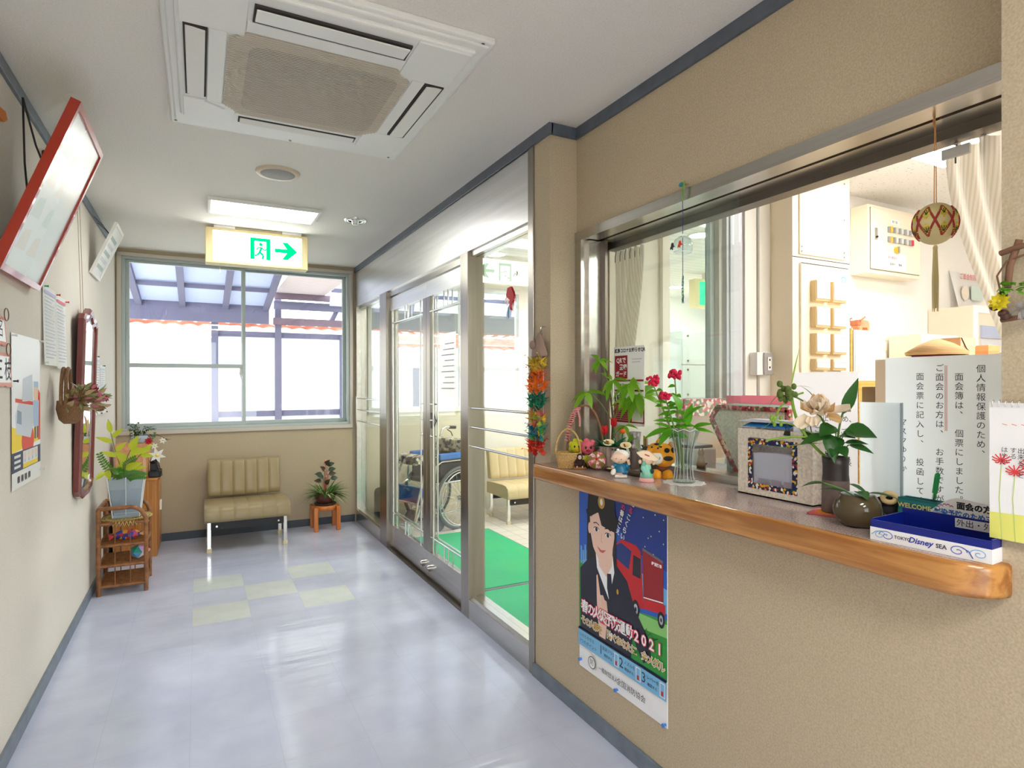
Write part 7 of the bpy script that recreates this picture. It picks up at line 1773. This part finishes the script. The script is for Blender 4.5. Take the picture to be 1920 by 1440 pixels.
m_tb_ = M('silver chair tube', (214, 216, 218), 0.25, 0.8); m_tyre = M('grey tyre', (92, 98, 106), 0.6); m_blue = M('blue vinyl pad', (36, 110, 190), 0.4); m_dkb = M('dark cloth', (44, 48, 62), 0.8)
m_pl = patchwork('plaid cloth', [(220, 210, 180), (70, 74, 92), (198, 184, 150), (100, 100, 112), (226, 218, 196)], 34)
R_ = 0.285
for s in (-1, 1):
    y = s*0.25
    w_ = thing  # big wheel
    b = B().tube([(R_*math.cos(a), y, R_+R_*math.sin(a)) for a in [2*PI*i/40 for i in range(40)]], 0.017, m_tyre, n=8, closed=True); wh = b.build('rear_wheel', wc)
    b = B().tube([((R_-0.02)*math.cos(a), y, R_+(R_-0.02)*math.sin(a)) for a in [2*PI*i/40 for i in range(40)]], 0.008, m_tb_, n=6, closed=True); b.build('rim', wh)
    b = B().tube([((R_-0.035)*math.cos(a), y+s*0.03, R_+(R_-0.035)*math.sin(a)) for a in [2*PI*i/40 for i in range(40)]], 0.006, m_tb_, n=6, closed=True); b.build('hand_rim', wh)
    b = B().cyl((0, y-0.03, R_), (0, y+0.03, R_), 0.022, m_tb_, n=12)
    for i in range(28):
        a = 2*PI*i/28; a2 = a+(0.5 if i % 2 else -0.5); b.tube([(0.02*math.cos(a2), y+0.02*(1 if i % 4 < 2 else -1), R_+0.02*math.sin(a2)), ((R_-0.022)*math.cos(a), y, R_+(R_-0.022)*math.sin(a))], 0.0016, m_tb_, n=4)
    b.build('spokes', wh)
    y = s*0.21
    b = B().tube([(0.10, y, 0.10), (0.12, y, 0.45), (0.12, y, 0.82), (0.15, y, 0.90), (0.20, y, 0.925), (0.27, y, 0.92)], 0.011, m_tb_, n=8)
    b.tube([(0.12, y, 0.64), (-0.20, y, 0.64), (-0.27, y, 0.60), (-0.28, y, 0.44), (0.12, y, 0.44)], 0.011, m_tb_, n=8).tube([(-0.28, y, 0.44), (-0.38, y, 0.40), (-0.50, y, 0.12)], 0.011, m_tb_, n=8).tube([(0.10, y, 0.16), (-0.22, y, 0.16), (-0.28, y, 0.44)], 0.010, m_tb_, n=8)
    b.build('side_frame', wc)
    b = B().tube([(0.25, y, 0.92), (0.33, y, 0.915)], 0.017, m_black, n=10).tube([(0.22, y, 0.90), (0.27, y, 0.87), (0.29, y, 0.83)], 0.006, m_black, n=6); b.build('push_grip', wc)
    b = B().box(-0.24, 0.08, y-0.03, y+0.03, 0.655, 0.715, m_blue, bev=0.012); b.build('armrest', wc)
    b = B().box(-0.22, 0.10, y-0.006, y+0.006, 0.46, 0.62, m_dkb); b.build('side_guard', wc)
    b = B().cyl((-0.24, y-0.012, 0.07), (-0.24, y+0.012, 0.07), 0.07, m_tyre, n=22).tube([(-0.24, y, 0.07), (-0.22, y, 0.17)], 0.012, m_tb_, n=6); b.build('caster', wc)
    b = B().box(-0.60, -0.46, y-0.10 if s > 0 else y, y if s > 0 else y+0.10, 0.10, 0.115, m_tb_, bev=0.004); b.build('footplate', wc)
b = B().box(-0.26, 0.10, -0.20, 0.20, 0.43, 0.47, m_dkb, bev=0.01); b.build('seat', wc)
b = B().box(0.105, 0.14, -0.20, 0.20, 0.50, 0.80, m_dkb, bev=0.01); b.build('backrest', wc)
b = B().box(0.04, 0.17, -0.225, 0.225, 0.70, 0.83, m_pl, bev=0.015); b.build('plaid_back_pad', wc)
b = B().box(-0.50, -0.34, -0.21, 0.21, 0.63, 0.71, m_pl, bev=0.015); b.build('plaid_front_pad', wc)
b = B()
for s in (-1, 1): b.tube([(-0.34, s*0.2, 0.63), (-0.40, s*0.2, 0.52), (-0.47, s*0.2, 0.28), (-0.50, s*0.2, 0.12)], 0.011, m_tb_, n=8)
b.tube([(-0.47, -0.2, 0.28), (-0.47, 0.2, 0.28)], 0.009, m_tb_, n=6); b.build('front_frame', wc)
b = B().box(-0.43, -0.40, -0.20, 0.20, 0.26, 0.42, m_blue, bev=0.01, T=Matrix.Rotation(0.0, 4, 'Y')); b.build('calf_strap', wc)
bg_ = B().box(1.52, 1.70, 5.66, 5.88, VZ, 0.34, M('dark grey cloth bag', (62, 62, 58), 0.85), bev=0.05, seg=3); o = bg_.build('cloth_bag'); tag(o, 'dark grey rounded bag on the vestibule floor behind the far glass panel', 'bag')

# things seen through the inner office window
lk = thing('shoe_locker', 'pale grey steel locker stack seen through the inner office window', 'locker', (3.90, 4.0, VZ))
m_lk = M('pale grey locker steel', (206, 210, 210), 0.5)
B().box(3.60, 4.20, 3.82, 4.2, VZ, 1.795, m_lk).build('locker_body', lk, w=True)
for i in range(6):
    z1 = 1.79-0.285*i; z0 = z1-0.277
    if z0 < 0: z0 = 0.03
    d = B().box(3.605, 4.195, 3.806, 3.82, z0, z1, m_lk, bev=0.002).build('locker_door', lk, w=True)
    b = B()
    for dz in (0.03, 0.24): b.cyl((3.66, 3.805, z0+dz), (3.66, 3.80, z0+dz), 0.009, m_steelD, n=8)
    b.build('hinge_pin', d, w=True); B().box(3.90, 3.912, 3.797, 3.806, z0+0.10, z0+0.17, m_steelD).build('handle', d, w=True)
ex2 = thing('exit_sign', 'lit green exit sign seen high up through the inner office window', 'exit sign', (4.70, 4.55, 2.12))
B().box(4.44, 4.96, 4.505, 4.60, 2.12, 2.41, m_exb, bev=0.004).build('housing', ex2, w=True)
B().box(4.60, 4.80, 4.52, 4.58, 2.41, 2.481, m_white).build('ceiling_bracket', ex2, w=True)
F = Flat(B(), (4.49, 4.504, 2.145), (1, 0, 0), (0, 0, 1)); F.rect(0, 0.42, 0, 0.24, emis('bright sign green', (0, 165, 95), 2.2)); F.poly([(0.10, 0.09), (0.17, 0.09), (0.17, 0.06), (0.24, 0.12), (0.17, 0.18), (0.17, 0.15), (0.10, 0.15)], m_sgw)
F.b.build('sign_face', ex2, w=True)
for i, (x, y) in enumerate(((3.385, 3.39), (4.95, 5.35), (2.3, 3.5), (2.3, 4.7), (3.4, 4.9))):  # last three are out of view, added to brighten the vestibule
    t = thing('ceiling_downlight', ('nearer lit round downlight seen through the inner office window', 'farther lit round downlight seen through the inner office window', 'unseen downlight added for fill above the nearer green mat', 'unseen downlight added for fill above the farther green mat', 'unseen downlight added for fill above the vestibule bench')[i], 'downlight', (x, y, 2.48))
    B().lathe([(0.075, -0.004), (0.092, -0.008), (0.098, 0.0)], m_white, n=28, cap=False).build('trim_ring', t)
    B().lathe([(0.0, -0.004), (0.076, -0.004)], emis('downlight glow', (255, 252, 244), 130.0), n=24, cap=False).build('lamp', t)

# ------------------------------------------------------------------ office furniture
pc = thing('switch_panel', 'tall cream built-in panel column with screwed cover and rows of switches', 'switch panel', (2.985, 2.2, 0))
B().box(2.747, 3.222, 2.10, 2.298, 0, H, m_panel).build('casing', pc, w=True)
d = B().box(2.795, 3.178, 2.092, 2.10, 2.03, 2.48, m_panel, bev=0.002).build('access_cover', pc, w=True)
b = B()
for x in (2.81, 3.163):
    for z in (2.045, 2.07, 2.25, 2.45): b.cyl((x, 2.092, z), (x, 2.09, z), 0.006, M('screw grey', (150, 148, 144), 0.4, 0.5), n=8)
b.build('screws', d, w=True)
B().box(2.747, 3.222, 2.0985, 2.10, 2.012, 2.016, m_gap).build('seam', pc, w=True)
d = B().box(2.80, 3.19, 2.088, 2.10, 0.4, 1.985, m_panel, bev=0.002).build('panel_door', pc, w=True)
B().box(2.80, 3.19, 2.0875, 2.0885, 1.980, 1.985, m_gap).build('door_gap', d, w=True)
m_swc = M('pale cream cover', (250, 243, 226), 0.4); m_sws = M('cream box side', (222, 198, 150), 0.5)
for z1, z0 in ((1.895, 1.785), (1.755, 1.645), (1.615, 1.505), (1.48, 1.42)):
    for x0 in (2.872, 3.012):
        s_ = B().box(x0, x0+0.115, 2.055, 2.088, z0, z1, m_sws, bev=0.003).build('switch_box', pc, w=True)
        b = B().box(x0+0.004, x0+0.111, 2.050, 2.055, z0+0.012, z1-0.02, m_swc, bev=0.002).box(x0+0.004, x0+0.111, 2.051, 2.055, z1-0.018, z1-0.002, m_pw); b.build('switch_cover', s_, w=True)
B().box(2.92, 3.0, 2.086, 2.088, 1.915, 1.94, m_pw).build('name_plate', pc, w=True)
b = B(); F = Flat(b, (3.15, 2.0875, 1.90), (1, 0, 0), (0, 0, 1)); F.poly([(-0.022, 0.03), (0, 0.04), (0.022, 0.03), (0.018, 0.0), (0, -0.02), (-0.018, 0.0)], M('teal sticker', (120, 206, 210), 0.5)); F.poly([(-0.014, 0.024), (0, 0.03), (0.014, 0.024), (0.0, -0.008)], m_pw); b.build('shield_sticker', pc, w=True)
wcab = thing('control_cabinet', 'cream steel control cabinet with coloured buttons high on the office wall', 'control cabinet', (3.81, 2.24, 2.01))
B().box(3.535, 4.082, 2.19, 2.299, 2.01, 2.42, m_panel, bev=0.004).build('casing', wcab, w=True)
d = B().box(3.555, 4.062, 2.180, 2.19, 2.035, 2.40, m_panel, bev=0.003).build('cabinet_door', wcab, w=True)
B().box(3.553, 4.064, 2.1885, 2.1895, 2.033, 2.402, m_gap).build('door_gap', d, w=True)
m_but = [M('amber button', (240, 176, 50), 0.3), M('grey button', (206, 208, 206), 0.3), M('red button lens', (206, 30, 60), 0.3)]
for r_, z in enumerate((2.285, 2.225)):
    for i in range(5):
        mm = m_but[0] if i == 0 else m_but[2] if (r_ == 1 and i == 4) else m_but[1]; x = 3.73+0.055*i
        b = B().box(x-0.018, x-0.004, 2.168, 2.18, z-0.016, z+0.016, M('button shade grey', (150, 152, 152), 0.4)).box(x-0.004, x+0.016, 2.164, 2.18, z-0.017, z+0.017, mm, bev=0.002); b.build('push_button', wcab, w=True)
b = B().cyl((3.80, 2.18, 2.165), (3.80, 2.165, 2.165), 0.022, m_but[0], n=16).box(3.795, 3.805, 2.158, 2.165, 2.145, 2.185, M('button shade grey')); b.build('rotary_switch', wcab, w=True)
B().box(3.58, 3.605, 2.172, 2.18, 2.21, 2.28, m_chrome, bev=0.003).cyl((3.592, 2.165, 2.225), (3.592, 2.172, 2.225), 0.006, m_black, n=8).build('latch', wcab, w=True)
b = B().box(3.70, 3.90, 2.1775, 2.18, 2.04, 2.145, m_pw); F = Flat(b, (3.70, 2.1775, 2.04), (1, 0, 0), (0, 0, 1)); F.text('受水槽満水', 0.06, 0.075, 0.02, m_pink); F.text('ポンプ', 0.15, 0.075, 0.018, m_gy); F.text('事務所', 0.06, 0.035, 0.019, m_ink); F.text('警報', 0.14, 0.035, 0.018, m_ink)
F.rect(0.04, 0.13, 0.28, 0.31, m_pw); F.text('動力盤', 0.085, 0.295, 0.018, m_ink); b.build('door_label', wcab, w=True)
ou = thing('wall_outlet', 'grey socket outlet on a white box at the sliding door frame', 'outlet', (2.655, 2.22, 1.40))
B().box(2.60, 2.715, 2.20, 2.249, 1.395, 1.515, m_white, bev=0.003).build('back_box', ou, w=True)
b = B().box(2.645, 2.715, 2.19, 2.20, 1.397, 1.513, M('outlet grey plate', (170, 168, 170), 0.4, 0.3), bev=0.002); b.build('plate', ou, w=True)
b = B().box(2.668, 2.695, 2.187, 2.19, 1.42, 1.49, m_white)
for z in (1.435, 1.475): b.cyl((2.681, 2.1868, z), (2.681, 2.186, z), 0.006, m_ink, n=8)
b.build('sockets', ou, w=True)
sh = thing('wooden_shelf', 'yellow brown wooden shelf carrying the white file cabinet in the office', 'shelf', (3.6, 2.19, 0))
m_yw = wood('yellow pine', (206, 160, 70), (224, 182, 96), 'X', 4)
B().box(3.28, 4.0, 2.085, 2.295, 1.33, 1.36, m_yw).build('shelf_board', sh, w=True); B().box(3.28, 3.31, 2.085, 2.295, 0, 1.33, m_yw).build('side_board', sh, w=True); B().box(3.97, 4.0, 2.085, 2.295, 0, 1.33, m_yw).build('side_board', sh, w=True)
fcab = thing('file_cabinet', 'white two door file cabinet with papers on it in the office', 'cabinet', (3.55, 2.2, 1.3605))
b = B().box(3.27, 3.86, 2.105, 2.295, 1.3605, 1.652, m_white, bev=0.002); b.build('casing', fcab, w=True)
for x0, x1 in ((3.275, 3.50), (3.505, 3.855)): B().box(x0, x1, 2.10, 2.105, 1.365, 1.648, m_white, bev=0.001).build('cabinet_door', fcab, w=True)
b = B()
for i in range(4):
    for j in range(3): b.box(3.53+0.10*j, 3.60+0.10*j, 2.098, 2.10, 1.60-0.06*i, 1.625-0.06*i, M('pale cream slip', (244, 232, 212), 0.6))
b.box(3.30, 3.35, 2.098, 2.10, 1.41, 1.46, M('pale pink grey slip', (222, 212, 212), 0.6)); b.build('paper_slips', fcab, w=True)
B().box(3.245, 3.262, 2.11, 2.29, 1.3605, 1.66, m_yw).build('side_plank', fcab, w=True)
cw = thing('wooden_cow', 'small terracotta coloured wooden cow on the white file cabinet', 'figurine', (3.43, 2.17, 1.653))
m_cow = M('terracotta wood', (226, 156, 116), 0.7)
b = B().prism([(-0.055, -0.02, 0.02), (-0.058, -0.02, 0.05), (-0.02, -0.02, 0.068), (0.045, -0.02, 0.062), (0.056, -0.02, 0.045), (0.056, -0.02, 0.0), (0.040, -0.02, 0.0), (0.034, -0.02, 0.022), (-0.01, -0.02, 0.022), (-0.016, -0.02, 0.0), (-0.035, -0.02, 0.0), (-0.04, -0.02, 0.02)], (0, 0.04, 0), m_cow); b.build('body', cw)
b = B().box(-0.062, -0.03, -0.026, 0.026, 0.03, 0.062, M('darker terracotta', (196, 120, 86), 0.7), bev=0.006).tube([(-0.05, -0.03, 0.058), (-0.035, -0.045, 0.074), (-0.02, -0.04, 0.08)], 0.005, M('darker terracotta'), n=6).tube([(-0.05, 0.03, 0.058), (-0.035, 0.045, 0.074), (-0.02, 0.04, 0.08)], 0.005, M('darker terracotta'), n=6); b.build('head', cw)
tc = B().box(3.56, 3.70, 2.12, 2.20, 1.653, 1.668, m_white, bev=0.003).build('tissue_pack'); tag(tc, 'flat white packet lying on the white file cabinet beside the wooden cow', 'packet')
wb = thing('white_cabinet', 'low white cabinet with a label panel behind the straw hat', 'cabinet', (3.75, 2.0, 0))
B().box(3.555, 3.93, 1.905, 2.08, 0, 1.625, m_panel, bev=0.002).build('casing', wb, w=True)
d = B().box(3.56, 3.925, 1.898, 1.905, 1.2, 1.62, m_pw, bev=0.001).build('front_panel', wb, w=True)
b = B()
for i in range(2):
    for j in range(2): b.box(3.60+0.15*j, 3.72+0.15*j, 1.896, 1.898, 1.575-0.03*i, 1.595-0.03*i, M('pale blue grey label', (222, 224, 232), 0.6))
b.build('labels', d, w=True)
tcab = thing('tall_cabinet', 'tall cream and white cabinet with blue folders behind the right curtain', 'cabinet', (4.62, 2.15, 0))
B().box(4.37, 4.87, 2.03, 2.296, 0, 1.845, M('cream cabinet side', (232, 218, 198), 0.6)).build('casing', tcab, w=True)
b = B().box(4.37, 4.87, 2.02, 2.03, 1.80, 1.845, m_pw).box(4.37, 4.41, 2.02, 2.03, 0, 1.80, m_pw).box(4.83, 4.87, 2.02, 2.03, 0, 1.80, m_pw); b.build('front_frame', tcab, w=True)
b = B()
for i in range(3): b.box(4.45, 4.82, 2.018, 2.03, 1.64-0.09*i, 1.72-0.09*i, (M('grey blue folder', (176, 186, 212), 0.6), m_lav, m_lb)[i])
b.build('folders', tcab, w=True)
pb_ = thing('wall_poster', 'white curling poster with a red heading on the office wall beside the right curtain', 'poster', (4.85, 2.295, 1.83))
b = B().grid(lambda u, v: (4.62+0.42*u, 2.292-0.05*(1-u)**2*(1-v)*1.2, 1.86+0.27*v), 8, 8, m_paper); b.build('paper', pb_, w=True)
b = B(); F = Flat(b, (4.64, 2.289, 1.86), (1, 0, 0), (0, 0, 1)); F.text('ご面会制限中', 0.20, 0.235, 0.045, m_pink, lift=0.02); F.disc(0.12, 0.12, 0.05, 0.05, M('pale pink print', (244, 216, 222), 0.6), lift=0.03); F.rect(0.22, 0.38, 0.08, 0.18, M('pale green print', (206, 226, 216), 0.6), lift=0.02); b.build('printed_art', pb_, w=True)
lc = thing('low_cabinet', 'low cream cabinet hidden behind the written board, carrying hat and boxes', 'cabinet', (2.95, 1.45, 0))
B().box(2.60, 3.36, 1.33, 1.58, 0, 1.452, m_panel, bev=0.002).build('casing', lc, w=True)
rb_ = B().box(2.69, 2.86, 1.37, 1.48, 1.4525, 1.468, M('dark red box', (140, 50, 70), 0.6), bev=0.002).build('flat_box'); tag(rb_, 'flat dark red box under the straw hat', 'box')
ht = thing('straw_hat', 'pointed straw hat lying on a flat red box in the office', 'hat', (2.775, 1.425, 1.4685))
b = B().lathe([(0.11, 0.0), (0.115, 0.012), (0.06, 0.048), (0.018, 0.066), (0.006, 0.070), (0.0, 0.070)], stripes('woven straw', (222, 184, 134), (200, 160, 110), 'Z', 140, 0.8, 0.2, 0.4), n=30, cap=False, f=lambda a, z: 1+0.02*math.sin(15*a)); b.build('crown', ht)
for lab, x0, x1, y, hgt, cc in (('brown gift box with a dark cord beside the straw hat', 2.91, 3.03, 1.40, 0.095, (218, 180, 150)), ('small orange wooden box at the foot of the right curtain', 3.14, 3.24, 1.40, 0.068, (218, 152, 100))):
    t = thing('gift_box', lab, 'box', ((x0+x1)/2, y+0.05, 1.4525)); mm = M('box board %d' % cc[1], cc, 0.7)
    B().box(x0, x1, y, y+0.10, 1.4525, 1.4525+hgt*0.6, mm, bev=0.001).build('box_body', t, w=True); B().box(x0-0.002, x1+0.002, y-0.002, y+0.102, 1.4525+hgt*0.6, 1.4525+hgt, M('box lid %d' % cc[1], tuple(min(255, c+14) for c in cc), 0.7), bev=0.001).build('lid', t, w=True)
    if hgt > 0.08: B().tube([(x0, y-0.004, 1.545), (x0+0.04, y-0.004, 1.50), (x0+0.06, y-0.004, 1.49)], 0.002, m_ink, n=5).build('cord', t, w=True)
# inner worktop with stationery
ic = thing('inner_worktop', 'grey worktop on the office side of the reception window', 'worktop', (1.95, 1.4, 0.94))
B().box(1.712, 2.18, 0.5, 2.26, 0.945, 0.975, M('blue grey worktop', (150, 158, 168), 0.3), bev=0.002).build('top_board', ic, w=True)
b = B().box(1.72, 1.75, 0.5, 2.26, 0, 0.945, m_white).box(2.10, 2.14, 0.55, 2.2, 0, 0.945, m_white); b.build('support', ic, w=True)
WT = 0.9755
o = B().box(1.83, 2.05, 1.60, 1.86, WT, WT+0.004, m_paper).build('paper_sheet'); tag(o, 'white paper lying on the inner worktop left of the patterned box', 'paper')
m_flo = patchwork('red floral paper', [(190, 80, 86), (150, 40, 54), (206, 120, 120), (96, 110, 60), (222, 190, 176), (170, 60, 70)], 90)
def file_box(name, label, x0, x1, y0, y1, h, m, slant=0.0, edge=None):
    t = thing(name, label, 'file box', ((x0+x1)/2, (y0+y1)/2, WT))
    P = [(y1-slant, 0), (y1, h-0.045), (y1-0.03, h), (y0, h), (y0, 0)] if slant else [(y1, 0), (y1, h), (y0, h), (y0, 0)]
    b = B().prism([(x0, y, WT+z) for y, z in P], (0.004, 0, 0), m).prism([(x1-0.004, y, WT+z) for y, z in P], (0.004, 0, 0), m)
    for (ya, za), (yb_, zb_) in zip(P, P[1:]+P[:1]):
        if za == zb_ == h: continue
        b.face([(x0, ya, WT+za), (x1, ya, WT+za), (x1, yb_, WT+zb_), (x0, yb_, WT+zb_)], m)
    b.build('box_body', t, w=True)
    if edge:
        b = B()
        for (ya, za), (yb_, zb_) in zip(P, P[1:]): b.tube([(x0-0.001, ya, WT+za), (x0-0.001, yb_, WT+zb_)], 0.012, m_flo, n=4)
        b.build('floral_edge', t, w=True)
    return t
file_box('magazine_file', 'white magazine file edged with red floral paper behind the patterned box', 1.76, 1.84, 1.36, 1.70, 0.285, m_wash, 0.15, True)
file_box('magazine_file', 'pale green magazine file between the floral one and the pink one', 1.86, 1.93, 1.44, 1.72, 0.295, thin('pale green plastic', (220, 238, 232), 0.45))
file_box('magazine_file', 'pink plastic magazine file rising behind the patterned box', 1.945, 2.04, 1.47, 1.80, 0.325, thin('pink plastic', (250, 184, 200), 0.45))
# reflection of the floral file in the glass, built as a banded box
t = thing('reflection_box', 'brown box with a floral band, built for a reflection in the glass, below the inner office window', 'box', (2.25, 2.2, WT)); B().box(2.09, 2.40, 2.20, 2.255, WT, 1.19, M('reflected grey brown', (176, 156, 142), 0.7)).build('box_body', t, w=True)
B().box(2.088, 2.402, 2.196, 2.258, 1.19, 1.275, patchwork('reflected floral print', [(206, 120, 130), (232, 206, 200), (120, 150, 110), (190, 90, 110), (236, 222, 212)], 70)).build('reflected_band', t, w=True)
# red notice leaning on the glass
t = thing('notice_sheet', 'red and white printed notice fixed inside the left pane behind the money tree', 'notice', (1.626, 2.04, 1.17))
b = B().box(1.626, 1.628, 1.938, 2.143, 1.172, 1.510, thin('backlit notice paper', (246, 246, 246), 0.5)); F = Flat(b, (1.626, 2.143, 1.172), (0, -1, 0), (0, 0, 1)); m_mar = thin('maroon print', (170, 44, 54), 0.3)
F.text('広島コロナお知らせQR', 0.108, 0.320, 0.0195, m_ink, bold=0.0007); F.disc(0.012, 0.318, 0.005, 0.004, m_mar)
F.rect(0.008, 0.095, 0.20, 0.30, m_mar); F.text('QRで', 0.052, 0.278, 0.027, m_pw, bold=0.001); F.text('登録', 0.066, 0.248, 0.026, m_pw, bold=0.001); F.text('ガード', 0.052, 0.219, 0.025, m_pw, bold=0.001)
for i in range(2): F.rect(0.125, 0.19-0.01*i, 0.280-0.012*i, 0.284-0.012*i, m_gy)
F.rect(0.008, 0.20, 0.188, 0.196, m_mar); F.rect(0.008, 0.20, 0.145, 0.153, m_mar); F.text('本日のご来館', 0.09, 0.170, 0.017, m_ink, bold=0.0006); F.text('読取', 0.045, 0.118, 0.022, m_ink, bold=0.001); F.text('OK', 0.16, 0.118, 0.024, m_ink, bold=0.001)
F.rect(0.008, 0.016, 0.10, 0.14, m_ink); F.rect(0.075, 0.083, 0.10, 0.14, m_ink)
F.rect(0.002, 0.205, 0.012, 0.095, m_mar); F.rect(0.125, 0.198, 0.018, 0.088, m_pw)
for i in range(8): F.rect(0.012, 0.115-0.008*(i % 3), 0.02+0.009*i, 0.0235+0.009*i, M('pale red print', (214, 150, 150), 0.6))
b.build('print', t, w=True)
pnc = thing('pen_cup', 'grey pen cup with pens behind the glass left of the tiger doll', 'pen cup', (1.76, 2.09, WT))
B().lathe([(0.0, 0.0), (0.035, 0), (0.036, 0.10), (0.033, 0.10), (0.032, 0.01), (0, 0.01)], M('dark grey cup', (70, 74, 80), 0.4), n=20, cap=False).build('cup', pnc)
for i, (c, dx) in enumerate(((M('orange pen', (224, 120, 50), 0.4), -0.01), (m_white, 0.008), (M('yellow pen', (220, 206, 90), 0.4), 0.0))):
    p_ = thing('pen', ('orange', 'white', 'yellow')[i]+' pen standing in the grey pen cup', 'pen', (1.76+dx, 2.09+0.01*(i-1), WT+0.012)); B().cyl((0, 0, 0), (0.008*(i-1), 0.01*(i-1), 0.13), 0.004, c, n=8).build('barrel', p_)
dv = thing('desk_device', 'white desk device with a dark top edge behind the tiger doll', 'device', (1.86, 1.93, WT)); B().box(1.80, 1.93, 1.84, 2.0, WT, WT+0.105, m_white, bev=0.006).build('casing', dv, w=True); B().box(1.81, 1.92, 1.85, 1.99, WT+0.105, WT+0.118, M('dark grey lid', (80, 84, 90), 0.4), bev=0.003).build('lid', dv, w=True)
ct_ = thing('cat_figurine', 'small tan wooden cat on the steel sill seen from behind', 'figurine', (1.684, 1.683, 1.0335))
b = B().lathe([(0.0, 0), (0.016, 0), (0.017, 0.012), (0.012, 0.035), (0.009, 0.045), (0.0, 0.047)], M('tan wood', (176, 130, 92), 0.7), n=16, cap=False).ball((0, 0, 0.053), 0.012, M('tan wood'), u=12, v=8)
for s in (-1, 1): b.cyl((s*0.007, 0, 0.060), (s*0.008, 0, 0.072), 0.005, M('tan wood'), r1=0.0008, n=8)
b.build('body', ct_); B().tube([(0.012, 0.005, 0.004), (0.024, 0.002, 0.006), (0.026, -0.004, 0.016)], 0.003, M('tan wood'), n=6).build('tail', ct_)
